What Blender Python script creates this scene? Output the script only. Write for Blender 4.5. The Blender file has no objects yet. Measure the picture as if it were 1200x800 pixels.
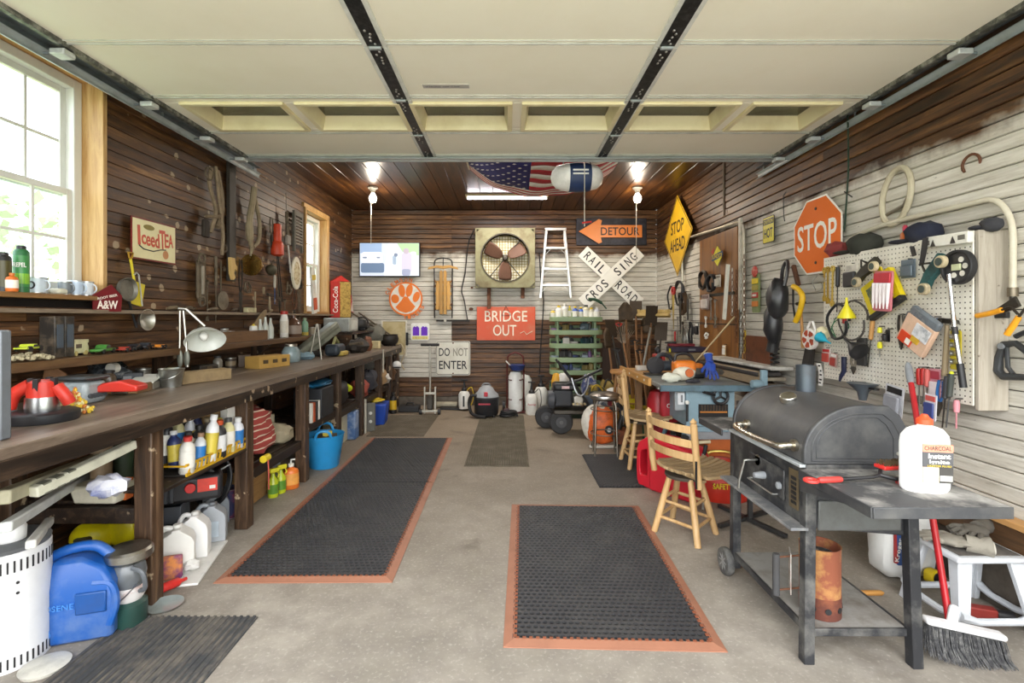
import bpy,math,random
from mathutils import Matrix,Vector,noise
random.seed(7)
PI = math.pi
S = bpy.context.scene
COL = S.collection
# ---------------------------------------------------------------- camera, world, lights, exposure
cam_d = bpy.data.cameras.new('camera')
cam_d.sensor_width = 36.0
cam_d.lens = 575.0 / 1200.0 * 36.0
cam_d.shift_x = 5.0 / 1200.0
cam_d.shift_y = -28.0 / 1200.0
cam_d.clip_start = 0.05
cam = bpy.data.objects.new('camera',cam_d); COL.objects.link(cam)
cam.location = (0,0,1.37); cam.rotation_euler = (PI/2,0,0)
S.camera = cam
world = bpy.data.worlds.new('world'); S.world = world; world.use_nodes = True
wn = world.node_tree.nodes; wl = world.node_tree.links
bg = wn['Background']; bg.inputs[0].default_value = (0.95,0.975,1.0,1); bg.inputs[1].default_value = 3.4
S.view_settings.view_transform = 'Standard'; S.view_settings.look = 'None'
S.view_settings.gamma = 1.0; S.view_settings.use_curve_mapping = False
S.view_settings.exposure = 0.84
S.cycles.max_bounces = 8; S.cycles.diffuse_bounces = 5; S.cycles.transparent_max_bounces = 6
S.cycles.use_denoising = True
S.cycles.sample_clamp_indirect = 6.0
def lamp(name,kind,loc,energy,color=(1,1,1),rot=(0,0,0),**kw):
    d = bpy.data.lights.new(name,kind); d.energy = energy; d.color = color
    for k,v in kw.items(): setattr(d,k,v)
    o = bpy.data.objects.new(name,d); COL.objects.link(o); o.location = loc; o.rotation_euler = rot
    return o
# soft daylight from the sky in front of the open door (the driveway side is open sky)
lamp('daylight_from_driveway','SUN',(0,-4,6),0.9,(1,.97,.92),(math.radians(58),0,math.radians(-8)),angle=math.radians(40))

# ---------------------------------------------------------------- helpers
CZ = 1.37; FX = 575.0; VX = 595.0; VY = 372.0
XL,XR,YB,ZC = -2.45,2.34,7.7,3.06
def W(px,py,Y): return Vector(((px-VX)*Y/FX,Y,CZ-(py-VY)*Y/FX))
def LW(px,py,d=0.0):                       # a point on the left wall, d out from it
    Y = (XL+d)*FX/(px-VX); return Vector((XL+d,Y,CZ-(py-VY)*Y/FX))
def RW(px,py,d=0.0):
    Y = (XR-d)*FX/(px-VX); return Vector((XR-d,Y,CZ-(py-VY)*Y/FX))
def BW(px,py,d=0.0): return W(px,py,YB-d)
def FL(px,py,z=0.0):                       # a point at height z
    Y = (CZ-z)*FX/(py-VY); return Vector(((px-VX)*Y/FX,Y,z))
LROT,RROT = PI/2,-PI/2

def T(x=0,y=0,z=0): return Matrix.Translation((x,y,z))
def R(a,ax='Z'): return Matrix.Rotation(a,4,ax)
def RD(a,ax='Z'): return Matrix.Rotation(math.radians(a),4,ax)

class MB:
    def __init__(s,M=None): s.v = []; s.f = []; s.mi = []; s.M = M or Matrix.Identity(4); s.k = 0
    def at(s,M): s.M = M; return s
    def m(s,k): s.k = k; return s
    def add(s,vs,fs):
        b = len(s.v); M = s.M
        s.v += [tuple(M @ Vector(p)) for p in vs]
        s.f += [tuple(b+i for i in f) for f in fs]; s.mi += [s.k]*len(fs); return s
    def box(s,c,d,R_=None):
        x,y,z = d[0]/2,d[1]/2,d[2]/2
        vs = [(-x,-y,-z),(x,-y,-z),(x,y,-z),(-x,y,-z),(-x,-y,z),(x,-y,z),(x,y,z),(-x,y,z)]
        if R_ is not None: vs = [tuple(R_ @ Vector(p)) for p in vs]
        vs = [(p[0]+c[0],p[1]+c[1],p[2]+c[2]) for p in vs]
        return s.add(vs,[(0,3,2,1),(4,5,6,7),(0,1,5,4),(1,2,6,5),(2,3,7,6),(3,0,4,7)])
    def beam(s,a,b,w,h):                 # a rectangular bar from a to b
        a = Vector(a); b = Vector(b); d = b-a; L = d.length
        z = d.normalized(); up = Vector((0,0,1)) if abs(z.z) < .98 else Vector((0,1,0))
        x = up.cross(z).normalized(); y = z.cross(x)
        vs = []
        for p in (a,b):
            for i,j in ((-1,-1),(1,-1),(1,1),(-1,1)): vs.append(tuple(p + x*(i*w/2) + y*(j*h/2)))
        return s.add(vs,[(0,3,2,1),(4,5,6,7),(0,1,5,4),(1,2,6,5),(2,3,7,6),(3,0,4,7)])
    def tube(s,pts,r,n=8,closed=False,cap=True):
        pts = [Vector(p) for p in pts]; N = len(pts)
        rr = list(r) if hasattr(r,'__len__') else [r]*N
        vs = []; fs = []; prev = None
        for i,p in enumerate(pts):
            if closed: t = (pts[(i+1) % N]-pts[i-1])
            else: t = pts[min(i+1,N-1)]-pts[max(i-1,0)]
            t = t.normalized() if t.length > 1e-9 else Vector((0,0,1))
            if prev is None:
                a = Vector((0,0,1)) if abs(t.z) < .9 else Vector((1,0,0)); x = a.cross(t).normalized()
            else:
                x = (prev - t*prev.dot(t)); x = x.normalized() if x.length > 1e-6 else prev
            prev = x; y = t.cross(x)
            for k in range(n):
                a = 2*PI*k/n; vs.append(tuple(p + (x*math.cos(a)+y*math.sin(a))*rr[i]))
        for i in range(N if closed else N-1):
            j = (i+1) % N
            for k in range(n): fs.append((i*n+k,i*n+(k+1)%n,j*n+(k+1)%n,j*n+k))
        if cap and not closed:
            fs.append(tuple(range(n-1,-1,-1))); fs.append(tuple((N-1)*n+k for k in range(n)))
        return s.add(vs,fs)
    def cyl(s,a,b,r,r2=None,n=14): return s.tube([a,b],[r,r if r2 is None else r2],n)
    def lathe(s,prof,n=20,o=(0,0,0),sx=1,sy=1):    # (r, z) profile about Z
        vs = []; fs = []; m = len(prof)
        for r,z in prof:
            for k in range(n):
                a = 2*PI*k/n; vs.append((o[0]+r*sx*math.cos(a),o[1]+r*sy*math.sin(a),o[2]+z))
        for i in range(m-1):
            for k in range(n): fs.append((i*n+k,i*n+(k+1)%n,(i+1)*n+(k+1)%n,(i+1)*n+k))
        if prof[0][0] > 1e-5: fs.append(tuple(range(n-1,-1,-1)))
        if prof[-1][0] > 1e-5: fs.append(tuple((m-1)*n+k for k in range(n)))
        return s.add(vs,fs)
    def prism(s,out,y0,y1,ax='Y'):       # 2-D outline (x, z) extruded along Y (or (x, y) along Z, (y, z) along X)
        n = len(out)
        if ax == 'Y': q = lambda p,t: (p[0],t,p[1])
        elif ax == 'Z': q = lambda p,t: (p[0],p[1],t)
        else: q = lambda p,t: (t,p[0],p[1])
        vs = [q(p,y0) for p in out] + [q(p,y1) for p in out]
        fs = [tuple(range(n)),tuple(range(2*n-1,n-1,-1))] + [(i,i+n,(i+1)%n+n,(i+1)%n) for i in range(n)]
        return s.add(vs,fs)
    def ring(s,out,inn,y0,y1):           # outline with a hole, both same count
        n = len(out); vs = []
        for y in (y0,y1):
            vs += [(p[0],y,p[1]) for p in out] + [(p[0],y,p[1]) for p in inn]
        fs = []
        for i in range(n):
            j = (i+1) % n
            fs += [(i,j,n+j,n+i),(2*n+j,2*n+i,3*n+i,3*n+j),(i,2*n+i,2*n+j,j),(n+j,3*n+j,3*n+i,n+i)]
        return s.add(vs,fs)
    def blob(s,c,r,n=14,m=9,amp=0.0,fr=3.0,seed=0,e=1.0):
        vs = []; fs = []
        sg = lambda q: math.copysign(abs(q)**e,q)
        for i in range(m+1):
            ph = -PI/2 + PI*i/m
            for k in range(n):
                a = 2*PI*k/n
                d = Vector((sg(math.cos(ph))*sg(math.cos(a)),sg(math.cos(ph))*sg(math.sin(a)),sg(math.sin(ph))))
                f = 1 + (amp*noise.noise(d*fr+Vector((seed*7.3,seed*1.7,0))) if amp else 0)
                vs.append((c[0]+d.x*r[0]*f,c[1]+d.y*r[1]*f,c[2]+d.z*r[2]*f))
        for i in range(m):
            for k in range(n): fs.append((i*n+k,i*n+(k+1)%n,(i+1)*n+(k+1)%n,(i+1)*n+k))
        return s.add(vs,fs)
    def sheet(s,nx,ny,fn,th=0.0):        # a grid surface fn(u, v) -> point; th gives it thickness along Z
        vs = [fn(i/nx,j/ny) for j in range(ny+1) for i in range(nx+1)]
        q = nx+1
        fs = [(j*q+i,j*q+i+1,(j+1)*q+i+1,(j+1)*q+i) for j in range(ny) for i in range(nx)]
        if th:
            b = len(vs); vs = vs + [(p[0],p[1],p[2]-th) for p in vs]
            fs = fs + [tuple(b+i for i in reversed(f)) for f in fs]
            edge = [i for i in range(q)] + [j*q+nx for j in range(1,ny+1)] + [ny*q+i for i in range(nx-1,-1,-1)] + [j*q for j in range(ny-1,0,-1)]
            for a,c in zip(edge,edge[1:]+edge[:1]): fs.append((a,b+a,b+c,c))
        return s.add(vs,fs)
    def mesh(s,name,mats,ang=38):
        me = bpy.data.meshes.new(name); me.from_pydata(s.v,[],s.f)
        for m_ in (mats if isinstance(mats,(list,tuple)) else [mats]): me.materials.append(m_)
        if any(s.mi): me.polygons.foreach_set('material_index',s.mi)
        me.polygons.foreach_set('use_smooth',[True]*len(s.f)); me.update()
        me.set_sharp_from_angle(angle=math.radians(ang))
        return me
    def build(s,name,mats,parent=None,bevel=0,seg=2,sub=0,ang=38,label=None,kind=None):
        o = bpy.data.objects.new(name,s.mesh(name,mats,ang)); COL.objects.link(o)
        if parent: o.parent = parent
        if sub:
            md = o.modifiers.new('sub','SUBSURF'); md.levels = sub; md.render_levels = sub
        if bevel:
            md = o.modifiers.new('bev','BEVEL'); md.width = bevel; md.segments = seg; md.limit_method = 'ANGLE'
            md.angle_limit = math.radians(35)
        if label: o['label'] = label
        if kind: o['kind'] = kind
        return o
def rrect(w,h,r,n=4,cx=0,cz=0):
    out = []
    for sx,sz,a0 in ((1,-1,-PI/2),(1,1,0),(-1,1,PI/2),(-1,-1,PI)):
        for i in range(n+1):
            a = a0 + PI/2*i/n
            out.append((cx+sx*(w/2-r)+r*math.cos(a),cz+sz*(h/2-r)+r*math.sin(a)))
    return out
def circ(r,n=24,cx=0,cz=0,a0=0): return [(cx+r*math.cos(a0+2*PI*i/n),cz+r*math.sin(a0+2*PI*i/n)) for i in range(n)]
def arc(c,r,a0,a1,n,plane='XZ'):
    o = []
    for i in range(n+1):
        a = math.radians(a0+(a1-a0)*i/n); p,q = r*math.cos(a),r*math.sin(a)
        o.append({'XZ': (c[0]+p,c[1],c[2]+q),'XY': (c[0]+p,c[1]+q,c[2]),'YZ': (c[0],c[1]+p,c[2]+q)}[plane])
    return o
def spl(pts,n=6):                            # Catmull-Rom through points
    P = [Vector(p) for p in pts]; P = [P[0]*2-P[1]] + P + [P[-1]*2-P[-2]]; out = []
    for i in range(1,len(P)-2):
        for k in range(n):
            t = k/n; a,b,c,d = P[i-1:i+3]
            out.append(.5*((2*b)+(c-a)*t+(2*a-5*b+4*c-d)*t*t+(3*b-a-3*c+d)*t**3))
    return out + [P[-2]]
def tag(o,label,cat,group=None,kind=None):
    o['label'] = label; o['category'] = cat
    if group: o['group'] = group
    if kind: o['kind'] = kind
    return o
def thing(name,label,cat,loc=(0,0,0),rz=0.0,group=None,rx=0.0,ry=0.0):
    o = bpy.data.objects.new(name,None); COL.objects.link(o)
    o.empty_display_size = .05; o.location = loc; o.rotation_euler = (rx,ry,rz)
    return tag(o,label,cat,group)
def kids(o): return [c for c in bpy.data.objects if c.parent == o]
def copy_tree(o,parent=None):
    c = o.copy(); COL.objects.link(c)
    if parent: c.parent = parent
    for ch in kids(o): copy_tree(ch,c)
    return c
def text(name,s_,w,h,loc,mat,parent,ext=.001,bold=0.0,roll=0.0,rx=PI/2,rz=0.0,sp=1.0,label=None):
    """lettering fitted into w x h, standing upright and facing local -Y"""
    cu = bpy.data.curves.new(name,'FONT'); cu.body = s_; cu.size = 1; cu.extrude = 0.5; cu.offset = bold
    cu.resolution_u = 3; cu.space_character = sp; cu.align_x = 'CENTER'
    t = bpy.data.objects.new(name,cu); me = bpy.data.meshes.new_from_object(t)
    bpy.data.objects.remove(t); me.name = name
    xs = [v.co.x for v in me.vertices]; ys = [v.co.y for v in me.vertices]
    cx,cy = (max(xs)+min(xs))/2,(max(ys)+min(ys))/2; kx = w/(max(xs)-min(xs)); ky = h/(max(ys)-min(ys))
    for v in me.vertices: v.co = ((v.co.x-cx)*kx,(v.co.y-cy)*ky,v.co.z*2*ext)
    me.materials.clear(); me.materials.append(mat)
    o = bpy.data.objects.new(name,me); COL.objects.link(o); o.parent = parent
    o.matrix_local = T(*loc) @ R(rz) @ R(roll,'Y') @ R(rx,'X')
    if label: o['label'] = label
    return o

# ---------------------------------------------------------------- materials
MATS = {}
def srgb(c):
    if isinstance(c,str): c = tuple(int(c[i:i+2],16)/255 for i in (0,2,4))
    return tuple((x/12.92 if x <= .04045 else ((x+.055)/1.055)**2.4) for x in c) + (1,)
class NT:
    def __init__(s,name):
        s.m = bpy.data.materials.new(name); s.m.use_nodes = True; s.n = s.m.node_tree.nodes; s.l = s.m.node_tree.links
        s.b = s.n['Principled BSDF']
    def node(s,t,**kw):
        o = s.n.new(t)
        for k,v in kw.items(): setattr(o,k,v)
        return o
    def link(s,a,b): s.l.new(a,b)
    def coords(s,scale=(1,1,1),kind='Object',rnd=True):
        tc = s.node('ShaderNodeTexCoord'); mp = s.node('ShaderNodeMapping'); mp.inputs['Scale'].default_value = scale
        if kind == 'World':
            g = s.node('ShaderNodeNewGeometry'); s.link(g.outputs['Position'],mp.inputs[0])
        else: s.link(tc.outputs[kind],mp.inputs[0])
        if rnd:
            oi = s.node('ShaderNodeObjectInfo'); mu = s.node('ShaderNodeVectorMath',operation='SCALE')
            cx = s.node('ShaderNodeCombineXYZ')
            for i in range(3): s.link(oi.outputs['Random'],cx.inputs[i])
            s.link(cx.outputs[0],mu.inputs[0]); mu.inputs['Scale'].default_value = 37.0
            s.link(mu.outputs[0],mp.inputs['Location'])
        return mp.outputs[0]
    def noise(s,co,sc,det=4,ro=.6,dist=0):
        o = s.node('ShaderNodeTexNoise'); o.inputs['Scale'].default_value = sc; o.inputs['Detail'].default_value = det
        o.inputs['Roughness'].default_value = ro; o.inputs['Distortion'].default_value = dist
        s.link(co,o.inputs['Vector']); return o.outputs['Fac']
    def ramp(s,fac,stops,interp='LINEAR'):
        o = s.node('ShaderNodeValToRGB'); o.color_ramp.interpolation = interp; e = o.color_ramp.elements
        while len(e) < len(stops): e.new(.5)
        for i,(p,c) in enumerate(stops):
            e[i].position = p; e[i].color = srgb(c) if isinstance(c,(str,tuple)) else (c,c,c,1)
        s.link(fac,o.inputs[0]); return o.outputs[0]
    def mix(s,fac,a,b,mode='MIX'):
        o = s.node('ShaderNodeMix',data_type='RGBA',blend_type=mode)
        for sock,v in ((o.inputs[0],fac),(o.inputs[6],a),(o.inputs[7],b)):
            if isinstance(v,(int,float)): sock.default_value = v
            elif isinstance(v,(str,tuple)): sock.default_value = srgb(v)
            else: s.link(v,sock)
        return o.outputs[2]
    def math(s,op,a,b=None):
        o = s.node('ShaderNodeMath',operation=op)
        for i,v in enumerate((a,b)):
            if v is None: continue
            if isinstance(v,(int,float)): o.inputs[i].default_value = v
            else: s.link(v,o.inputs[i])
        return o.outputs[0]
    def bump(s,h,st=.3,d=.01):
        o = s.node('ShaderNodeBump'); o.inputs['Strength'].default_value = st; o.inputs['Distance'].default_value = d
        s.link(h,o.inputs['Height']); s.link(o.outputs[0],s.b.inputs['Normal'])
    def rnd(s): return s.node('ShaderNodeObjectInfo').outputs['Random']
    def base(s,c): 
        if isinstance(c,(str,tuple)): s.b.inputs['Base Color'].default_value = srgb(c)
        else: s.link(c,s.b.inputs['Base Color'])
    def rough(s,v):
        if isinstance(v,(int,float)): s.b.inputs['Roughness'].default_value = v
        else: s.link(v,s.b.inputs['Roughness'])
def P(c,rough=.5,metal=0.0,dirt=.18,dc='3a3128',sc=9.0,bump=.05,coat=0.0):
    """painted / plastic / metal: one colour, a little grime and unevenness"""
    key = ('P',c,rough,metal,dirt,dc,sc)
    if key in MATS: return MATS[key]
    t = NT('paint_' + str(c)); co = t.coords(); n = t.noise(co,sc,5,.65)
    f = t.math('MULTIPLY',t.ramp(n,[(.45,0.0),(.75,1.0)]),dirt*1.6)
    t.base(t.mix(f,c,dc)); t.b.inputs['Metallic'].default_value = metal
    t.rough(t.math('ADD',t.math('MULTIPLY',n,.25),max(0,rough-.12)))
    if bump: t.bump(t.noise(co,sc*6,3),bump,.004)
    if coat: t.b.inputs['Coat Weight'].default_value = coat
    MATS[key] = t.m; return t.m
def METAL(c='b8b8b4',rough=.35,dirt=.25,dc='5a4a38',sc=12): return P(c,rough,1.0,dirt,dc,sc,.08)
def WOOD(c1,c2,axis='X',rough=.6,sc=1.0,c3=None,spots=None,var=.25,bump=.35,coat=0):
    key = ('W',c1,c2,axis,rough,sc,c3,spots)
    if key in MATS: return MATS[key]
    t = NT('wood_'+c1); g = {'X': (1.2,14,14),'Y': (14,1.2,14),'Z': (14,14,1.2)}[axis]
    co = t.coords(tuple(q*sc for q in g)); n = t.noise(co,2.2,6,.7,.6)
    n2 = t.noise(t.coords(tuple(q*sc*.35 for q in g)),1.5,3)
    c = t.ramp(n,[(.32,c1),(.5,c2)] + ([(.72,c3)] if c3 else [(.8,c1)]))
    c = t.mix(t.math('MULTIPLY',n2,.55),c,c1)
    hs = t.node('ShaderNodeHueSaturation'); t.link(c,hs.inputs['Color'])
    t.link(t.math('ADD',t.math('MULTIPLY',t.rnd(),2*var),1-var),hs.inputs['Value']); c = hs.outputs[0]
    if spots:
        sp = t.noise(t.coords((1,1,1)),14,3,.5); c = t.mix(t.ramp(sp,[(.66,0.0),(.7,1.0)]),c,spots)
    t.base(c); t.rough(t.math('ADD',t.math('MULTIPLY',n,.3),rough-.15)); t.bump(n,bump,.004)
    if coat: t.b.inputs['Coat Weight'].default_value = coat
    MATS[key] = t.m; return t.m
def GLASS(c='ffffff',rough=.03,alpha=.22):
    key = ('G',c,alpha)
    if key in MATS: return MATS[key]
    t = NT('glass_'+c); tr = t.node('ShaderNodeBsdfTransparent'); tr.inputs[0].default_value = srgb(c)
    gl = t.node('ShaderNodeBsdfGlossy'); gl.inputs['Roughness'].default_value = rough
    mx = t.node('ShaderNodeMixShader'); fr = t.node('ShaderNodeLayerWeight'); fr.inputs[0].default_value = .5
    f = t.math('ADD',t.math('MULTIPLY',t.math('POWER',fr.outputs['Facing'],4),.6),.03+alpha*.15)
    t.link(f,mx.inputs[0]); t.link(tr.outputs[0],mx.inputs[1]); t.link(gl.outputs[0],mx.inputs[2])
    t.link(mx.outputs[0],t.n['Material Output'].inputs[0]); MATS[key] = t.m; return t.m
def EMIT(c,st):
    key = ('E',c,st)
    if key in MATS: return MATS[key]
    t = NT('glow_'+c); t.b.inputs['Emission Color'].default_value = srgb(c); t.b.inputs['Emission Strength'].default_value = st
    t.base(c); MATS[key] = t.m; return t.m
BLACK = P('1c1c1e',.5); WHITE = P('e6e4dc',.5); STEEL = METAL('c2c2be',.3); IRON = METAL('57534d',.55,.4,'3a2c20')
RUST = P('6b4530',.8,.2,.5,'3a2a20',14); DARK = P('26221e',.7); GRAY = P('7c7f82',.5); RED = P('b8231f',.4); YEL = P('e2c31e',.45)
BLUE = P('2b67a6',.45); ORANGE = P('e06a1f',.5); GREEN = P('2c6b46',.5); PINE = WOOD('b98a4e','d2a768','Z',.55,1,'c79c5c',None,.12)
# ================================================================ SETTING
def struct(name,mb,m,bevel=0,parent=None,**kw):
    o = mb.build(name,m,parent,bevel,**kw)
    if not parent: o['kind'] = 'structure'
    return o
def wall_mat(kind):
    t = NT('wall_'+kind)
    co = t.coords((1.3,18,18) if kind.startswith('back') else (18,1.3,18),'World')
    n = t.noise(co,1.6,7,.72,.5)
    big = t.noise(t.coords((1,1,1),'World',False),1.3,3)
    br = t.ramp(n,[(.28,'1b110a'),(.43,'452c18'),(.56,'6b4829'),(.72,'9c7446')])
    hs = t.node('ShaderNodeHueSaturation'); t.link(br,hs.inputs['Color'])
    t.link(t.math('ADD',t.math('MULTIPLY',t.rnd(),.7),t.math('ADD',t.math('MULTIPLY',big,.6),.22)),hs.inputs['Value']); br = hs.outputs[0]
    if kind == 'left':                        # pale plaster-like wasp marks and scars scattered on the dark boards
        v = t.node('ShaderNodeTexVoronoi'); v.inputs['Scale'].default_value = 6.5; t.link(t.coords((1,1,1),'World',False),v.inputs['Vector'])
        d = t.math('ADD',v.outputs['Distance'],t.math('MULTIPLY',t.noise(t.coords((1,1,1),'World',False),16,3),.3))
        br = t.mix(t.ramp(d,[(.29,.8),(.32,0.0)]),br,'b09c80')
    g = t.node('ShaderNodeNewGeometry'); sx = t.node('ShaderNodeSeparateXYZ'); t.link(g.outputs['Position'],sx.inputs[0])
    wn_ = t.noise(co,2.4,7,.75)
    wh = t.ramp(wn_,[(.25,'8d8578'),(.42,'c3bdb0'),(.6,'d8d4c9'),(.8,'e6e2d8')])
    sp = t.noise(t.coords((3,3,9),'World',False),7,5,.7)
    wh = t.mix(t.ramp(sp,[(.67,0.0),(.73,.9)]),wh,'4a3c2e')
    h2 = t.node('ShaderNodeHueSaturation'); t.link(wh,h2.inputs['Color'])
    t.link(t.math('ADD',t.math('MULTIPLY',t.rnd(),.22),.86),h2.inputs['Value']); wh = h2.outputs[0]
    if kind in ('left','back_brown'): c = br; white = 0
    else:
        top = {'right': 2.3,'back': 2.36,'back_low': 2.36}[kind]
        e = t.math('ADD',sx.outputs[2],t.math('MULTIPLY',t.math('SUBTRACT',t.noise(t.coords((1,1,1),'World',False),4,4),.5),.30))
        f = t.ramp(t.math('SUBTRACT',e,top-.5),[(.44,1.0),(.53,0.0)])
        c = t.mix(f,br,wh)
    t.base(c); t.rough(t.math('ADD',t.math('MULTIPLY',n,.3),.33)); t.bump(n,.3,.004)
    return t.m
WM = {k: wall_mat(k) for k in ('left','right','back','back_brown')}
PITCH = .075
def board(x0,x1,z0,z1,th,jit=.003,gap=.0045):
    """one tongue and groove board: local x along, front face at -th, chamfered long edges"""
    c = .003 if gap < .003 else .006; f = -th - random.uniform(0,jit); z0 += gap
    out = [(0,z0),(f+c,z0),(f,z0+c),(f,z1-c),(f+c,z1),(0,z1)]
    return MB().prism(out,x0,x1,'X')
def boards(wall,L0,L1,holes,mat,M,zmax=ZC,joints=(),z0=0.0):
    k = 0
    z = z0
    while z < zmax-.01:
        z1 = min(z+PITCH,zmax); cuts = [(L0,L1)]
        for (a,b,za,zb) in holes:
            if z1 > za+.01 and z < zb-.01:
                cuts = [s for (p,q) in cuts for s in ((p,min(q,a)),(max(p,b),q)) if s[1]-s[0] > .03]
        seg = []
        for (p,q) in cuts:
            js = [j+random.uniform(-.4,.4) for j in joints]; js = [j for j in js if p+.2 < j < q-.2]
            if random.random() < .5: js = js[:1]
            e = [p]+sorted(js)+[q]
            seg += [(e[i],e[i+1]-.0015) for i in range(len(e)-1)]
        for (p,q) in seg:
            mb = board(p,q,z,z1,.018,gap=.002 if wall.name == 'wall_left' else .0045); mb.v = [tuple(M @ Vector(v)) for v in mb.v]
            mm = mat((p+q)/2,(z+z1)/2) if callable(mat) else mat
            mb.build('board',mm,wall)
        z = z1; k += 1
dk = P('1a120c',.9)
YF = .62                                       # front of the garage, behind which the driveway begins
# left wall : core with two window openings
def wallcore(name,M,L0,L1,holes,th=.12):
    mb = MB(M); xs = sorted({L0,L1} | {h[0] for h in holes} | {h[1] for h in holes}); 
    for a,b in zip(xs,xs[1:]):
        hs = sorted([h for h in holes if h[0] <= a+1e-6 and h[1] >= b-1e-6],key=lambda h: h[2]); z = 0
        for h in hs:
            mb.box(((a+b)/2,.02+th/2,(z+h[2])/2),(b-a,th,h[2]-z)); z = h[3]
        mb.box(((a+b)/2,.02+th/2,(z+ZC+.06)/2),(b-a,th,ZC+.06-z))
    return struct(name,mb,dk)
ML = T(XL-.02,0,0) @ R(LROT)                 # local x -> +Y, local -y -> +X
MR = T(XR+.02,0,0) @ R(RROT)                 # local x -> -Y, local -y -> -X
MBk = T(0,YB+.02,0)
W1 = (1.95,2.97,1.47,2.80); W2 = (5.9,6.62,1.42,2.70)
wl_ = wallcore('wall_left',ML,YF,YB+.16,[W1,W2])
boards(wl_,YF,YB+.019,[W1,W2],WM['left'],ML,joints=(2.2,4.4,6.2))
wr_ = wallcore('wall_right',MR,-YB-.16,-YF,[])
boards(wr_,-YB-.019,-YF,[],WM['right'],MR,joints=(-5.6,-3.6,-1.6),z0=.43)
MB(T(XR,0,0)).box((-.015,(YB+YF)/2,.35),(.07,YB-YF,.14)).build('sill_beam',WOOD('3a2818','5e4228','Y'),wr_,.004)
MB(T(XR,0,0)).box((-.02,(YB+YF)/2,.435),(.10,YB-YF,.03)).build('sill_cap',WOOD('9c7344','b98d58','Y',.6),wr_,.003)
MB(T(XR,0,0)).box((-.005,(YB+YF)/2,.14),(.05,YB-YF,.28)).build('footing',P('5c544a',.9,0,.5),wr_,.004)
wb_ = wallcore('wall_back',MBk,XL,XR,[])
boards(wb_,XL-.019,-.88,[],lambda x,z: WM['back'] if z > .43 else WM['back_brown'],MBk,z0=.13)
boards(wb_,-.88,XR+.019,[],lambda x,z: WM['back'] if z > 1.3 else WM['back_brown'],MBk,joints=(.6,),z0=.13)
MB(T(0,YB,0)).box((0,0,.065),(XR-XL,.05,.13)).build('footing',P('6a6258',.9,0,.5),wb_,.004)
# front wall returns and header round the open garage door
wf = struct('wall_front',MB().box((XL+.06,YF-.06,ZC/2),(.24,.12,ZC)).box((XR-.03,YF-.06,ZC/2),(.24,.12,ZC)).box(((XL+XR)/2,YF-.06,2.9),(XR-XL,.12,.32)),WOOD('3a2818','5e4228','X'))
# ceiling boards
ce = struct('ceiling',MB().box(((XL+XR)/2,(YF+YB)/2,ZC+.08),(XR-XL+.34,YB-YF+.4,.08)),dk)
t = NT('ceiling_board'); co = t.coords((10,.9,10),'World'); n = t.noise(co,1.6,6,.7,.7)
c = t.ramp(n,[(.3,'1e1008'),(.5,'4f3018'),(.68,'7a4f24'),(.82,'9c6c32')]); hs = t.node('ShaderNodeHueSaturation'); t.link(c,hs.inputs['Color'])
t.link(t.math('ADD',t.math('MULTIPLY',t.rnd(),.5),.5),hs.inputs['Value']); t.base(hs.outputs[0]); t.rough(.28); t.bump(n,.35,.006)
x = XL-.02
while x < XR+.0:
    x1 = min(x+.175,XR+.02)
    for a,b in ((YF,3.6),(3.6,YB+.02)):
        MB().box(((x+x1)/2,(a+b)/2,ZC+.02),(x1-x-.004,b-a-.004,.04-random.uniform(0,.004))).build('ceiling_board',t.m,ce,.003,1)
    x = x1
# floor
t = NT('concrete'); co = t.coords((1,1,1),'World',False)
a = t.noise(co,1.1,6,.65); b = t.noise(co,7,6,.7); d = t.noise(co,60,3,.6)
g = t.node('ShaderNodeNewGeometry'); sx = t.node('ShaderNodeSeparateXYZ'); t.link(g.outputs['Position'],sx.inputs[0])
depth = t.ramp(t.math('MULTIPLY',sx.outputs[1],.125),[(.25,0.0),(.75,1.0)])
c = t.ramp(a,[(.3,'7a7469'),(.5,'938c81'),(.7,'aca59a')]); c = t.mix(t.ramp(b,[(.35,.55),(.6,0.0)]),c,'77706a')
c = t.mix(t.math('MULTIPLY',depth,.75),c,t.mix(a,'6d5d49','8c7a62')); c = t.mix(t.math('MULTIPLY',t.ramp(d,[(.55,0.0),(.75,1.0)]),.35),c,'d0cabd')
st = t.noise(co,2.3,4,.55,.4); c = t.mix(t.ramp(st,[(.6,0.0),(.72,.6)]),c,'5a5044')
t.base(c); t.rough(t.math('ADD',t.math('MULTIPLY',b,.3),.55)); t.bump(b,.12,.006)
fl = struct('floor',MB().box(((XL+XR)/2,(YF+YB)/2-.1,-.06),(XR-XL+.3,YB-YF+.5,.12)),t.m)
# outside ground, seen through the windows only
t = NT('ground'); co = t.coords((1,1,1),'World',False); t.base(t.ramp(t.noise(co,3,5),[(.3,'7a8f58'),(.7,'b4bd8c')])); t.rough(.95)
struct('ground',MB().box((0,6,-.3),(60,60,.3)),t.m)
t = NT('driveway'); co = t.coords((1,1,1),'World',False); t.base(t.ramp(t.noise(co,4,6),[(.3,'a9a59c'),(.7,'c9c5bc')])); t.rough(.9)
struct('driveway',MB().box((0,-4.4,-.09),(7,9.5,.16)),t.m)

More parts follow.
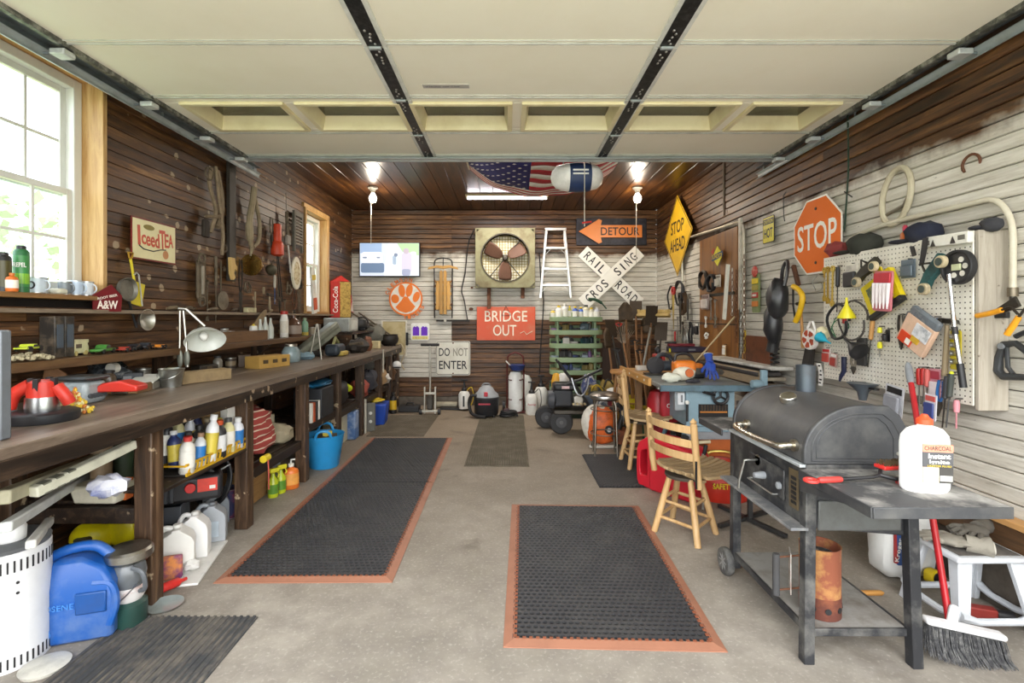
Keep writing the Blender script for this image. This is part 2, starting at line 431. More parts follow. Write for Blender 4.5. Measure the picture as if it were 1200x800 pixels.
# ---- windows (glass set deep in the wall, pine jambs)
PINEY = WOOD('a97c40','cda263','Y',.5,.8,'d9b273',None,.06); PINEZ = WOOD('a97c44','cba56c','Z',.5,.8,'e2c18a',None,.06)
VIN = P('dcdcd6',.4,0,.06,'8a867c')
def window(name,hole,rec,cols,split):
    y0,y1,z0,z1 = hole; X = XL-rec
    w = struct(name,MB().box((X-.05,(y0+y1)/2,z0-.03),(.02,y1-y0,.03)),VIN)
    for nm,c,d,m in (('jamb',(XL-rec/2+.012,y1-.012,(z0+z1)/2),(rec+.024,.03,z1-z0),PINEZ),('jamb',(XL-rec/2+.012,y0+.012,(z0+z1)/2),(rec+.024,.03,z1-z0),PINEZ),
                        ('head_jamb',(XL-rec/2+.012,(y0+y1)/2,z1-.012),(rec+.024,y1-y0-.055,.028),PINEY),('window_sill',(XL-rec/2+.03,(y0+y1)/2,z0+.012),(rec+.06,y1-y0-.055,.026),WOOD('7a5430','a67c48','Y',.6))):
        MB().box(c,d).build(nm,m,w,.003)
    a,b,p,q = y0+.03,y1-.03,z0+.028,z1-.028; fw = .055
    fr = MB()
    fr.box((X,a+fw/2,(p+q)/2),(.09,fw,q-p)).box((X,b-fw/2,(p+q)/2),(.09,fw,q-p)).box((X,(a+b)/2,q-fw/2),(.09,b-a-2*fw,fw)).box((X,(a+b)/2,p+.02),(.09,b-a-2*fw,.04))
    fr.build('window_frame',VIN,w,.005)
    a += fw; b -= fw; p += .04; q -= fw
    for (s0,s1,dx,nm) in ((p,split+.02,.02,'lower_sash'),(split-.02,q,-.02,'upper_sash')):
        sw = .035; sa = MB(); xx = X+dx
        sa.box((xx,a+sw/2,(s0+s1)/2),(.03,sw,s1-s0)).box((xx,b-sw/2,(s0+s1)/2),(.03,sw,s1-s0)).box((xx,(a+b)/2,s0+sw/2),(.03,b-a-2*sw,sw)).box((xx,(a+b)/2,s1-sw/2),(.03,b-a-2*sw,sw))
        so = sa.build(nm,VIN,w,.003)
        gm = MB(); A,B,C,D = a+sw,b-sw,s0+sw,s1-sw
        for i in range(1,cols): gm.box((xx,A+(B-A)*i/cols,(C+D)/2),(.012,.016,D-C))
        gm.box((xx,(A+B)/2,(C+D)/2),(.0118,B-A,.016)); gm.build('muntin',VIN,so)
        for i in range(cols):
            for j in range(2):
                MB().box((xx-.002,A+(B-A)*(i+.5)/cols,C+(D-C)*(j+.5)/2),(.003,(B-A)/cols-.014,(D-C)/2-.014)).build('pane',GLASS('f4faff',.02,.1),so)
    return w
window('window_1',W1,.145,4,2.10)
window('window_2',W2,.12,2,2.05)
MB().box((XL+.012,6.26,2.72),(.03,.84,.05)).box((XL+.012,6.645,2.05),(.03,.05,1.32)).build('window_casing',PINEZ,bpy.data.objects['window_2'],.003)
# trees outside the windows
for i,(x,y,h,r_) in enumerate(((-9,2.5,3.4,2.2),(-10,9.5,4.2,2.6),(-8.5,13.5,3.6,2.4))):
    th_ = thing('garden_tree',['leafy green tree seen through the large front window','leafy green tree seen through the far small window','tall leafy tree beyond the far small window'][i],'tree',(x,y,-.15))
    MB().tube([(0,0,0),(.05,.05,h*.4),(0,0,h*.7)],[.16,.12,.06]).build('trunk',P('5d4a38',.9),th_)
    fo = MB(); rg = random.Random(i)
    for k in range(420):
        d = Vector((rg.gauss(0,1),rg.gauss(0,1),rg.gauss(0,1))).normalized()*rg.uniform(.6,1)
        c = Vector((d.x*r_*.8,d.y*r_*.8,h*.62+d.z*h*.34)); u = Vector((rg.gauss(0,1),rg.gauss(0,1),rg.gauss(0,1))).normalized()*.16; v = u.orthogonal().normalized()*.1
        fo.add([c-u,c+v,c+u,c-v],[(0,1,2,3)])
    fo.build('foliage',P('b5c49c',.8,0,.3,'9ab080'),th_,kind='stuff')
# ================================================================ OVERHEAD DOOR
CREAM = P('f6f0df',.5,0,.07,'d6c89e',3.0); CREAM2 = P('e8dcb4',.5,0,.25,'b59a5a',4.0); GALV = P('b9c0c2',.4,.35,.25,'6c665a',8); GALV2 = P('8e979c',.35,.55,.3,'4a443c',8)
ZD = 2.72
dr = thing('overhead_door','raised cream sectional garage door hanging open under the ceiling','garage door',(0,0,0))
DX0,DX1 = -2.175,2.21
secs = [(1.25,1.84),(1.84,2.43),(2.43,3.02),(3.02,3.6),(3.6,4.10)]
WINS = [(-2.04,-1.43),(-1.32,-.70),(-.60,.01),(.11,.72),(.85,1.45),(1.56,2.08)]
for i,(a,b) in enumerate(secs):
    win = (i == 3)
    if not win:
        o = MB().box(((DX0+DX1)/2,(a+b)/2,ZD+.022),(DX1-DX0,b-a-.012,.044)).build('door_section',CREAM,dr,.004)
    else:
        wa,wb = a+.07,b-.10; mb = MB()
        mb.box(((DX0+DX1)/2,(a+wa)/2,ZD+.022),(DX1-DX0,wa-a-.006,.044)).box(((DX0+DX1)/2,(b+wb)/2,ZD+.022),(DX1-DX0,b-wb-.006,.044))
        xs = [DX0]+[v for w_ in WINS for v in w_]+[DX1]
        for p,q in zip(xs[::2],xs[1::2]): mb.box(((p+q)/2,(wa+wb)/2,ZD+.022),(q-p,wb-wa,.0438))
        o = mb.build('door_section',CREAM,dr,.004,label='cream door section with a row of six windows')
        for (p,q) in WINS:
            f = MB(); e = .035
            out = [(p-.02,wa-.02),(q+.02,wa-.02),(q+.02,wb+.02),(p-.02,wb+.02)]; inn = [(p+e,wa+e),(q-e,wa+e),(q-e,wb-e),(p+e,wb-e)]
            zz = [(ZD-.018,out),(ZD-.018,[(p+.01,wa+.01),(q-.01,wa+.01),(q-.01,wb-.01),(p+.01,wb-.01)]),(ZD+.085,inn),(ZD+.09,out)]
            vs = [(x_,y_,z_) for z_,L in zz for x_,y_ in L]; fs = []
            for r_ in range(4):
                for k in range(4): fs.append((r_*4+k,r_*4+(k+1)%4,((r_+1)%4)*4+(k+1)%4,((r_+1)%4)*4+k))
            fo = f.add(vs,fs).build('window_surround',CREAM2,o,.002)
            MB().box(((p+q)/2,(wa+wb)/2,ZD+.078),(q-p-.05,wb-wa-.05,.004)).build('pane',GLASS('8f8c84',.12,.5),o)
    # aluminium-looking edge lips of each section
    MB().box(((DX0+DX1)/2,b-.018,ZD-.004),(DX1-DX0,.012,.010)).box(((DX0+DX1)/2,b-.045,ZD-.003),(DX1-DX0,.006,.006)).build('section_lip',P('cfcfc8',.35,.3),dr,.002)
for sx_ in (-.655,.785):
    for i,(a,b) in enumerate(secs):
        st = MB(); w = .036
        st.box((sx_,(a+b)/2,ZD-.012),(2*w,b-a-.03,.006)).m(1)
        st.box((sx_-w-.012,(a+b)/2,ZD-.006),(.022,b-a-.012,.014)).box((sx_+w+.012,(a+b)/2,ZD-.006),(.022,b-a-.012,.014)).m(2)
        rg = random.Random(i)
        for k in range(5):
            for e_ in (a+.035+.028*k,b-.035-.028*k):
                st.blob((sx_+rg.uniform(-.012,.012),e_,ZD-.016),(.007,.009,.004),6,4)
        so = st.build('center_stile',[P('2c2e30',.4,.6,.3,'707070',30),P('dadad4',.4),STEEL],dr)
        MB().box((sx_,b-.004,ZD-.018),(.06,.02,.012)).build('hinge',GALV,so,.002)
MB().box(((DX0+DX1)/2,4.115,ZD-.0),(DX1-DX0+.02,.035,.085)).box(((DX0+DX1)/2,4.085,ZD-.036),(DX1-DX0+.02,.09,.006)).build('strut',GALV,dr,.004)
MB().box((-.36,2.86,ZD-.002),(.27,.045,.004)).build('door_sticker',P('b9b4ae',.4),dr)
text('lettering','WARNING  KEEP CLEAR',.2,.012,(-.38,2.862,ZD-.0045),P('3a3a55',.5),dr,.0003,rx=PI)
for s_,X0 in ((-1,DX0),(1,DX1)):
    es = MB()
    es.box((X0+s_*.004,(1.25+4.1)/2,ZD+.0),(.03,2.85,.05)); es.build('end_stile',P('5e605c',.45,.7,.6,'c8c8c0',22),dr,.003)
    for b in (1.84,2.43,3.02,3.6,4.06):
        h = MB().box((X0+s_*.03,b,ZD-.045),(.075,.07,.03)); h.build('roller_bracket',P('d0d4d4',.4,.3,.2),dr,.006)
        MB().cyl((X0+s_*.03,b,ZD-.04),(X0+s_*.125,b,ZD-.04),.006,n=8).lathe([(.0,-.008),(.02,-.008),(.022,0),(.02,.008),(0,.008)],14,(0,0,0)).build('roller',GALV2,dr)
for s_,X0,nm in ((-1,-2.285,'left'),(1,2.30,'right')):
    tk = thing('door_track','galvanised steel track and hanging angle for the overhead door along the %s wall' % nm,'door track',(X0,0,0))
    p = []
    for a in range(0,181,20): p.append((.026*math.cos(math.radians(a-90)),.026*math.sin(math.radians(a-90))))
    o_ = [(-s_*x_*1.0,z_) for x_,z_ in p]; inn = [(-s_*x_*.86,z_*.86) for x_,z_ in reversed(p)]
    MB(T(0,0,ZD-.045)).prism([(-a_,b_) for a_,b_ in (o_+inn)],1.2,4.55).build('channel',GALV,tk)
    MB().box((-s_*-.045,2.9,ZD-.0),(.004,3.3,.07)).box((s_*.022,2.9,ZD+.034),(.05,3.3,.004)).build('angle_iron',GALV2,tk)
    for yy in (2.0,3.3,4.48): MB().box((s_*.045,yy,ZD+.17),(.03,.004,.34)).build('hanger',GALV,tk)
# ================================================================ FLOOR MATS
RUB = P('353537',.6,0,.12,'6e6a62',5); RUBD = P('141415',.9); BORD = P('9c6b54',.6,0,.3,'7a5442',6); TAN = P('7f6650',.8,0,.3)
MATW,MATL = .83,1.47
def perforated():
    mb = MB(); nx,ny = 29,46; px_,py_ = MATW/nx,MATL/ny; r = .0112; zt,zb = .013,.004
    for j in range(ny):
        for i in range(nx):
            cx = -MATW/2+(i+.5)*px_; cy = -MATL/2+(j+.5)*py_
            cx += (px_*.25 if j % 2 else -px_*.25)
            sq = [(px_/2,0),(px_/2,py_/2),(0,py_/2),(-px_/2,py_/2),(-px_/2,0),(-px_/2,-py_/2),(0,-py_/2),(px_/2,-py_/2)]
            ou = [(cx+a,cy+b,zt) for a,b in sq]
            ii = [(cx+r*1.12*math.cos(k*PI/4),cy+r*math.sin(k*PI/4),zt) for k in range(8)]
            lo = [(p[0],p[1],zb) for p in ii]
            mb.add(ou+ii+lo,[(k,(k+1)%8,8+(k+1)%8,8+k) for k in range(8)]+[(8+k,8+(k+1)%8,16+(k+1)%8,16+k) for k in range(8)])
    return mb.mesh('rubber_grid',RUB,20)
GRID = perforated()
def hole_mat(label,x,y,rz,sides,w=.92,l=1.53):
    t_ = thing('rubber_mat',label,'floor mat',(x,y,0),rz,'perforated rubber floor mats')
    o = bpy.data.objects.new('rubber_grid',GRID); COL.objects.link(o); o.parent = t_; o['kind'] = 'stuff'
    MB().box((0,0,.0025),(MATW+.01,MATL+.03,.003)).build('backing',RUBD,t_)
    e = .045; W_,L_ = MATW/2,MATL/2+ (0)
    cs = {'E': [(W_,-L_),(W_+e,-L_-(e if 'S' in sides else 0)),(W_+e,L_+(e if 'N' in sides else 0)),(W_,L_)],
          'W': [(-W_,-L_),(-W_,L_),(-W_-e,L_+(e if 'N' in sides else 0)),(-W_-e,-L_-(e if 'S' in sides else 0))],
          'S': [(-W_,-L_),(-W_-e,-L_-e),(W_+e,-L_-e),(W_,-L_)],'N': [(-W_,L_),(W_,L_),(W_+e,L_+e),(-W_-e,L_+e)]}
    for k in sides:
        q = cs[k]; hi = {'E': (0,3),'W': (0,1),'S': (0,3),'N': (0,1)}[k]
        v = [(p[0],p[1],.001) for p in q]+[(p[0],p[1],.014 if i in hi else .004) for i,p in enumerate(q)]
        MB().add(v,[(0,1,2,3),(7,6,5,4),(0,4,5,1),(1,5,6,2),(2,6,7,3),(3,7,4,0)]).build('ramp_edge',BORD,t_)
    # the row of orange teeth that lock ramp and rubber together
    te = MB()
    if 'E' in sides or 'W' in sides:
        for j in range(46):
            for k,sx_ in (('W',-1),('E',1)):
                if k in sides: te.box((sx_*(W_-.004),-L_+(j+.5)*MATL/46,.0138),(.016,.016,.003))
    if 'S' in sides:
        for i in range(29): te.box((-W_+(i+.5)*MATW/29,-L_+.004,.0138),(.014,.014,.003))
    te.build('locking_teeth',P('8a4f35',.7,0,.4),t_,kind='stuff')
    return t_
hole_mat('black perforated rubber mat with orange ramp edges, nearest mat beside the stool',.465,2.80,math.radians(-1.8),'EWSN')
hole_mat('near half of the long black perforated mat along the bench',-1.065,3.31,math.radians(.6),'EWS')
hole_mat('far half of the long black perforated mat along the bench',-1.08,4.80,math.radians(.6),'EWN')
hm = hole_mat('black perforated rubber mat without orange border under the stools',1.18,4.42,0,'',.9,.95); hm.scale = (1.05,.63,1)
def ribbed(label,x,y,w,l,rz=0,c='44423f',along=True,pitch=.022):
    t_ = thing('ribbed_mat',label,'floor mat',(x,y,0),rz,'ribbed runner mats')
    m = P(c,.8,0,.6,'7d7468',5)
    MB().box((0,0,.003),(w,l,.005)).build('base',m,t_)
    rb = MB(); n = int((w if along else l)/pitch)
    for i in range(n):
        q = -(w if along else l)/2+(i+.5)*pitch
        rb.prism([(q-.0075,.005),(q+.0075,.005),(q+.005,.012),(q-.005,.012)],-l/2,l/2,'Y')
    rb.build('ribs',m,t_,kind='stuff')
    return t_
ribbed('dark grey ribbed rubber mat at the front left beside the blue fuel can',-1.44,1.80,.60,.88,0,'3f4042',True,.03)
ribbed('long worn brown ribbed runner mat in the middle of the floor',-.09,5.68,.60,2.34,math.radians(-.6),'57503f')
ribbed('small worn ribbed mat at the far end of the bench',-1.30,6.25,.66,1.2,0,'5b5343')

# ================================================================ GRILL
CHAR = P('3f4043',.5,.3,.16,'8a8880',9); CHARD = P('2f3033',.55,.3,.4,'8c8a84',8); ASH = P('4a4a4b',.75,.1,.9,'a9a6a0',5)
g_ = thing('charcoal_grill','black barrel charcoal grill on a wheeled cart','grill',(1.39,2.25,0))
G = T(-1.39,-2.25,0)
X0,X1,Y0,Y1 = 1.185,1.60,1.95,2.58
# lid : half barrel outline in XZ extruded along Y
def lid_out(d=0.0,n=12):
    o = [(X0-d,.785)]
    for i in range(n+1):
        a = math.radians(180-95*i/n); o.append((X0-d+.235+d + (.235+d)*math.cos(a),.83+(.185+d)*math.sin(a)))
    o += [(X0+.33,1.012+d),(X1-.04,.975+d),(X1+d,.90),(X1+d,.785)]
    return o
lid = MB(G).prism(lid_out(),Y0+.012,Y1-.012,'Y').build('lid',P('4c4c4d',.5,.3,.25,'85817a',5),g_,.006)
for yy,th_ in ((Y0,.026),(Y1-.026,.026)): MB(G).prism(lid_out(.006),yy,yy+th_,'Y').build('lid_end',CHAR,lid,.005)
c = lid_out(); cx = sum(p[0] for p in c)/len(c)
emb = MB(G)
for k,sc in enumerate((.86,.74)):
    oo = [((p[0]-cx)*sc+cx,.80+(p[1]-.785)*sc*.95+.012*k,) for p in c]; pts = [(p[0],Y0-.001,p[1]) for p in oo]; emb.tube(pts,.0022,5,True)
emb.build('embossed_rim',CHAR,lid)
MB(G).cyl((1.30,2.27,.985),(1.292,2.262,1.012),.035,n=20).build('thermometer',METAL('cfcdc6',.3),lid,.004)
MB(G).cyl((X1-.05,Y0-.003,.83),(X1-.05,Y0+.01,.83),.007,n=8).build('screw',STEEL,lid)
MB(G).lathe([(.043,0),(.043,.145),(.039,.145),(.039,.05)],20,(1.445,2.38,.995)).build('chimney',P('4d555c',.4,.5,.3),lid)
hb = MB(G)
hb.tube(spl([(1.185,2.42,.845),(1.15,2.42,.845),(1.115,2.40,.84),(1.105,2.22,.835),(1.115,2.04,.84),(1.15,2.02,.845),(1.185,2.02,.845)],5),.0125,10)
for yy in (2.42,2.02): hb.cyl((1.186,yy,.845),(1.172,yy,.845),.024,n=14)
hb.build('handle',METAL('c2bcae',.28,.15),lid)
fb = MB(G)
fb.add([(X0,Y0,.785),(X1,Y0,.785),(X1,Y1,.785),(X0,Y1,.785),(X0,Y0,.535),(X1,Y0,.50),(X1,Y1,.50),(X0,Y1,.535)],[(0,1,2,3),(7,6,5,4),(0,4,5,1),(1,5,6,2),(2,6,7,3),(3,7,4,0)])
fb.build('firebox',CHARD,g_,.006)
MB(G).box((X0-.03,(Y0+Y1)/2,.532),(.07,Y1-Y0+.02,.012)).build('ash_ledge',P('75777a',.6,.4,.6,'b3b0aa'),g_,.002)
MB(G).box((X0-.012,(Y0+Y1)/2,.779),(.025,Y1-Y0,.012)).build('rim',GALV,g_,.002)
MB(G).box((X0-.006,2.24,.655),(.008,.30,.13)).build('access_door',CHARD,g_,.004)
cr = MB(G); cr.tube([(X0,2.31,.70),(1.125,2.31,.70),(1.115,2.31,.70),(1.10,2.33,.60),(1.10,2.335,.56)],.006,8)
cr.build('crank_handle',STEEL,g_)
cr = MB(G @ T(X0-.004,2.31,.70) @ R(-PI/2,'Y')); cr.lathe([(.026,0),(.026,.006),(.01,.006)],16); cr.build('crank_plate',STEEL,g_)
MB(G @ T(X0-.004,2.245,.65) @ R(-PI/2,'Y')).lathe([(.016,0),(.018,.02),(.012,.055),(0,.058)],12).build('vent_knob',P('8b8f93',.5),g_)
MB(G @ T(X0-.004,2.12,.645) @ R(-PI/2,'Y')).lathe([(.016,0),(.016,.016),(.01,.02),(0,.02)],12).build('vent_knob',P('8b8f93',.5),g_)
MB(G).tube([(X0-.008,2.36,.60),(X0-.03,2.36,.60),(X0-.03,2.14,.60),(X0-.008,2.14,.60)],.004,6).build('door_pull',STEEL,g_)
vp = MB(G); vp.box((X0-.004,2.025,.665),(.006,.06,.16)).m(1)
for k in range(6): vp.box((X0-.008,2.02,.61+k*.02),(.004,.035,.012))
vp.build('vent_slots',[P('6a5c45',.5,.4),BLACK],g_)
for nm,(x,y,xt,yt,zt) in {'a': (1.19,1.955,1.205,1.965,.785),'b': (1.60,1.93,1.59,1.95,.785),'c': (1.205,2.60,1.205,2.59,.80),'d': (1.60,2.60,1.60,2.59,.80)}.items():
    MB(G).beam((x,y,.0 if nm in 'ab' else .05),(xt,yt,zt),.042,.042).build('leg',CHARD,g_,.003)
MB(G).box((1.39,2.26,.135),(.40,.64,.006)).m(1).box((1.39,1.945,.125),(.42,.012,.03)).box((1.192,2.26,.125),(.012,.64,.03)).box((1.588,2.26,.125),(.012,.64,.03)).build('shelf',[P('8f8d88',.75,.1,.7,'6f6860',7),CHARD],g_,.002)
for x_ in (1.165,1.64):
    w_ = MB(G @ T(x_,2.62,.071) @ R(PI/2,'Y')); w_.lathe([(.028,-.016),(.05,-.02),(.066,-.018),(.071,-.008),(.071,.008),(.066,.018),(.05,.02),(.028,.016)],24)
    wo = w_.build('wheel',P('3a3a3a',.7,0,.5,'7c7a74'),g_)
    h_ = MB(G @ T(x_,2.62,.071) @ R(PI/2,'Y')); h_.lathe([(.0,-.018),(.012,-.018),(.03,-.012),(.05,-.012),(.05,.012),(.0,.012)],16)
    for k in range(8): h_.box((.03*math.cos(k*PI/4),.03*math.sin(k*PI/4),-.016),(.03,.006,.006),R(k*PI/4).to_3x3())
    h_.build('hub',P('8d8d8a',.6,.3),wo)
MB(G).cyl((1.16,2.62,.071),(1.645,2.62,.071),.008,n=8).build('axle',STEEL,g_)
for nm,y0,y1 in (('n',1.54,1.925),('f',2.62,2.93)):
    st = MB(G); st.box((1.365,(y0+y1)/2,.772),(.44,y1-y0,.008)).m(1)
    for c_,d_ in (((1.365,y0 if nm == 'n' else y1,.757),(.44,.01,.036)),((1.145,(y0+y1)/2,.757),(.01,y1-y0,.036)),((1.585,(y0+y1)/2,.757),(.01,y1-y0,.036))): st.box(c_,d_)
    if nm == 'n':
        for x_ in (1.15,1.58): st.prism([(y0,.76),(y1,.76),(y1,.69)],x_-.005,x_+.005,'X')
    st.build('side_table',[ASH,CHAR],g_,.002)
MB(G).box((1.39,2.60,.60),(.38,.02,.16)).build('end_plate',CHAR,g_,.003)
MB(G).box((1.395,1.947,.585),(.33,.012,.12)).build('end_panel',P('5b5d5c',.5,.3,.3),g_,.006)

# things on the grill
b_ = thing('lighter_fluid_bottle','white jug of instant charcoal lighter with an orange cap on the grill side table','bottle',(1.435,1.69,.776),math.radians(-10))
mb = MB(T(0,0,0)); 
for k in range(1):
    prof = [(.0,.0),(.066,.0),(.074,.008),(.076,.02),(.076,.165),(.072,.19),(.055,.212),(.03,.222),(.022,.224),(.022,.232)]
    mb.lathe(prof,28,sy=.52)
mb.build('body',P('f1f1ef',.35,0,.03),b_)
MB().lathe([(.024,.228),(.024,.245),(.014,.252),(.009,.262),(0,.262)],14).build('cap',P('e8502a',.4),b_)
lb = MB(); lb.m(0).box((.016,-.0405,.155),(.09,.003,.026)).m(1).box((.016,-.0407,.117),(.09,.003,.05)).m(2).box((-.005,-.0405,.065),(.048,.003,.052)).m(3).box((.04,-.0405,.065),(.042,.003,.052)).m(4).box((.04,-.042,.055),(.036,.002,.018))
lo = lb.build('label',[P('d08a70',.5),P('4b4b4e',.5),P('d7b49a',.6,0,.6,'f0e8da',40),P('3c3a38',.5),P('dddad0',.5)],b_)
text('lettering','CHARCOAL',.08,.014,(.016,-.0425,.155),P('33302e',.5),lo,.0004)
text('lettering','Instant',.066,.017,(.02,-.0428,.129),WHITE,lo,.0004,.02); text('lettering','Ignite',.06,.017,(.02,-.0428,.108),WHITE,lo,.0004,.02)
text('lettering','LIGHTER FLUID',.07,.006,(.02,-.0428,.096),YEL,lo,.0003)
br_ = thing('grill_brush','long black grill brush with red grip and red bristle block on the side table','brush',(1.055,1.74,.792),math.radians(6))
MB(R(PI/2,'Y') @ R(0)).lathe([(.008,.05),(.011,.06),(.011,.13),(.008,.14)],10).build('grip',P('cf3a34',.45),br_)
MB().tube(arc((.022,0,0),.02,0,360,14,'XY')[:-1],.006,8,True).build('hanging_ring',P('cf3a34',.45),br_)
sh = MB().tube([(.13,0,0),(.26,0,.004),(.29,0,.01)],.0065,8); sh.tube([(.29,0,.01),(.32,.03,.03),(.41,.03,.03)],.007,6).tube([(.29,0,.01),(.32,-.03,.004),(.41,-.03,.006)],.007,6)
sh.build('shaft',BLACK,br_)
MB().box((.36,.015,.035),(.12,.05,.014)).build('block',P('cf2d28',.45),br_,.004)
bs = MB(); rg = random.Random(3)
for k in range(160): x_,y_ = rg.uniform(.305,.415),rg.uniform(-.008,.038); bs.tube([(x_,y_,.042),(x_+rg.uniform(-.003,.003),y_,.058)],.0012,3)
bs.build('brass_bristles',P('5c4a32',.6,.6),br_,kind='stuff')
bs = MB()
for k in range(90): x_,y_ = rg.uniform(.33,.40),rg.uniform(-.045,-.02); bs.tube([(x_,y_,.0),(x_,y_,-.013)],.0015,3)
bs.build('scrub_bristles',P('c33',.6) if 0 else P('c4302c',.6),br_,kind='stuff')
# chimney starter
cs_ = thing('chimney_starter','rusty charcoal chimney starter with black handle on the grill cart shelf','chimney starter',(1.31,2.06,.139),0)
RC = P('8a4f38',.8,.2,.8,'c79a5a',9); RC2 = P('5e3328',.85,.2,.5,'9a5c3c',8)
MB().lathe([(.073,.0),(.076,.003),(.076,.28),(.078,.283),(.074,.283),(.074,.004)],28).build('can',RC,cs_)
MB().lathe([(.0772,.0),(.0772,.085)],28).build('base_band',RC2,cs_)
MB().lathe([(.0,.24),(.05,.25),(.073,.238)],20).build('charcoal_ash',P('3b3a3a',.95,0,.9,'9a9894',30),cs_)
for a in (-140,-100,-60,-20): MB(RD(a) @ T(.077,0,.04) @ R(PI/2,'Y')).cyl((0,0,-.001),(0,0,.0025),.012,n=14).build('air_hole',BLACK,cs_)
for z_ in (.24,.105): MB().tube([(-.075,-.01,z_),(-.13,-.02,z_),(-.20,-.03,z_)],.004,6).build('bracket',RUST,cs_)
MB().cyl((-.20,-.03,.085),(-.20,-.03,.255),.014,n=12).build('handle',P('39393a',.75),cs_,.002)
MB().box((-.125,0,.17),(.004,.07,.17),RD(-25).to_3x3()).build('heat_shield',P('b9b6b0',.5,.6,.6,'8a4f38',20),cs_)

# broom, stool, bag in the right corner
bm = thing('push_broom','broom with a red handle and white head leaning beside the grill','broom',(1.80,2.0,.0))
B0 = Vector((0,0,.13)); B1 = Vector((.32,.60,1.13)); dB = (B1-B0)
MB().tube([B0,B0+dB*.9],.013,12).build('handle',P('a81a22',.35,0,.2),bm)
MB().tube([B0+dB*.9,B0+dB*.93,B0+dB*.98,B0+dB],[.015,.018,.016,.008],12).build('handle_grip',P('8b8f93',.5),bm)
MB(T(.03,-.03,.125) @ RD(-8) @ RD(9,'Y')).box((0,0,0),(.29,.05,.024)).cyl((-.03,.02,0),(-.022,.03,.07),.019,.017,12).build('head',P('e9e9ea',.4),bm,.01)
bs = MB(T(.03,-.03,.11) @ RD(-8) @ RD(9,'Y')); rg = random.Random(5)
for k in range(900):
    x_,y_ = rg.uniform(-.14,.14),rg.uniform(-.02,.02); f = (x_+.14)/.28; L = .105+.02*f
    bs.tube([(x_,y_,0),(x_+.02*f+rg.uniform(-.004,.004),y_*1.8,-L*.5),(x_+.07*f+rg.uniform(-.012,.012),y_*3-.01,-L*.96)],.0011,3,cap=False)
bs.build('bristles',P('37373a',.8,0,.5,'8b8a86',60),bm,kind='stuff')
ss = thing('step_stool','pale grey plastic step stool with black top beside the grill','step stool',(2.115,2.26,0))
ST = P('cdd1d6',.4,0,.15)
MB().prism([(-.165,.30),(.165,.30),(.155,.325),(-.155,.325)],-.135,.135,'Y').build('top',ST,ss,.01)
MB().box((0,0,.327),(.27,.22,.004)).build('tread',P('4a4744',.85,0,.5,'8a837a',9),ss,.002)
for sx_,sy_ in ((-1,-1),(1,-1),(1,1),(-1,1)):
    l_ = MB(); xo,yo = sx_*.185,sy_*.165; xi,yi = sx_*.145,sy_*.115
    a = [(xi,yi),(xi-sx_*.065,yi),(xi-sx_*.065,yi-sy_*.025),(xi-sx_*.025,yi-sy_*.025),(xi-sx_*.025,yi-sy_*.055),(xi,yi-sy_*.055)]
    b = [(xo,yo),(xo-sx_*.045,yo),(xo-sx_*.045,yo-sy_*.025),(xo-sx_*.025,yo-sy_*.025),(xo-sx_*.025,yo-sy_*.035),(xo,yo-sy_*.035)]
    l_.add([(p[0],p[1],.31) for p in a]+[(p[0],p[1],0) for p in b],[tuple(range(6)),tuple(range(11,5,-1))]+[(i,i+6,(i+1)%6+6,(i+1)%6) for i in range(6)])
    l_.build('leg',ST,ss,.004)
for sy_ in (-1,1): MB().tube([(-.17,sy_*.15,.085),(-.09,sy_*.148,.06),(.09,sy_*.148,.06),(.17,sy_*.15,.085)],[.02,.015,.015,.02],8).build('stretcher',ST,ss)
for sx_ in (-1,1): MB().tube([(sx_*.17,-.14,.085),(sx_*.168,-.06,.06),(sx_*.168,.06,.06),(sx_*.17,.14,.085)],[.02,.015,.015,.02],8).build('stretcher',ST,ss)
def glove(name,label,cat,loc,rz,c,group=None,s_=1.0,flat=.35):
    t_ = thing(name,label,cat,loc,rz,group); m = P(c,.9,0,.45,'5d564c',14)
    MB().blob((0,0,.022),(.05*s_,.06*s_,.022),14,8,.3).tube([(0,-.04,.02),(0,-.085,.018),(.004,-.125,.02)],[.036*s_,.034*s_,.042*s_],10).build('palm',m,t_)
    for k,(a,L) in enumerate(((14,.075),(5,.088),(-5,.083),(-15,.066))):
        x_ = -.033+.022*k; aa = math.radians(90+a); p0 = Vector((x_,.04,.02)); d = Vector((math.cos(aa),math.sin(aa),0))
        MB().tube([p0,p0+d*L*.5+Vector((0,0,.008)),p0+d*L],[.013,.012,.009],8).build('finger',m,t_)
    MB().tube([(.035,-.01,.02),(.07,.025,.022),(.078,.055,.018)],[.016,.014,.01],8).build('thumb',m,t_)
    MB().lathe([(.040,0),(.044,.012),(.038,.012),(.036,0)],14,(0,0,0)).build('cuff',P('c9c4b8',.9,0,.4),t_).matrix_local = T(.004,-.122,.02) @ R(PI/2,'X') @ Matrix.Scale(.6,4,(0,1,0))
    return t_
glove('work_glove','dirty grey leather work glove with cuff towards the camera on the step stool','glove',(2.03,2.235,.334),math.radians(55),'8d887c','gloves on the step stool',1.1)
glove('work_glove','dark grey work glove behind the lighter glove on the step stool','glove',(2.17,2.28,.36),math.radians(120),'5c5850','gloves on the step stool',1.0)
bag = thing('charcoal_bag','white paper bag with a blue and red emblem standing behind the grill leg','bag',(2.10,2.62,.0),math.radians(8))
MB().blob((0,0,.19),(.155,.085,.195),20,12,.12,2.5,4,.55).build('sack',P('dcdcd8',.6,0,.15,'9a958c',5),bag)
MB(T(-.06,-.087,.17)).prism([(-.05,-.07),(.06,-.08),(.03,.08),(-.06,.09)],-.003,.008,'Y').build('emblem',P('2d4d86',.5),bag)
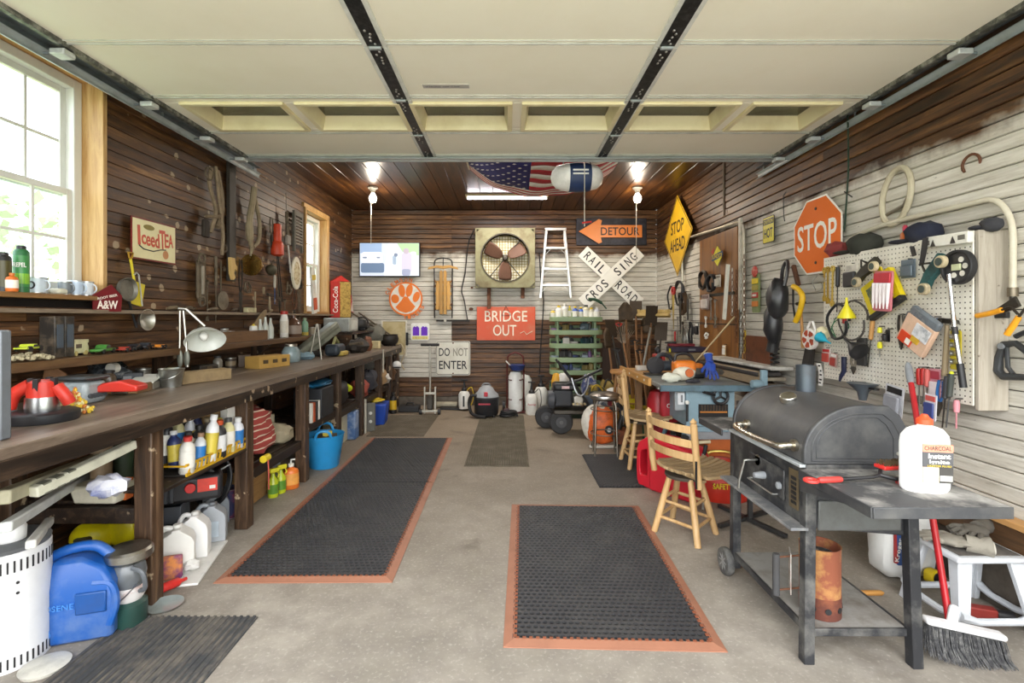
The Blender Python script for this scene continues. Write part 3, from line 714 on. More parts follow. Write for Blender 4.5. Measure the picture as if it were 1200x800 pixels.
MB(T(-.095,-.085,.19)).prism([(-.03,-.08),(.0,-.08),(.012,.0),(-.008,.09),(-.03,.09)],-.004,.008,'Y').build('emblem',P('b53a3a',.5),bag)
text('lettering','Kroger',.12,.03,(-.11,-.094,.18),WHITE,bag,.001,.01,math.radians(-80))
pk = thing('wood_peg','short golden wooden peg lying on the floor before the bag','peg',(1.78,2.42,.013)); MB().tube([(-.07,0,0),(-.055,0,0),(.06,.0,0),(.075,0,0)],[.006,.012,.013,.004],10).build('peg',WOOD('b57a38','d09a50','X'),pk)
tp = thing('tape_measure','yellow and black tape measure on the floor behind the stool leg','tape measure',(2.18,2.52,.0),.3); MB(T(0,0,.045)).prism(rrect(.07,.065,.02),-.02,.02).build('case',YEL,tp,.003); MB(T(0,-.021,.045)).prism(circ(.022,16),-.003,.002).build('emblem',BLACK,tp)
vc = thing('pipe_clamp','red and black hand clamp on the floor under the step stool','clamp',(2.14,2.24,.0),-.35); MB().box((-.01,0,.03),(.16,.045,.05)).build('jaw',P('8b2b22',.6,0,.4),vc,.006); MB().cyl((.07,0,.03),(.13,0,.03),.022,n=12).build('screw_collar',BLACK,vc)
# ================================================================ STOOL WITH LADDER BACK
SW = WOOD('a98452','c6a272','Z',.5,.7,'d4b689',None,.06); SWX = WOOD('8c7552','b59a72','X',.55,.8,'6e5a3c',None,.15)
sl = thing('swivel_stool','low pale wooden stool with a ladder back in front of the red fuel can','stool',(1.13,3.14,0))
Ls = [(-.19,.01),(-.0,-.225),(.19,-.03),(0,.225)]
Lt = [(-.085,.005),(0,-.10),(.085,-.015),(0,.10)]
for (a,b) in zip(Ls,Lt): MB().tube([(a[0],a[1],0),((a[0]+b[0])/2,(a[1]+b[1])/2,.19),(b[0]*1.05,b[1]*1.05,.365)],[.0195,.021,.018],12).build('leg',SW,sl)
def lp(i,z): f = z/.36; return Vector((Ls[i][0]*(1-f)+Lt[i][0]*f,Ls[i][1]*(1-f)+Lt[i][1]*f,z))
for z_,off in ((.10,0),(.20,.02)):
    for i in range(4): MB().cyl(lp(i,z_+(off if i % 2 else 0)),lp((i+1)%4,z_+(off if i % 2 else 0)),.0105,n=10).build('rung',SW,sl)
MB().lathe([(0,.355),(.115,.355),(.12,.362),(.12,.376),(.06,.382),(0,.382)],24).build('swivel_ring',P('4a4238',.7),sl)
# slatted saddle seat turned to face right
seat = Matrix.Translation((.07,0,0)) @ RD(23)
sc_ = [ -.2+.0445*i for i in range(10)]
for i,y_ in enumerate(sc_):
    hw = .225*math.sqrt(max(.12,1-(y_/.235)**2)); s_ = MB(seat)
    def fn(u,v,y_=y_,hw=hw): x_ = -hw+2*hw*u; return (x_,y_-.017+.034*v,.408+.030*(x_/.22)**2+.012*abs(y_)/.2)
    s_.sheet(8,1,fn,.02); s_.build('seat_slat',SWX,sl,.003)
MB(seat).box((-.10,0,.387),(.03,.36,.016)).box((.10,0,.387),(.03,.36,.016)).build('seat_batten',SWX,sl,.003)
for s_ in (-1,1):
    x_,y_ = -.175,s_*.20
    po = MB(seat).tube([(x_+.015,y_,.36),(x_,y_,.45),(x_-.03,y_,.74)],[.019,.021,.0205],14)
    po.tube([(x_-.03,y_,.74),(x_-.031,y_,.748),(x_-.032,y_,.757),(x_-.034,y_,.778)],[.0205,.014,.021,.003],12)
    po.build('back_post',SW,sl)
for z_ in (.52,.60,.685):
    r_ = MB(seat)
    def fn(u,v,z_=z_): q = -1+2*u; return (-.187-(z_-.45)*.10-.045*(1-q*q)*.9,q*.19,z_+.004*0+.046*v-.0)
    P1 = [fn(i/10,0) for i in range(11)]; P2 = [fn(i/10,1) for i in range(11)]
    vs = P1+P2+[(p[0]-.011,p[1],p[2]) for p in P1]+[(p[0]-.011,p[1],p[2]) for p in P2]; fs = []
    for i in range(10): fs += [(i,i+1,12+i,11+i),(22+i,33+i,34+i,23+i),(i,22+i,23+i,i+1),(11+i,12+i,34+i,33+i)]
    fs += [(0,11,33,22),(10,32,43,21)]
    r_.add(vs,fs).build('back_slat',SW,sl,.003)
MB(seat).box((-.2,-.215,.45),(.006,.012,.16)).build('back_bracket',BLACK,sl)

s2 = copy_tree(sl); s2['label'] = 'taller wooden swivel stool beside the metal stool, behind the red fuel can'; sl['group'] = s2['group'] = 'wooden swivel stools'
s2.location = (1.235,4.58,0); s2.rotation_euler = (0,0,math.radians(-38)); s2.scale = (1.06,1.06,1.12)
# ================================================================ KIT : builders of common tools; every one faces local -Y, hangs down from its origin
def hung(name,label,cat,loc,rz=0,roll=0,group=None): return thing(name,label,cat,loc,rz,group,0,math.radians(roll))
HW = WOOD('a8743c','c79553','Z',.5,1,None,None,.1)
def k_hammer(t,L=.30,hm=IRON,wm=HW,claw=True):
    MB().tube([(0,0,-.02),(0,0,-L*.5),(0,0,-L)],[.009,.011,.014],10).build('handle',wm,t)
    m = MB().cyl((-.045,0,0),(-.02,0,0),.014,n=10).box((0,0,0),(.045,.02,.024)).prism([(.02,-.01),(.02,.012),(.055,.006),(.06,-.012)],-.01,.01)
    m.build('head',hm,t,.002)
def k_driver(t,L=.2,c=RED,sh=STEEL):
    MB().lathe([(0,0),(.011,-.004),(.014,-.03),(.012,-L*.38),(.013,-L*.42),(.006,-L*.45)][::-1],10).build('grip',c,t)
    MB().cyl((0,0,-L*.44),(0,0,-L),.0035,n=6).build('shaft',sh,t)
def k_pliers(t,L=.2,c=BLUE,op=.02):
    for s_ in (-1,1): MB().tube(spl([(0,0,-L*.62),(s_*op*.9,0,-L*.45),(s_*op,0,-L*.2),(s_*op*.7,0,0)],3),.0065,7).build('handle',c,t)
    MB().tube([(0,0,-L*.58),(0,0,-L*.7),(0,0,-L)],[.013,.016,.004],6).build('jaws',IRON,t)
def k_wrench(t,L=.2,w=.011,m=STEEL):
    mb = MB().box((0,0,-L/2),(w,.006,L*.8))
    for z_,s_ in ((0,1),(-L,-1)):
        o = [(0,-.03*s_),(-w*1.5,-.012*s_),(-w*1.4,.008*s_),(-w*.6,.016*s_),(-w*.5,-.004*s_),(w*.5,-.004*s_),(w*.6,.016*s_),(w*1.4,.008*s_),(w*1.5,-.012*s_)]
        mb.prism([(p[0],z_+p[1]) for p in o],-.005,.005)
    mb.build('wrench',m,t)
def k_pack(t,w,h,c1,c2,d=.025,cb=None,roll=0):
    MB(RD(roll,'Y')).box((0,-.003,-h/2),(w,.004,h)).build('backing_card',c1,t,.001)
    MB(RD(roll,'Y')).box((0,-.008-d/2,-h*.62),(w*.82,d,h*.6)).build('contents',c2,t,.008)
    MB(RD(roll,'Y')).box((0,-.007,-h*.16),(w*.8,.004,h*.2)).build('header',cb or RED,t,.001)
def k_funnel(t,r,h,m,sp=.3):
    MB().lathe([(r,0),(r,-.012),(r*.2,-h*.65),(r*.12,-h),(r*.09,-h),(r*.16,-h*.63),(r*.93,-.012),(r*.93,0)],22).build('cone',m,t)
    MB().box((r*1.06,0,-.004),(r*.22,r*.3,.005)).build('hanging_tab',m,t,.002)
def k_saw(t,L,m=STEEL,hm=HW):
    MB().prism([(-.055,-.08),(.045,-.08),(.02,-L),(-.0,-L)],-.001,.001).build('blade',m,t)
    MB().ring(rrect(.12,.11,.04,4,0,-.03),rrect(.07,.05,.02,4,0,-.03),-.011,.011).build('handle',hm,t,.003)
def k_loop(t,r,tr,m,turns=2,sq=1.0,name='coil',n=26,rg=None):
    pts = []; N = int(n*turns)
    for i in range(N+1):
        a = 2*PI*i/n; k = 1+.05*math.sin(i*.37+turns)
        pts.append((r*k*math.cos(a)*sq,-.01-.008*(i/n)+.006*math.sin(i*.9),-r+r*k*math.sin(a)))
    MB().tube(pts,tr,7).build(name,m,t)
def k_cap(t,c,s_=1.0):
    MB().blob((0,0,.04*s_),(.095*s_,.085*s_,.075*s_),18,10,.18,2.5,3).build('crown',c,t)
    MB().blob((-.11*s_,-.01,.012),(.075*s_,.075*s_,.012),16,6).build('brim',c,t)
def k_bottle(t,r,h,body,cap,label=None,neck=.35,sy=1.0,lh=(.18,.62),lab_name='label'):
    MB().lathe([(0,0),(r*.9,0),(r,.006),(r,h*.66),(r*.85,h*.76),(r*neck,h*.84),(r*neck,h*.9)],18,sy=sy).build('body',body,t)
    MB().lathe([(r*neck*1.25,h*.88),(r*neck*1.25,h*.99),(r*neck*1.05,h),(0,h)],14,sy=1).build('cap',cap,t)
    if label: MB().lathe([(r*1.015,h*lh[0]),(r*1.015,h*lh[1])],18,sy=sy).build(lab_name,label,t)
def k_can(t,r,h,body,rim=STEEL,cap=None,label=None):
    MB().lathe([(0,0),(r,0),(r,h*.86),(r*.8,h*.91),(r*.5,h*.93),(0,h*.93)] if cap else [(0,0),(r,0),(r,h),(r*.94,h),(r*.94,h*.97),(0,h*.97)],18).build('can',body,t)
    if cap: MB().lathe([(r*.62,h*.9),(r*.62,h*.99),(r*.5,h),(0,h)],14).build('cap',cap,t)
    if label: MB().lathe([(r*1.015,h*.12),(r*1.015,h*.78)],18).build('label',label,t)
    if not cap:
        for z_ in (.004,h-.004): MB().tube(arc((0,0,z_),r,0,360,18,'XY')[:-1],.003,5,True).build('rim',rim,t)
def k_jug(t,w,d,h,m,cap,label=None,lw=.6):
    # moulded jug: body loft with a handle hole near the top
    out = [(-w/2,0),(w/2,0),(w/2,h*.62),(w*.42,h*.74),(w*.14,h*.9),(w*.14,h*.94),(-w*.1,h*.94),(-w*.1,h*.9),(-w*.46,h*.74),(-w/2,h*.6)]
    MB().prism([(max(-w/2,min(w/2,x_)),z_) for x_,z_ in out],-d/2,d/2).build('body',m,t,.018,3)
    MB().tube(spl([(-w*.08,0,h*.9),(-w*.32,0,h*.93),(-w*.47,0,h*.8),(-w*.5,0,h*.6),(-w*.44,0,h*.45)],4),d*.13,8).build('handle',m,t)
    MB().cyl((w*.02,0,h*.93),(w*.02,0,h),w*.13,w*.12,14).build('cap',cap,t,.003)
    if label: MB().box((w*.03,-d/2-.002,h*.34),(w*lw,.004,h*.4)).build('label',label,t,.001)
def k_box(t,w,d,h,m,flap=False,lab=None,letter=None,lc=BLACK):
    MB().box((0,0,h/2),(w,d,h)).build('carton' if not flap else 'carton',m,t,.003)
    if lab: MB().box((0,-d/2-.001,h*.5),(w*.7,.003,h*.5)).build('label',lab,t)
    if letter: text('lettering',letter,w*.6,h*.22,(0,-d/2-.004,h*.52),lc,t,.0005)
def crate(t,w,d,h,m,th=.012,rows=2):
    for sy_ in (-1,1):
        for r_ in range(rows): MB().box((0,sy_*(d/2-th/2),h*(r_+.5)/rows),(w,th,h/rows-.006)).build('slat',m,t,.002)
    for sx_ in (-1,1): MB().box((sx_*(w/2-th/2),0,h/2),(th*.98,d-2*th,h)).build('end_panel',m,t,.002)
    MB().box((0,0,th/2),(w-2*th,d-2*th,th)).build('bottom',m,t)
# ================================================================ RIGHT WALL
PX = 2.19
def PG(px,py,d=.0):
    X = PX-d; Y = X*FX/(px-VX); return Vector((X,Y,CZ-(py-VY)*Y/FX))
# pegboard box: local x runs towards the camera
t = NT('pegboard'); tc = t.node('ShaderNodeTexCoord'); sp = t.node('ShaderNodeSeparateXYZ'); t.link(tc.outputs['Object'],sp.inputs[0])
def fr(o,k): return t.math('ABSOLUTE',t.math('SUBTRACT',t.math('FRACT',t.math('MULTIPLY',o,k)),.5))
dd = t.math('SQRT',t.math('ADD',t.math('POWER',fr(sp.outputs[0],38.0),2),t.math('POWER',fr(sp.outputs[2],38.0),2)))
n = t.noise(t.coords((1,1,1)),5,6,.65); base = t.ramp(n,[(.3,'cfc8b8'),(.55,'e4dfd2'),(.75,'efece2')])
t.base(t.mix(t.ramp(dd,[(.13,1.0),(.17,0.0)]),base,'4e463c')); t.rough(.55); t.bump(dd,.15,.003); PEG = t.m
pb = thing('pegboard','large white pegboard panel box on the right wall full of hanging tools','pegboard',(PX,2.31,.955),RROT)
PL = 1.09; PH = .825
for a,b in ((-PL,-.62),(-.617,0)): MB().box(((a+b)/2,.004,PH/2),(b-a,.008,PH)).build('panel',PEG,pb,.001)
GWD = WOOD('8f8678','b4ab9c','Z',.75,.8,'c9c2b4','55483a',.05)
MB().box((.011,.078,PH/2-.01),(.02,.14,PH+.02)).build('side_board',GWD,pb,.003)
MB().box((-PL/2,.075,PH-.012),(PL,.13,.022)).box((-PL+.01,.075,PH/2),(.02,.13,PH)).build('frame',GWD,pb,.003)
MB().box((-PL/2,.07,.012),(PL,.12,.022)).build('bottom_rail',WOOD('6e6152','9b8f7e','X'),pb,.003)
# --- signs
def sign_plate(out,th=.004): return MB().prism(out,-th,0)
SW_ = P('f1eee4',.4,0,.1)
p = RW(957,276,.05); st = thing('stop_sign','orange red octagonal STOP sign with white border on the right wall','sign',(p.x,p.y,p.z),RROT)
o8 = [(.305*math.cos(PI/8+k*PI/4),.305*math.sin(PI/8+k*PI/4)) for k in range(8)]; i8 = [(a*.955,b*.955) for a,b in o8]
sign_plate(o8).build('plate',SW_,st); MB().prism(i8,-.0052,-.004).build('face',P('e8701c',.7,0,.08,'cc5a14'),st)
text('lettering','STOP',.46,.20,(0,-.0056,0),SW_,st,.0006,.01); 
for z_ in (.2,-.2): MB(T(0,-.006,z_)).prism(circ(.011,10),-.004,0).build('bolt',IRON,st)
p = RW(901,269,.03); h_ = thing('hot_sign','small yellow and black CAUTION HOT sign on the right wall','sign',p,RROT)
MB().prism(rrect(.19,.235,.015,3),-.004,0).build('plate',BLACK,h_); MB().prism(rrect(.175,.22,.01,3),-.0052,-.004).build('face',P('d9c92a',.4),h_)
MB().box((0,-.0056,.072),(.17,.0012,.05)).build('band',BLACK,h_); text('lettering','CAUTION',.15,.032,(0,-.0068,.072),P('d9c92a',.4),h_,.0005); text('lettering','HOT',.14,.085,(0,-.0058,-.03),BLACK,h_,.0006,.02)
p = RW(794,276,.06); sa = thing('stop_ahead_sign','yellow diamond STOP AHEAD sign on the right wall near the back corner','sign',p,RROT+.0)
dm = lambda r: [(r,0),(0,r),(-r,0),(0,-r)]
YS = P('d3a81f',.45,0,.25,'a87a18',5); MB().prism(dm(.545),-.004,0).build('plate',YS,sa); MB().ring(dm(.525),dm(.508),-.0053,-.004).build('border_line',BLACK,sa)
text('lettering','STOP',.50,.17,(0,-.0056,.12),BLACK,sa,.0006,.01); text('lettering','AHEAD',.56,.17,(0,-.0056,-.12),BLACK,sa,.0006,.01)
# --- plywood tool panel framed by bent conduit
p = RW(842,350,.0)
pl = thing('plywood_board','brown varnished plywood panel hung with tools on the right wall','panel',(XR-.02,5.5,.0),RROT)
def ry_(px,py,d=.06): q = RW(px,py,d); return (5.5-q.y,q.z)          # local x, z on the panel frame
a = ry_(821,282); b = ry_(862,420)
MB().box(((a[0]+b[0])/2,-.03,(2.28+.85)/2),(b[0]-a[0]+.06,.018,1.43)).build('plywood_sheet',WOOD('5e3a1c','94622f','Z',.4,.3,'a8763c',None,.03),pl,.002)
MB().box(((a[0]+b[0])/2,-.042,1.3),(b[0]-a[0]+.06,.004,.012)).build('sheet_joint',DARK,pl)
MB().box(((a[0]+b[0])/2,-.045,1.62),(b[0]-a[0]-.05,.012,.03)).build('hook_rail',IRON,pl)
PIPE = METAL('c9c3b3',.45,.3,'7a6a52')
cp = thing('conduit_frame','bent grey conduit running round the plywood panel on the right wall','conduit',(XR-.045,5.5,0),RROT)
pts = [(-.95,0,.9),(-.95,0,2.25),(-.93,0,2.34),(-.86,0,2.39),(.62,0,2.32),(.71,0,2.28),(.735,0,2.2),(.735,0,1.35),(.75,0,1.2),(.85,0,1.15),(1.2,0,1.15)]
MB().tube(pts,.014,8).build('pipe',PIPE,cp)
MB().box((.67,-.005,1.9),(.05,.02,.9)).build('upright_strip',P('c8c2b2',.5,0,.4),cp)
su = thing('gas_station_sign','small yellow diamond sign lettered SUNOCO with a red arrow on the plywood panel','sign',RW(841,300,.10),RROT)
MB().prism([(.13,0),(0,.105),(-.13,0),(0,-.105)],-.004,0).build('plate',P('e3d82a',.4),su); MB().box((0,-.006,0),(.27,.003,.06),RD(-6,'Y').to_3x3()).build('banner',P('20406a',.5),su)
text('lettering','SUNOCO',.24,.045,(0,-.009,0),YEL,su,.0006,.01); MB().prism([(-.16,.06),(-.08,.1),(-.1,.03)],-.006,-.002).build('arrow',P('b8361e',.5),su)
peg = lambda t_,d: MB().cyl((0,-.004,.004),(0,d,.004),.003,n=5).build('peg_hook',IRON,t_)
def tool_at(fn,name,label,cat,pos,rz=RROT,roll=0,group=None,**kw):
    t_ = hung(name,label,cat,pos,rz,roll,group); fn(t_,**kw); return t_
SILV = METAL('b5b3ac',.4,.35,'5c4c3a')
for i,(px,py,f,nm,lb,kw) in enumerate((
    (826,318,k_loop,'chain_coil','dark coiled chain hanging at the top left of the plywood panel',dict(r=.10,tr=.012,m=IRON,turns=3)),
    (836,322,k_loop,'chain_coil','black cable coil hanging in the middle of the plywood panel',dict(r=.09,tr=.01,m=BLACK,turns=4)),
    (842,322,k_pack,'light_fitting','pale twin fitting hanging high on the plywood panel',dict(w=.12,h=.13,c1=P('d9d4c6',.5),c2=P('c5bfae',.5),cb=P('8a8478',.5))),
    (827,345,k_pack,'reflector_pack','pinkish grey packet hanging left on the plywood panel',dict(w=.2,h=.17,c1=P('b09c94',.5),c2=P('cfc4ba',.5),cb=P('7a625a',.5))),
    (833,350,k_wrench,'open_wrench','grey open wrench left of the white strip on the plywood panel',dict(L=.22,w=.016,m=SILV)),
    (838,352,k_wrench,'open_wrench','shorter grey wrench just left of the white strip',dict(L=.18,w=.014,m=SILV)),
    (827,372,k_wrench,'small_wrench','small bright tool low on the left of the plywood panel',dict(L=.10,w=.016,m=WHITE)),
    (838,373,k_wrench,'small_wrench','small bright shackle low in the middle of the plywood panel',dict(L=.09,w=.022,m=STEEL)),
    (829,390,k_loop,'white_ring','small white ring near the bottom left of the plywood panel',dict(r=.03,tr=.01,m=WHITE,turns=1)),
    (849,404,k_pack,'white_tag','small white tag low on the plywood panel',dict(w=.08,h=.11,c1=P('c9a46a',.6),c2=WHITE,d=.006,cb=WHITE)))):
    peg(tool_at(f,nm,lb,'tool' if 'coil' not in nm else 'chain',RW(px,py,.085),**kw),.06)
ws = thing('white_strip','long white plastic strip leaning across the plywood panel','strip',RW(853,312,.13),RROT,None,0,math.radians(9)); MB().box((0,0,-.26),(.055,.02,.56)).build('strip',P('dcdccf',.5,0,.15),ws,.003)
for i,(px,y0,y1) in enumerate(((858,316,372),(863,318,400),(868,322,420),(872,300,425))):
    ch = thing('hanging_chain',['silver chain just right of the white strip','dark chain second to the right of the white strip','long rusty chain near the panel edge','longest chain at the right edge of the plywood panel'][i],'chain',RW(px,y0,.09),RROT,'chains on the plywood panel')
    L = (y1-y0)*5.1/FX; mb = MB()
    for k in range(int(L/.034)): mb.at(T(0,0,-k*.034) @ R(PI/2*(k % 2))).tube([(0,0,.02),(.009,0,.01),(.009,0,-.012),(0,0,-.02),(-.009,0,-.012),(-.009,0,.01)],.0032,5,True)
    mb.build('links',SILV if i % 2 == 0 else RUST,ch,kind='stuff')
ps = thing('measuring_stick','long pale wooden stick leaning diagonally in front of the plywood panel','stick',(1.92,5.25,.0)); ps.location = W(815,424,5.1)
d = RW(861,371,.10)-ps.location; MB().beam((0,0,0),d,.03,.012).build('stick',WOOD('9c8664','c2ab84','Z'),ps)
ys = thing('yellow_rule','thin yellow upright rule right of the plywood panel','rule',RW(873,388,.06),RROT); MB().box((0,0,-.17),(.03,.008,.36)).build('rule',YEL,ys); MB().box((0,0,-.30),(.05,.03,.18)).build('handle',HW,ys)
# hose / saw cluster on the right wall near the corner
for i,(px,py,f,nm,lb,kw) in enumerate((
    (787,335,k_loop,'hose_loop','thin dark hose looped left of the hand tools near the corner',dict(r=.16,tr=.012,m=BLACK,turns=1.2,sq=.7)),
    (797,330,k_loop,'hose_loop','black hose loop at the top of the tool cluster near the corner',dict(r=.15,tr=.014,m=BLACK,turns=1.5)),
    (789,338,k_saw,'hand_saw','hand saw with a yellow blade hanging near the corner',dict(L=.55,m=P('b59c4a',.5),hm=RED)),
    (797,345,k_saw,'hand_saw','dark rusty saw in the middle of the corner cluster',dict(L=.5,m=IRON,hm=DARK)),
    (803,342,k_loop,'rope_hank','brown hank of rope hanging in the corner cluster',dict(r=.14,tr=.016,m=P('5a4430',.9),turns=4,sq=.5)),
    (806,350,k_driver,'long_chisel','long steel bar hanging right of the brown rope',dict(L=.6,c=IRON)),
    (794,372,k_wrench,'pipe_wrench','large grey pipe wrench below the dark saw',dict(L=.42,w=.022,m=SILV)),
    (800,378,k_wrench,'pipe_wrench','pipe wrench below the brown rope',dict(L=.38,w=.02,m=IRON)),
    (806,384,k_loop,'wire_coil','grey wire coil low in the corner cluster',dict(r=.13,tr=.006,m=SILV,turns=5,sq=.5)),
    (811,378,k_loop,'wire_coil','black strap hanging at the right of the corner cluster',dict(r=.15,tr=.01,m=BLACK,turns=2,sq=.3)),
    (791,388,k_driver,'red_driver','red handled driver low in the corner cluster',dict(L=.3,c=RED)),
    (817,378,k_pack,'wall_switch','black switch with a round white button right of the corner cluster',dict(w=.09,h=.14,c1=BLACK,c2=BLACK,cb=WHITE)))):
    peg(tool_at(f,nm,lb,'tool' if 'loop' not in nm and 'coil' not in nm else 'hose',RW(px,py,.05+.03*(i % 4)),**kw),.05+.03*(i % 4))
# --- things between sign and pegboard
tp_ = thing('wall_plaque','narrow carved plaque in red and yellow on the white boards','plaque',RW(887,318,.03),RROT)
MB().prism(rrect(.12,.36,.02,3,0,-.2),-.015,0).build('board',P('7d8a5a',.6,0,.4),tp_); MB().blob((0,-.02,.0),(.045,.02,.055),12,8).build('figure',P('b8362e',.5,0,.4,'d8c8a8',30),tp_)
for z_,c_ in ((-.09,YEL),(-.15,P('a6963c',.5)),(-.22,P('b82f2a',.5)),(-.30,P('c8742a',.5))): MB().box((0,-.018,z_),(.105,.012,.05)).build('band',c_,tp_,.003)
MB().box((0,-.025,-.22),(.07,.003,.02)).build('band',WHITE,tp_)
bl = thing('leaf_blower','black garden blower hanging by its handle left of the pegboard','blower',RW(920,318,.12),RROT)
BG = P('232326',.35,0,.2,'55524c'); 
MB().blob((-.02,-.05,-.22),(.09,.08,.17),18,12,.12,2).build('motor_housing',BG,bl)
MB().blob((-.07,-.06,-.42),(.08,.07,.16),16,10,.15,2,2).build('nozzle',BG,bl)
MB().tube(spl([(.0,-.03,-.08),(-.03,0,.03),(.03,0,.08),(.07,-.02,.0),(.06,-.04,-.12)],5),.014,8).build('carry_handle',BG,bl)
MB().tube(spl([(-.06,-.05,-.5),(-.09,-.04,-.56),(-.11,-.05,-.65)],4),[.05]*4+[.045]*5,10).build('tube_end',BG,bl)
cc = thing('coiled_cord','black coiled cord hanging below the blower','cord',RW(912,398,.08),RROT); pts = [(.035*math.cos(i*.9),.03*math.sin(i*.9)-.03,-.0052*i) for i in range(70)]; MB().tube(pts,.0065,6).build('coil',BLACK,cc)
yh = thing('yellow_bow_saw','yellow curved saw handle hanging beside the black blower','saw',RW(934,335,.16),RROT)
MB().tube(spl([(-.05,0,.0),(.02,0,-.03),(.07,0,-.09),(.03,0,-.20),(-.02,0,-.27)],5),.02,10).build('frame',P('e8b81a',.4),yh,.0); MB().tube([(-.05,0,0),(-.05,0,-.14),(-.02,0,-.27)],.008,6).build('bar',BLACK,yh)
ax = tool_at(k_hammer,'hammer','hammer with a wooden handle hanging right of the yellow saw handle','hammer',RW(938,355,.12),roll=-6,L=.34)
ax2 = tool_at(k_driver,'tyre_iron','black iron lever hanging from the nail above the blower','tool',RW(924,311,.06),roll=18,L=.20,c=IRON,sh=IRON)
rc = thing('rusty_clamp','brown wooden tool hanging behind the stop sign corner','tool',RW(930,312,.05),RROT,None,0,-.4); MB().box((0,0,-.08),(.03,.03,.18)).build('handle',RUST,rc,.006)
cl = thing('chalk_reel','white reel with rust red panels hanging left of the funnels','reel',PG(952,397,.06),RROT)
MB().prism(circ(.075,24),-.03,.0).build('drum',P('e5e2dc',.4),cl,.004)
for k in range(5): MB(R(k*2*PI/5,'Y')).prism([(.018,.012),(.055,.024),(.05,.042),(.02,.055),(.008,.025)],-.034,-.028).build('panel',P('a8411f',.6),cl)
MB().tube([(-.05,-.015,.05),(.0,-.015,.12),(.03,-.015,.12),(.065,-.015,.04)],.008,8).build('bail',P('e5e2dc',.4),cl)
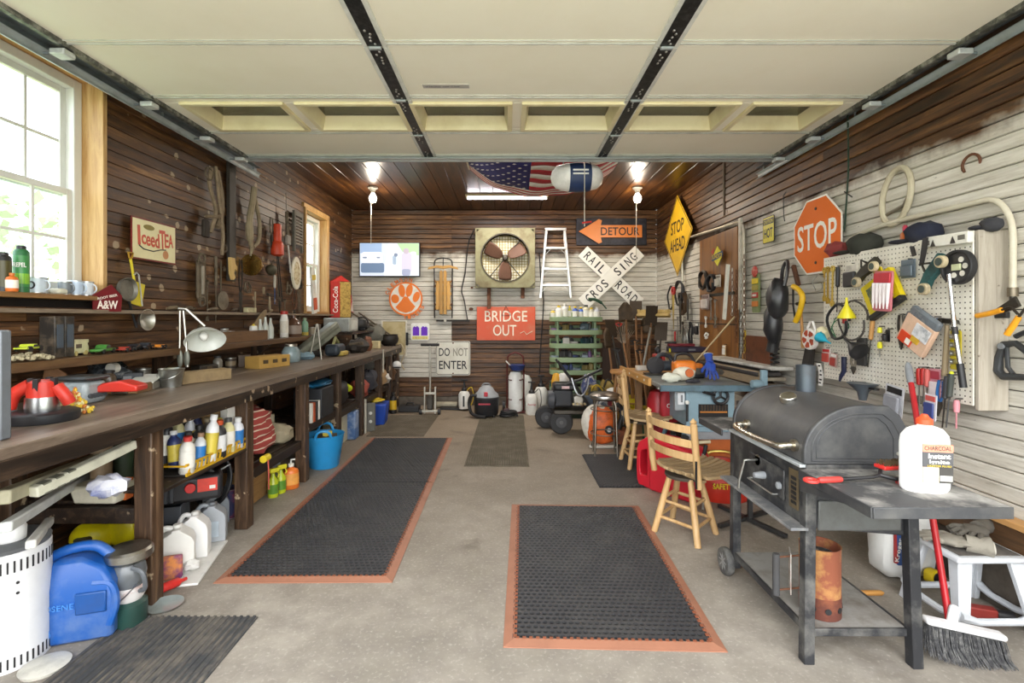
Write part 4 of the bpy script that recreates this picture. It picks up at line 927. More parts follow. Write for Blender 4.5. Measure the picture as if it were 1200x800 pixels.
# --- on the pegboard, left to right
T1 = [ # px, py(top), depth, fn, name, label, cat, roll, kwargs
 (961,322,.03,k_loop,'wire_hoop','thin wire hoop at the left edge of the pegboard','hoop',0,dict(r=.055,tr=.003,m=STEEL,turns=1)),
 (966,316,.02,k_wrench,'brass_wrench','yellowish long wrench hanging leftmost on the pegboard','wrench',0,dict(L=.20,w=.010,m=P('c9a94a',.4,.6))),
 (970,315,.02,k_wrench,'brass_wrench','yellowish long wrench, second from the left on the pegboard','wrench',0,dict(L=.22,w=.011,m=P('b9993a',.4,.6))),
 (976,314,.02,k_wrench,'brass_wrench','yellowish wrench beside the black bar on the pegboard','wrench',2,dict(L=.24,w=.012,m=P('d6b95a',.4,.6))),
 (982,312,.03,k_driver,'pry_bar','long black bar hanging near the left edge of the pegboard','bar',2,dict(L=.30,c=BLACK,sh=BLACK)),
 (999,309,.015,k_pack,'knife_pack','white card packet with two black knives on the pegboard','packet',0,dict(w=.12,h=.16,c1=P('e2ddd0',.5),c2=P('2a2a2c',.4),cb=P('d6cfc4',.5,0,.5))),
 (984,356,.05,k_loop,'rubber_belt','large black rubber belt looped on the pegboard','belt',0,dict(r=.11,tr=.009,m=BLACK,turns=1,sq=.9)),
 (1001,352,.05,k_loop,'rubber_belt','second black belt loop overlapping behind the yellow funnel','belt',0,dict(r=.12,tr=.006,m=P('4a4440',.6),turns=1)),
 (987,372,.03,k_loop,'green_wire','thin dark green wire ring behind the funnels','wire',0,dict(r=.07,tr=.003,m=GREEN,turns=2)),
 (990,366,.05,k_driver,'red_driver','red handled screwdriver below the yellow funnel','screwdriver',3,dict(L=.16,c=RED)),
 (969,408,.02,k_pack,'blade_pack','red and white blade packet below the turquoise funnel','packet',0,dict(w=.085,h=.10,c1=P('d8cfc6',.5),c2=P('b8453a',.5),d=.008,cb=RED)),
 (978,414,.02,k_pack,'blade_pack','second red packet beside the dark strap','packet',6,dict(w=.06,h=.09,c1=P('c9a49a',.5),c2=P('a63a30',.5),d=.008,cb=WHITE)),
 (1000,416,.03,k_pliers,'dirty_glove_clip','greyish rag clip hanging under the black funnel','clip',0,dict(L=.12,c=P('8a8272',.9),op=.02)),
 (1023,372,.03,k_driver,'wood_handle_file','file with a long pale wooden handle on the pegboard','file',8,dict(L=.30,c=HW,sh=IRON)),
 (1031,383,.03,k_driver,'yellow_level','bright yellow pocket level hanging beside the wooden file handle','level',0,dict(L=.08,c=P('e8e22a',.4))),
 (1031,400,.03,k_driver,'yellow_knife','bright yellow utility knife below the yellow pocket level','knife',0,dict(L=.09,c=P('e8e22a',.4))),
 (1041,386,.03,k_pack,'black_plug','small black plug on a wire loop on the pegboard','plug',0,dict(w=.03,h=.07,c1=BLACK,c2=BLACK,cb=BLACK)),
 (1065,304,.02,k_pack,'driver_bit_pack','grey packet with a red band next to the hanging strap','packet',0,dict(w=.095,h=.10,c1=P('66727c',.5),c2=P('5d6a74',.4),d=.012,cb=P('5d6a74',.4))),
 (1056,369,.03,k_pliers,'locking_pliers','dark locking pliers left of the orange packet','pliers',0,dict(L=.19,c=IRON,op=.018)),
 (1067,366,.03,k_pliers,'locking_pliers','grey pliers half behind the orange packet','pliers',20,dict(L=.16,c=P('6a6a6c',.5),op=.018)),
 (1096,372,.03,k_pliers,'blue_scissors','scissors with blue handles above the orange packet','scissors',10,dict(L=.14,c=P('2c4f8e',.4),op=.02)),
 (1089,384,.03,k_driver,'trowel','dark brown trowel hanging behind the orange packet','trowel',14,dict(L=.17,c=RUST,sh=RUST)),
 (1110,376,.03,k_hammer,'ball_hammer','hammer with a long worn handle next to the yellow socket card','hammer',3,dict(L=.27,wm=WOOD('7a6a52','a08e6e','Z'))),
 (1077,431,.03,k_driver,'red_screwdriver','red topped screwdriver, left one of the row under the orange packet','screwdriver',0,dict(L=.20,c=RED)),
 (1082,431,.03,k_driver,'red_screwdriver','red topped screwdriver, second of the row under the orange packet','screwdriver',0,dict(L=.20,c=RED)),
 (1087,432,.03,k_driver,'pink_screwdriver','screwdriver with a pale red grip beside the pink packet','screwdriver',2,dict(L=.21,c=P('c9605a',.4))),
 (1097,432,.02,k_pack,'pink_pack','pink and white plastic packet with chisels on the pegboard','packet',0,dict(w=.06,h=.20,c1=P('c98a96',.4),c2=P('e4d8da',.4),d=.012,cb=P('a83a4a',.4))),
 (1103,446,.04,k_pliers,'blue_pliers','pliers with blue handles right of the pink packet','pliers',6,dict(L=.18,c=BLUE,op=.016)),
 (1110,440,.05,k_driver,'black_punch','long dark punch below the ball hammer','punch',6,dict(L=.26,c=P('3a3a3e',.4),sh=IRON)),
 (1115,437,.05,k_driver,'green_capped_rod','dark rod with a bright yellow green cap','rod',6,dict(L=.27,c=P('3e4440',.4),sh=P('4a4a4a',.5))),
 (1121,468,.03,k_driver,'pink_rod','thin pink rod hanging low at the pegboard edge','rod',1,dict(L=.14,c=P('cf8a92',.4),sh=P('cf8a92',.4))),
]
for px,py,d,f,nm,lb,cat,roll,kw in T1: peg(tool_at(f,nm,lb,cat,PG(px,py,d),roll=roll,**kw),d)
MB(T(0,0,0)).blob((0,0,.0),(.010,.010,.010),10,6).build('cap',P('d8e22a',.4),bpy.data.objects['green_capped_rod'])
# big packages
yp = thing('yellow_tool_pack','yellow plastic tool case tilted on the pegboard behind the red nozzle pack','case',PG(1035,343,.04),RROT,None,0,math.radians(-27))
MB().prism(rrect(.25,.20,.012,3),-.02,.01).build('case',P('dcc515',.35),yp,.003); MB().box((0,-.014,-.10),(.26,.035,.03)).build('base_strip',BLACK,yp,.003)
MB().box((.0,-.022,.0),(.17,.006,.13)).build('window',P('4a5a44',.3,0,.8,'c0b060',30),yp,.002); MB().prism(rrect(.06,.05,.01,3,.03,.12),-.012,.0).build('hanger',P('dcc515',.35),yp)
rp = thing('red_nozzle_pack','clear pack of five white nozzles with red header on the pegboard','packet',PG(1035,341,.085),RROT,None,0,math.radians(4))
MB().prism(rrect(.135,.225,.012,3),-.006,.004).build('backing_card',P('c9747c',.35),rp,.002); MB().box((0,-.01,.075),(.12,.012,.055)).build('header',P('b92a35',.35),rp,.004)
for k in range(5): MB().tube([(-.052+.026*k,-.014,.045),(-.052+.026*k,-.014,-.06),(-.052+.026*k,-.014,-.098)],[.011,.008,.003],8).build('nozzle',P('e9e0e0',.35),rp)
op = thing('orange_pack','orange and white tool packet hanging tilted in the middle of the pegboard','packet',PG(1076,392,.07),RROT,None,0,math.radians(32))
MB().prism(rrect(.19,.16,.008,3),-.02,.006).build('backing_card',P('d8b49a',.5),op,.003); MB().box((-.035,-.023,-.045),(.09,.006,.06)).build('panel',P('cc3f1a',.4),op,.002)
MB().box((.035,-.023,.03),(.10,.006,.07)).build('panel',P('d5d5d8',.4,0,.5,'5a6470',30),op,.002); MB().box((0,-.005,.10),(.19,.03,.05)).build('clear_case',P('6c737a',.25,0,.3),op,.01)
MB().box((-.012,-.027,-.05),(.03,.002,.03)).build('label',WHITE,op); MB().box((.02,-.024,-.02),(.05,.006,.03)).build('panel',P('c9a030',.4),op)
sk = thing('socket_card','yellow green card with four chrome sockets on the pegboard','card',PG(1121,410,.03),RROT)
MB().prism(rrect(.055,.19,.008,3),-.006,0).build('card',P('b5a51e',.5),sk)
for k in range(4): MB(T(-.004,-.006,.065-.04*k) @ R(PI/2,'X')).lathe([(.0,0),(.013,0),(.013,.016),(.008,.016),(.008,.01)],12).build('socket',STEEL,sk)
st_ = thing('black_strap','black webbing strap hanging from the top rail of the pegboard','strap',PG(1078,287,.05),RROT)
MB().prism([(-.06,.0),(-.035,.0),(-.02,-.05),(-.042,-.055)],-.006,0).prism([(.03,.03),(.06,.03),(.05,-.04),(.03,-.11),(.008,-.11),(.02,-.03)],-.012,-.006).build('webbing',BLACK,st_)
mwl = thing('distance_measurer','black walking wheel with a silver pole and black grip at the pegboard edge','measuring wheel',PG(1124,313,.07),RROT)
wm_ = MB().ring(circ(.082,32),circ(.068,32),-.02,.012); wm_.build('tyre',P('1e1e20',.6),mwl,.004)
fc = MB().prism(circ(.07,32),-.008,.004); fc.build('disc',P('2a2a2b',.4),mwl)
for a in (60,5,-50,-115): MB(T(.04*math.cos(math.radians(a)),-.009,.04*math.sin(math.radians(a)))).prism(circ(.013,14),-.002,.001).build('hole',P('ddd8cc',.6),mwl)
MB().box((.0,-.014,.0),(.045,.008,.03)).build('counter',P('c9cda4',.5),mwl,.002)
MB().tube([(-.03,-.02,-.03),(.0,-.02,-.3),(.035,-.02,-.50)],.0095,12).build('pole',METAL('d9d9d6',.2),mwl)
MB().tube([(-.003,-.02,-.28),(.003,-.02,-.315)],.0125,12).build('collar',BLACK,mwl); MB().tube([(.026,-.02,-.45),(.043,-.02,-.56)],.0145,12).build('grip',BLACK,mwl)
# old roller skates
for i,(px,py,roll,lab) in enumerate(((1098,318,38,'teal metal roller skate with cream wheels beside the black walking wheel'),(1020,316,60,'old dark roller skate above the yellow case on the pegboard'))):
    s_ = thing('roller_skate',lab,'roller skate',PG(px,py,.06),RROT,'old roller skates',0,math.radians(roll))
    MB().prism([(-.03,.09),(.02,.1),(.03,.02),(.02,-.04),(.03,-.09),(-.02,-.11),(-.035,-.03)],-.03,.0).build('sole_plate',P('2c5a5a' if i == 0 else '3c3a30',.5,.3,.6,'241c14',14),s_,.006)
    for z_ in (.075,-.085):
        w_ = MB(T(.03,-.035,z_)).prism(circ(.030,18),-.018,.006).build('wheel',P('c9b894',.6,0,.4),s_,.004); MB(T(.03,-.054,z_)).prism(circ(.019,14),-.003,0).build('hub',P('4e5a54',.5,.4),w_)
    MB().tube([(-.03,-.03,.03),(-.07,-.03,.0),(-.03,-.03,-.02)],.006,6).build('clamp',IRON,s_)
# funnels
for (px,py,d,rx_,rl,r,h,c,lab) in ((992,362,.09,0,180,.05,.13,'d9cc1e','yellow plastic funnel hanging upside down on the pegboard'),(999,405,.09,0,118,.055,.15,'232326','black and grey funnel lying sideways on the pegboard'),
                                           (966,398,.10,0,-72,.034,.12,'2aa3bd','turquoise funnel pointing right on the pegboard')):
    f_ = thing('funnel',lab,'funnel',PG(px,py,d),RROT,'funnels on the pegboard',math.radians(rx_),math.radians(rl)); k_funnel(f_,r,h,P(c,.35,0,.1))
    for c_ in kids(f_): c_.location.z = h*.45
cu = thing('cream_cup','cream coloured cup behind the turquoise funnel','cup',PG(965,390,.05),RROT,None,0,math.radians(-60)); MB().lathe([(.0,-.03),(.03,-.03),(.036,.03),(.032,.03),(.028,-.02)],16).build('cup',P('e8dfb8',.5),cu)
nv = thing('navy_strap','dark navy bent handle hanging below the black funnel','handle',PG(989,418,.05),RROT); MB().tube([(0,0,0),(0,0,-.09),(-.03,0,-.13),(-.04,0,-.16)],[.016,.015,.011,.006],8).build('handle',P('1f2440',.5),nv)
bp = thing('file_case','dark flat file case left of the wooden file handle','case',PG(1012,412,.02),RROT); MB().box((0,-.01,0),(.07,.02,.17)).build('case',P('2e2d2b',.7),bp,.004)
tk_ = thing('paper_ribbon','white ribbon with black symbols hanging above the grill chimney','ribbon',PG(961,426,.05),RROT)
pts = [(-.02,.0),(.0,-.04),(.01,-.08),(.005,-.12),(.0,-.15)]; rb = MB()
for (a,b) in zip(pts,pts[1:]): rb.add([(a[0]-.022,0,a[1]),(a[0]+.022,0,a[1]),(b[0]+.022,0,b[1]),(b[0]-.022,0,b[1]),(a[0]-.022,.002,a[1]),(a[0]+.022,.002,a[1]),(b[0]+.022,.002,b[1]),(b[0]-.022,.002,b[1])],[(0,1,2,3),(7,6,5,4),(0,4,5,1),(1,5,6,2),(2,6,7,3),(3,7,4,0)])
rb.build('ribbon',P('eceae4',.6),tk_)
for (x_,z_,w_) in ((-.008,-.015,.02),(.008,-.048,.014),(.008,-.075,.02),(.006,-.108,.024),(.0,-.13,.022)): MB().box((x_,-.001,z_),(w_,.003,.010)).build('symbol',BLACK,tk_)
# --- along the top of the pegboard
for (px,py,c,s_,rz_,lab) in ((1012,293,'2c2e26',1.25,0,'dark olive cap lying on top of the pegboard, left one'),(1081,279,'1c2032',1.1,0,'navy blue cap lying on top of the pegboard'),(1160,272,'2a2b33',.55,0,'small dark knit cap on top of the grey side board')):
    q = PG(px,py,-.05); c_ = thing('cap',lab,'cap',(PX+.06,q.y,1.783),RROT+.25,'caps on the pegboard'); k_cap(c_,P(c,.9,0,.2,'55524a'),s_*.85)
rl = thing('red_cloth','dull red bundle behind the left corner of the pegboard','cloth',(PX+.07,3.36,1.783),RROT); MB().blob((0,0,.05),(.09,.06,.055),14,8,.4,3).build('bundle',P('8f3a38',.8,0,.3),rl)
ol = thing('amber_lamp','small orange amber lamp between the caps on the pegboard','lamp',(PX+.06,2.76,1.783),RROT); MB().lathe([(.045,0),(.045,.02),(.036,.025),(.034,.06),(.02,.075),(0,.078)],16).build('lens',P('c8641e',.3),ol); MB().lathe([(.048,0),(.048,.018)],16).build('base',BLACK,ol)
rf = thing('red_ornament','tiny pink red ornament on the wall above the navy cap','ornament',RW(1063,268,.03),RROT); MB().blob((0,-.01,0),(.02,.012,.022),10,6,.3).build('bead',P('c83a55',.4),rf); MB().cyl((0,0,.0),(0,0,.11),.0012,n=5).build('string',GRAY,rf)
wl2 = thing('power_strip','white slotted plastic bracket screwed along the top edge of the pegboard','bracket',PG(1114,282,.012),RROT)
MB().prism([(-.12,-.02),(.12,-.028),(.125,.028),(-.11,.035)],-.03,0).build('body',P('e4e1d6',.4),wl2,.005)
for x_,w_ in ((-.095,.02),(.09,.035)): MB().box((x_,-.031,.003),(w_,.003,.022)).build('slot',P('6a665e',.6),wl2)
for x_ in (-.065,.045): MB().prism([(x_-.014,-.02),(x_+.014,-.02),(x_,.014)],-.033,-.03).build('slot',P('3a3530',.6),wl2)
# --- bare board area
cd = thing('bent_conduit','off-white bent pipe running over the pegboard and down its right side','pipe',(XR-.035,2.6,0),RROT)
q = [RW(x_,y_,.035) for x_,y_ in ((985,292),(1000,278),(1040,262),(1090,250),(1140,238),(1158,234),(1172,238),(1183,254),(1187,275),(1187,310),(1187,338))]
MB().tube(spl([(2.6-v.y,0,v.z) for v in q],3),.0135,10).build('pipe',P('cdc6b2',.5,0,.3,'8a7550',5),cd); v = RW(1187,342,.035); MB().cyl((2.6-v.y,0,v.z+.02),(2.6-v.y,0,v.z-.02),.02,n=12).build('coupling',METAL('8a8070',.5),cd)
MB().cyl((2.6-v.y,0,v.z-.02),(2.6-v.y,0,v.z-.05),.012,n=10).build('fitting',IRON,cd)
hc = thing('fan_belt','thick off-white rubber hoop hanging on the white boards','hoop',RW(1050,230,.03),RROT,None,0,math.radians(14))
MB().tube([(.105*math.cos(i*2*PI/30),0,.165*math.sin(i*2*PI/30)) for i in range(30)],.0165,8,True).build('hoop',P('c4bba2',.7,0,.35,'8c8066',6),hc)
MB().tube([(-.08,.01,-.12),(.06,.01,-.05),(.09,.01,.02)],.011,8).build('spring',METAL('a8a294',.5),hc)
ho = thing('rusty_hook','rusty open iron ring nailed high on the white boards','hook',RW(1138,192,.02),RROT); MB().tube(arc((0,0,0),.047,-70,-75+300-80+20,14),[.004]+[.007]*12+[.008,.006],7).build('ring',RUST,ho)
bpy.data.objects['rusty_hook'].rotation_euler[1] = math.radians(-55)
gw = thing('green_cable','thin dark green cable hanging down the right wall above the stop sign','cable',RW(993,150,.03),RROT); MB().tube(spl([(0,0,.62),(0,0,.2),(.01,0,-.2),(.0,0,-.4),(-.03,0,-.7)],4),.006,6).build('cable',P('223a2c',.5),gw)
wn2 = thing('nail_wire','short bent wire nailed beside the green cable','wire',RW(995,227,.02),RROT); MB().tube([(-.02,-.02,.02),(.03,0,-.03)],.004,5).build('wire',BLACK,wn2)
wn3 = thing('hook_wire','thin hooked wire on the boards above the caution sign','wire',RW(918,229,.02),RROT); MB().tube([(0,0,0),(.005,0,-.16),(.02,0,-.22)],.004,5).tube([(.0,0,0),(.04,0,.02)],.004,5).build('wire',BLACK,wn3)
# loppers and frame saw at the right edge
lo_ = thing('loppers','garden loppers with orange handle sleeves hanging right of the pegboard','loppers',(XR-.13,2.235,1.39),RROT)
q = lambda px,py,d: (lambda v: (2.235-v.y,-(XR-.13-v.x)-0,v.z-1.39))(RW(px,py,d))
def ln(px,py,d=.16): v = RW(px,py,d); return (2.235-v.y,v.x-(XR-.13),v.z-1.39)
def lnf(px,py): v = W(px,py,2.27); return ((2.235-v.y),v.x-(XR-.13),v.z-1.39)
MB().tube([ln(1145,370),ln(1160,367),ln(1174,363)],[.012,.0125,.012],10).build('handle_sleeve',P('e39a1f',.4),lo_)
MB().tube([ln(1180,392),ln(1187,382),ln(1194,371)],[.0125,.013,.0115],10).build('handle_sleeve',P('e39a1f',.4),lo_)
MB().tube(spl([ln(1174,363),ln(1184,360),ln(1193,368)],4),.0055,8).tube([ln(1194,371),ln(1204,358)],.0055,8).build('arms',IRON,lo_)
MB().prism([(.02,.02),(.10,.07),(.12,.03),(.05,-.0)],-.006,.006).build('blade',IRON,lo_)
MB().box((-.035,.07,-.008),(.07,.02,.03)).build('wall_bracket',BLACK,lo_,.003)
fs_ = thing('frame_saw','black plastic framed saw hanging at the right edge on the white boards','saw',RW(1185,420,.06),RROT)
K = P('2e3032',.45,0,.2)
MB().tube([(-.035,0,.06),(-.055,0,.0),(-.06,0,-.06),(-.035,0,-.085),(.10,0,-.075)],[.014,.016,.02,.018,.012],8).build('grip',K,fs_)
MB().tube([(-.035,0,.06),(.02,0,.07),(.12,0,.0)],[.017,.014,.016],8).tube([(-.02,0,.05),(-.015,0,-.04),(.01,0,-.07)],.009,8).build('frame',K,fs_)
MB(T(-.03,-.015,.055)).prism(circ(.014,14),-.006,.004).build('pivot',GRAY,fs_)
MB().tube([(.0,.02,.1),(.06,.02,.13),(.14,.02,.12)],.012,8).build('upper_arm',K,fs_)
# --- behind the grill
cf = thing('grey_funnel_pan','grey drain pan funnel behind the grill lid','funnel',PG(1011,453,.06),RROT); MB().lathe([(.085,.02),(.082,.022),(.03,-.03),(.02,-.08),(.0,-.08)],22).build('pan',P('4e565e',.4),cf); 
MB().box((.09,0,.0),(.05,.03,.012)).build('handle',BLACK,cf,.003)
hp = thing('hook_pack','white and black blister card with two hooks below the pegboard','packet',PG(1050,452,.03),RROT,None,0,.12); k_pack(hp,.13,.17,P('d6d6da',.45,0,.3,'7c7f88',20),P('9a9ca4',.4),.02,BLACK)
fk = thing('flag_pack','packet printed with small red and blue pictures under the screwdrivers','packet',PG(1092,462,.06),RROT,None,0,.06); k_pack(fk,.07,.13,P('e2dfe4',.4),P('3c4a86',.4),.01,P('c95a54',.4))
dp = thing('slanted_dark_board','dark rubber mud flap leaning between the wall and the grill','board',(2.22,3.74,.55),RROT,None,0,.0)
MB().add([(-.12,0,0),(.16,-.05,0),(.17,.0,.61),(-.02,.06,.60),(-.12,.02,0),(.16,-.03,0),(.17,.02,.61),(-.02,.08,.60)],[(0,1,2,3),(7,6,5,4),(0,4,5,1),(1,5,6,2),(2,6,7,3),(3,7,4,0)]).build('flap',P('2f2b29',.8),dp)

rpn = thing('rusty_metal_sheet','rusty brown metal sheet standing against the white boards beside the yellow rule','sheet',(XR-.1,RW(889,425,.1).y,0),RROT); MB().box((0,0,.93),(.42,.03,.55)).build('sheet',P('6a3a20',.5,.3,.7,'2a221c',6),rpn,.003); MB().box((0,0,.33),(.40,.05,.66)).build('support',DARK,rpn,.003)
# ================================================================ BACK WALL
def bthing(name,label,cat,px,py,d=.03,group=None,roll=0):
    p = BW(px,py,d); return thing(name,label,cat,(p.x,p.y,p.z),0,group,0,math.radians(roll))
K7 = 7.67/FX                                   # metres per pixel at the back wall
tv = bthing('wall_television','flat television on the back wall showing white cars and a blurred figure','television',456.5,304,.10)
MB().box((0,.02,0),(.94,.05,.53)).build('housing',BLACK,tv,.006); MB().box((0,.07,0),(.3,.06,.2)).build('wall_mount',IRON,tv)
sc = MB().box((0,-.0065,0),(.915,.003,.505)).build('screen',EMIT('bcc6d4',.55),tv)
def scr(out,c,y=-.009,e=.55): MB().prism(out,y,y+.002).build('screen_image',EMIT(c,e),sc)
scr([(-.45,.10),(-.12,.10),(-.12,.25),(-.45,.25)],'8fa6c6'); scr([(.2,.12),(.455,.06),(.455,.25),(.12,.25)],'9dbb92')
scr(rrect(.33,.17,.05,4,-.27,.03),'e6ebf2',-.010); scr(rrect(.36,.15,.03,4,-.26,-.13),'5d718c',-.011); scr(rrect(.07,.03,.012,3,-.38,.03),'7c8698',-.012); scr(rrect(.06,.03,.012,3,-.17,.03),'7c8698',-.012)
scr([(-.08,-.25),(.2,-.25),(.1,.25),(-.02,.25)],'d9dde2',-.0105); scr(rrect(.14,.1,.04,4,.05,.18),'eef0f2',-.0112); scr(circ(.03,12,.10,.07),'6d7a90',-.0125); scr(rrect(.06,.14,.02,3,.08,-.01),'8fa0b4',-.012)
scr(rrect(.16,.32,.06,4,.27,-.05),'b4b0c4',-.012); scr(circ(.045,14,.26,.13),'a59aa8',-.0125); scr(rrect(.13,.1,.03,4,.26,-.2),'8a90a8',-.013); scr(rrect(.09,.36,.03,4,.37,-.06),'d4d9e2',-.0118)
pw = bthing('paw_sign','round orange cut-out paw sign lettered CLEMSON TIGERS','sign',475.5,350,.035)
OR = P('e8781c',.45,0,.08,'b04a10'); mb = MB(); mb.ring(circ(.262,40),circ(.238,40),-.006,0); mb.build('rim',OR,pw)
MB().prism(circ(.24,36),-.003,0).build('backing',P('e6e2d8',.5),pw)
def ell(rx,rz,cx,cz,a=0,n=20):
    a = math.radians(a); return [(cx+rx*math.cos(t_)*math.cos(a)-rz*math.sin(t_)*math.sin(a),cz+rx*math.cos(t_)*math.sin(a)+rz*math.sin(t_)*math.cos(a)) for t_ in [2*PI*i/n for i in range(n)]]
for e in ((.052,.10,-.06,.125,8),(.052,.10,.055,.13,-12),(.062,.07,-.165,.0,20),(.05,.085,.165,.03,-20)): MB().prism(ell(*e),-.006,-.003).build('toe_pad',OR,pw)
MB().prism([(-.16,-.13),(-.10,-.19),(0,-.22),(.1,-.19),(.15,-.12),(.07,-.03),(.03,.035),(-.03,.035),(-.07,-.03)],-.006,-.003).build('main_pad',OR,pw)
for i,ch in enumerate('CLEMSON'):
    a = math.radians(162-i*14.5); text('lettering',ch,.05,.062,(.30*math.cos(a),-.004,.30*math.sin(a)),OR,pw,.002,.02,PI/2-a)
for i,ch in enumerate('TIGERS'):
    a = math.radians(-92+i*13); text('lettering',ch,.048,.058,(.29*math.cos(a),-.004,.29*math.sin(a)),OR,pw,.002,.02,-PI/2-a)
ps_ = bthing('purple_shirt_sign','small white square sign with two purple shirts and a yellow band','sign',492.5,388.5)
MB().prism(rrect(.29,.27,.03,3),-.008,0).build('plate',P('f0eee8',.4),ps_); MB().box((0,-.0095,-.095),(.25,.003,.05)).build('band',P('e8dc8a',.5),ps_)
for s_ in (-1,1): MB().prism([(s_*.015,-.06),(s_*.115,-.06),(s_*.115,.06),(s_*.09,.085),(s_*.07,.07),(s_*.045,.09),(s_*.015,.06)][::s_],-.011,-.008).build('shirt_print',P('6a22c4',.5),ps_)
text('lettering','I N S I D E',.22,.028,(0,-.0115,-.095),P('b89a3a',.5),ps_,.0005)
fm = bthing('framed_chart','old cream chart in a thin white frame beside the bench end','picture',462,396,.04)
MB().ring(rrect(.40,.56,.004,1),rrect(.36,.52,.004,1),-.02,0).build('frame',P('e4e0d2',.5),fm,.003); MB().box((0,-.006,0),(.38,.006,.54)).build('chart',P('c7b88c',.7,0,.6,'a58e5a',6),fm)
bk = bthing('black_bar','short black bar hanging beside the framed chart','bar',477,397,.06); MB().box((0,0,0),(.035,.03,.2)).build('bar',BLACK,bk,.006)
dn = bthing('do_not_enter_sign','white metal DO NOT ENTER sign leaning low on the back wall','sign',531,419.5,.06)
MB().prism(rrect(.535,.53,.03,4),-.005,0).build('plate',P('dcd9cb',.45,0,.25,'8f8468',5),dn); MB().ring(rrect(.515,.51,.025,4),rrect(.50,.495,.02,4),-.0065,-.005).build('border_line',P('4c483e',.5),dn)
text('lettering','DO',.17,.125,(-.135,-.0068,.095),BLACK,dn,.0008,.01); text('lettering','NOT',.23,.125,(.115,-.0068,.095),P('7a7668',.5,0,.5,'bcb8a8',30),dn,.0008,.01); text('lettering','ENTER',.44,.13,(0,-.0068,-.105),BLACK,dn,.0008,.012)
for z_ in (.235,-.235): MB(T(0,-.006,z_)).prism(circ(.012,10),-.004,0).build('bolt',RUST,dn)
bo = bthing('bridge_out_sign','weathered orange red BRIDGE OUT sign under the fan','sign',593,379,.06)
MB().box((0,0,0),(.91,.02,.52)).build('board',P('cf5433',.55,0,.35,'b88a6c',5),bo,.003)
text('lettering','BRIDGE',.66,.17,(.0,-.0115,.115),P('f0e6d2',.5,0,.2),bo,.001,.004); text('lettering','OUT',.36,.17,(-.02,-.0115,-.105),P('f0e6d2',.5,0,.2),bo,.001,.004)
MB().tube([(.22,-.012,-.15),(.28,-.012,-.12),(.32,-.012,-.17),(.37,-.012,-.14),(.41,-.012,-.12)],.006,5).build('scratch',P('e8d2b8',.6),bo)
MB().tube([(-.07,-.014,.13),(0,-.014,.27),(.07,-.014,.13)],.006,5,True).build('hanging_wire',IRON,bo)
MB().box((0,.03,.1),(.05,.06,.05)).build('mounting_block',DARK,dn)
# --- fan
fa = bthing('window_fan','old square exhaust fan with three brown blades on the back wall','fan',592,302,.22)
FAN = P('7f7b5c',.55,.3,.55,'5d4a30',6)
sq = [(.46*(1 if math.cos(a) > 0 else -1)*min(1,abs(1/math.tan(a)) if abs(math.tan(a)) > 1 else 1),0) for a in [0.1]]
N_ = 32; outer = []; inner = []
for i in range(N_):
    a = 2*PI*(i+.5)/N_; c_,s_ = math.cos(a),math.sin(a); k = .455/max(abs(c_),abs(s_)); outer.append((c_*k,s_*k)); inner.append((.372*c_,.372*s_))
MB().ring(outer,inner,-.02,.0).build('front_panel',FAN,fa,.004)
MB().box((0,.10,.445),(.91,.20,.02)).box((0,.10,-.445),(.91,.20,.02)).box((.445,.10,0),(.02,.20,.87)).box((-.445,.10,0),(.02,.20,.87)).build('side_panels',FAN,fa)
MB().ring(circ(.378,32),circ(.362,32),-.03,.02).build('orifice_ring',P('3e3626',.6),fa)
gm = MB()
for i in range(-8,9):
    q_ = i*.043; L = math.sqrt(max(0,.36**2-q_*q_)); gm.cyl((q_,.12,-L),(q_,.12,L),.004,n=4); gm.cyl((-L,.122,q_),(L,.122,q_),.004,n=4)
gm.build('wire_guard',P('a8923a',.5),fa,kind='stuff'); MB().prism(circ(.36,32),.15,.16).build('back_cloth',P('f2eedc',.6),fa)
BLD = P('5e4030',.6,.2,.4,'4c3628',8)
for k in range(3):
    bl_ = MB(R(math.radians(-90+120*k)*-1,'Y'))
    def fn(u,v): r_ = .05+.29*u; w_ = (.06+.20*u**.6*(1-.35*u**4)); x_ = (v-.5)*w_*2*.62; return (r_*math.cos(x_/max(r_,.1)*.8),.02+x_*.35,r_*math.sin(x_/max(r_,.1)*.8))
    bl_.sheet(8,8,lambda u,v: (lambda p: (p[0],p[1],p[2]))(fn(u,v))); o = bl_.build('blade',BLD,fa); sd = o.modifiers.new('s','SOLIDIFY'); sd.thickness = .004
MB(T(0,.02,0) @ R(PI/2,'X')).lathe([(0,.06),(.03,.055),(.045,.03),(.045,-.05),(0,-.05)],16).build('hub',IRON,fa)
for a in (50,130,230,310): MB().cyl((.04*math.cos(math.radians(a)),.06,.04*math.sin(math.radians(a))),(.37*math.cos(math.radians(a)),.06,.37*math.sin(math.radians(a))),.008,n=6).build('strut',BLACK,fa)
for x_,L in ((-.25,.32),(.27,.16)): MB().box((x_,.08,-.455-L/2),(.055,.04,L)).build('bracket',RUST,fa,.004)
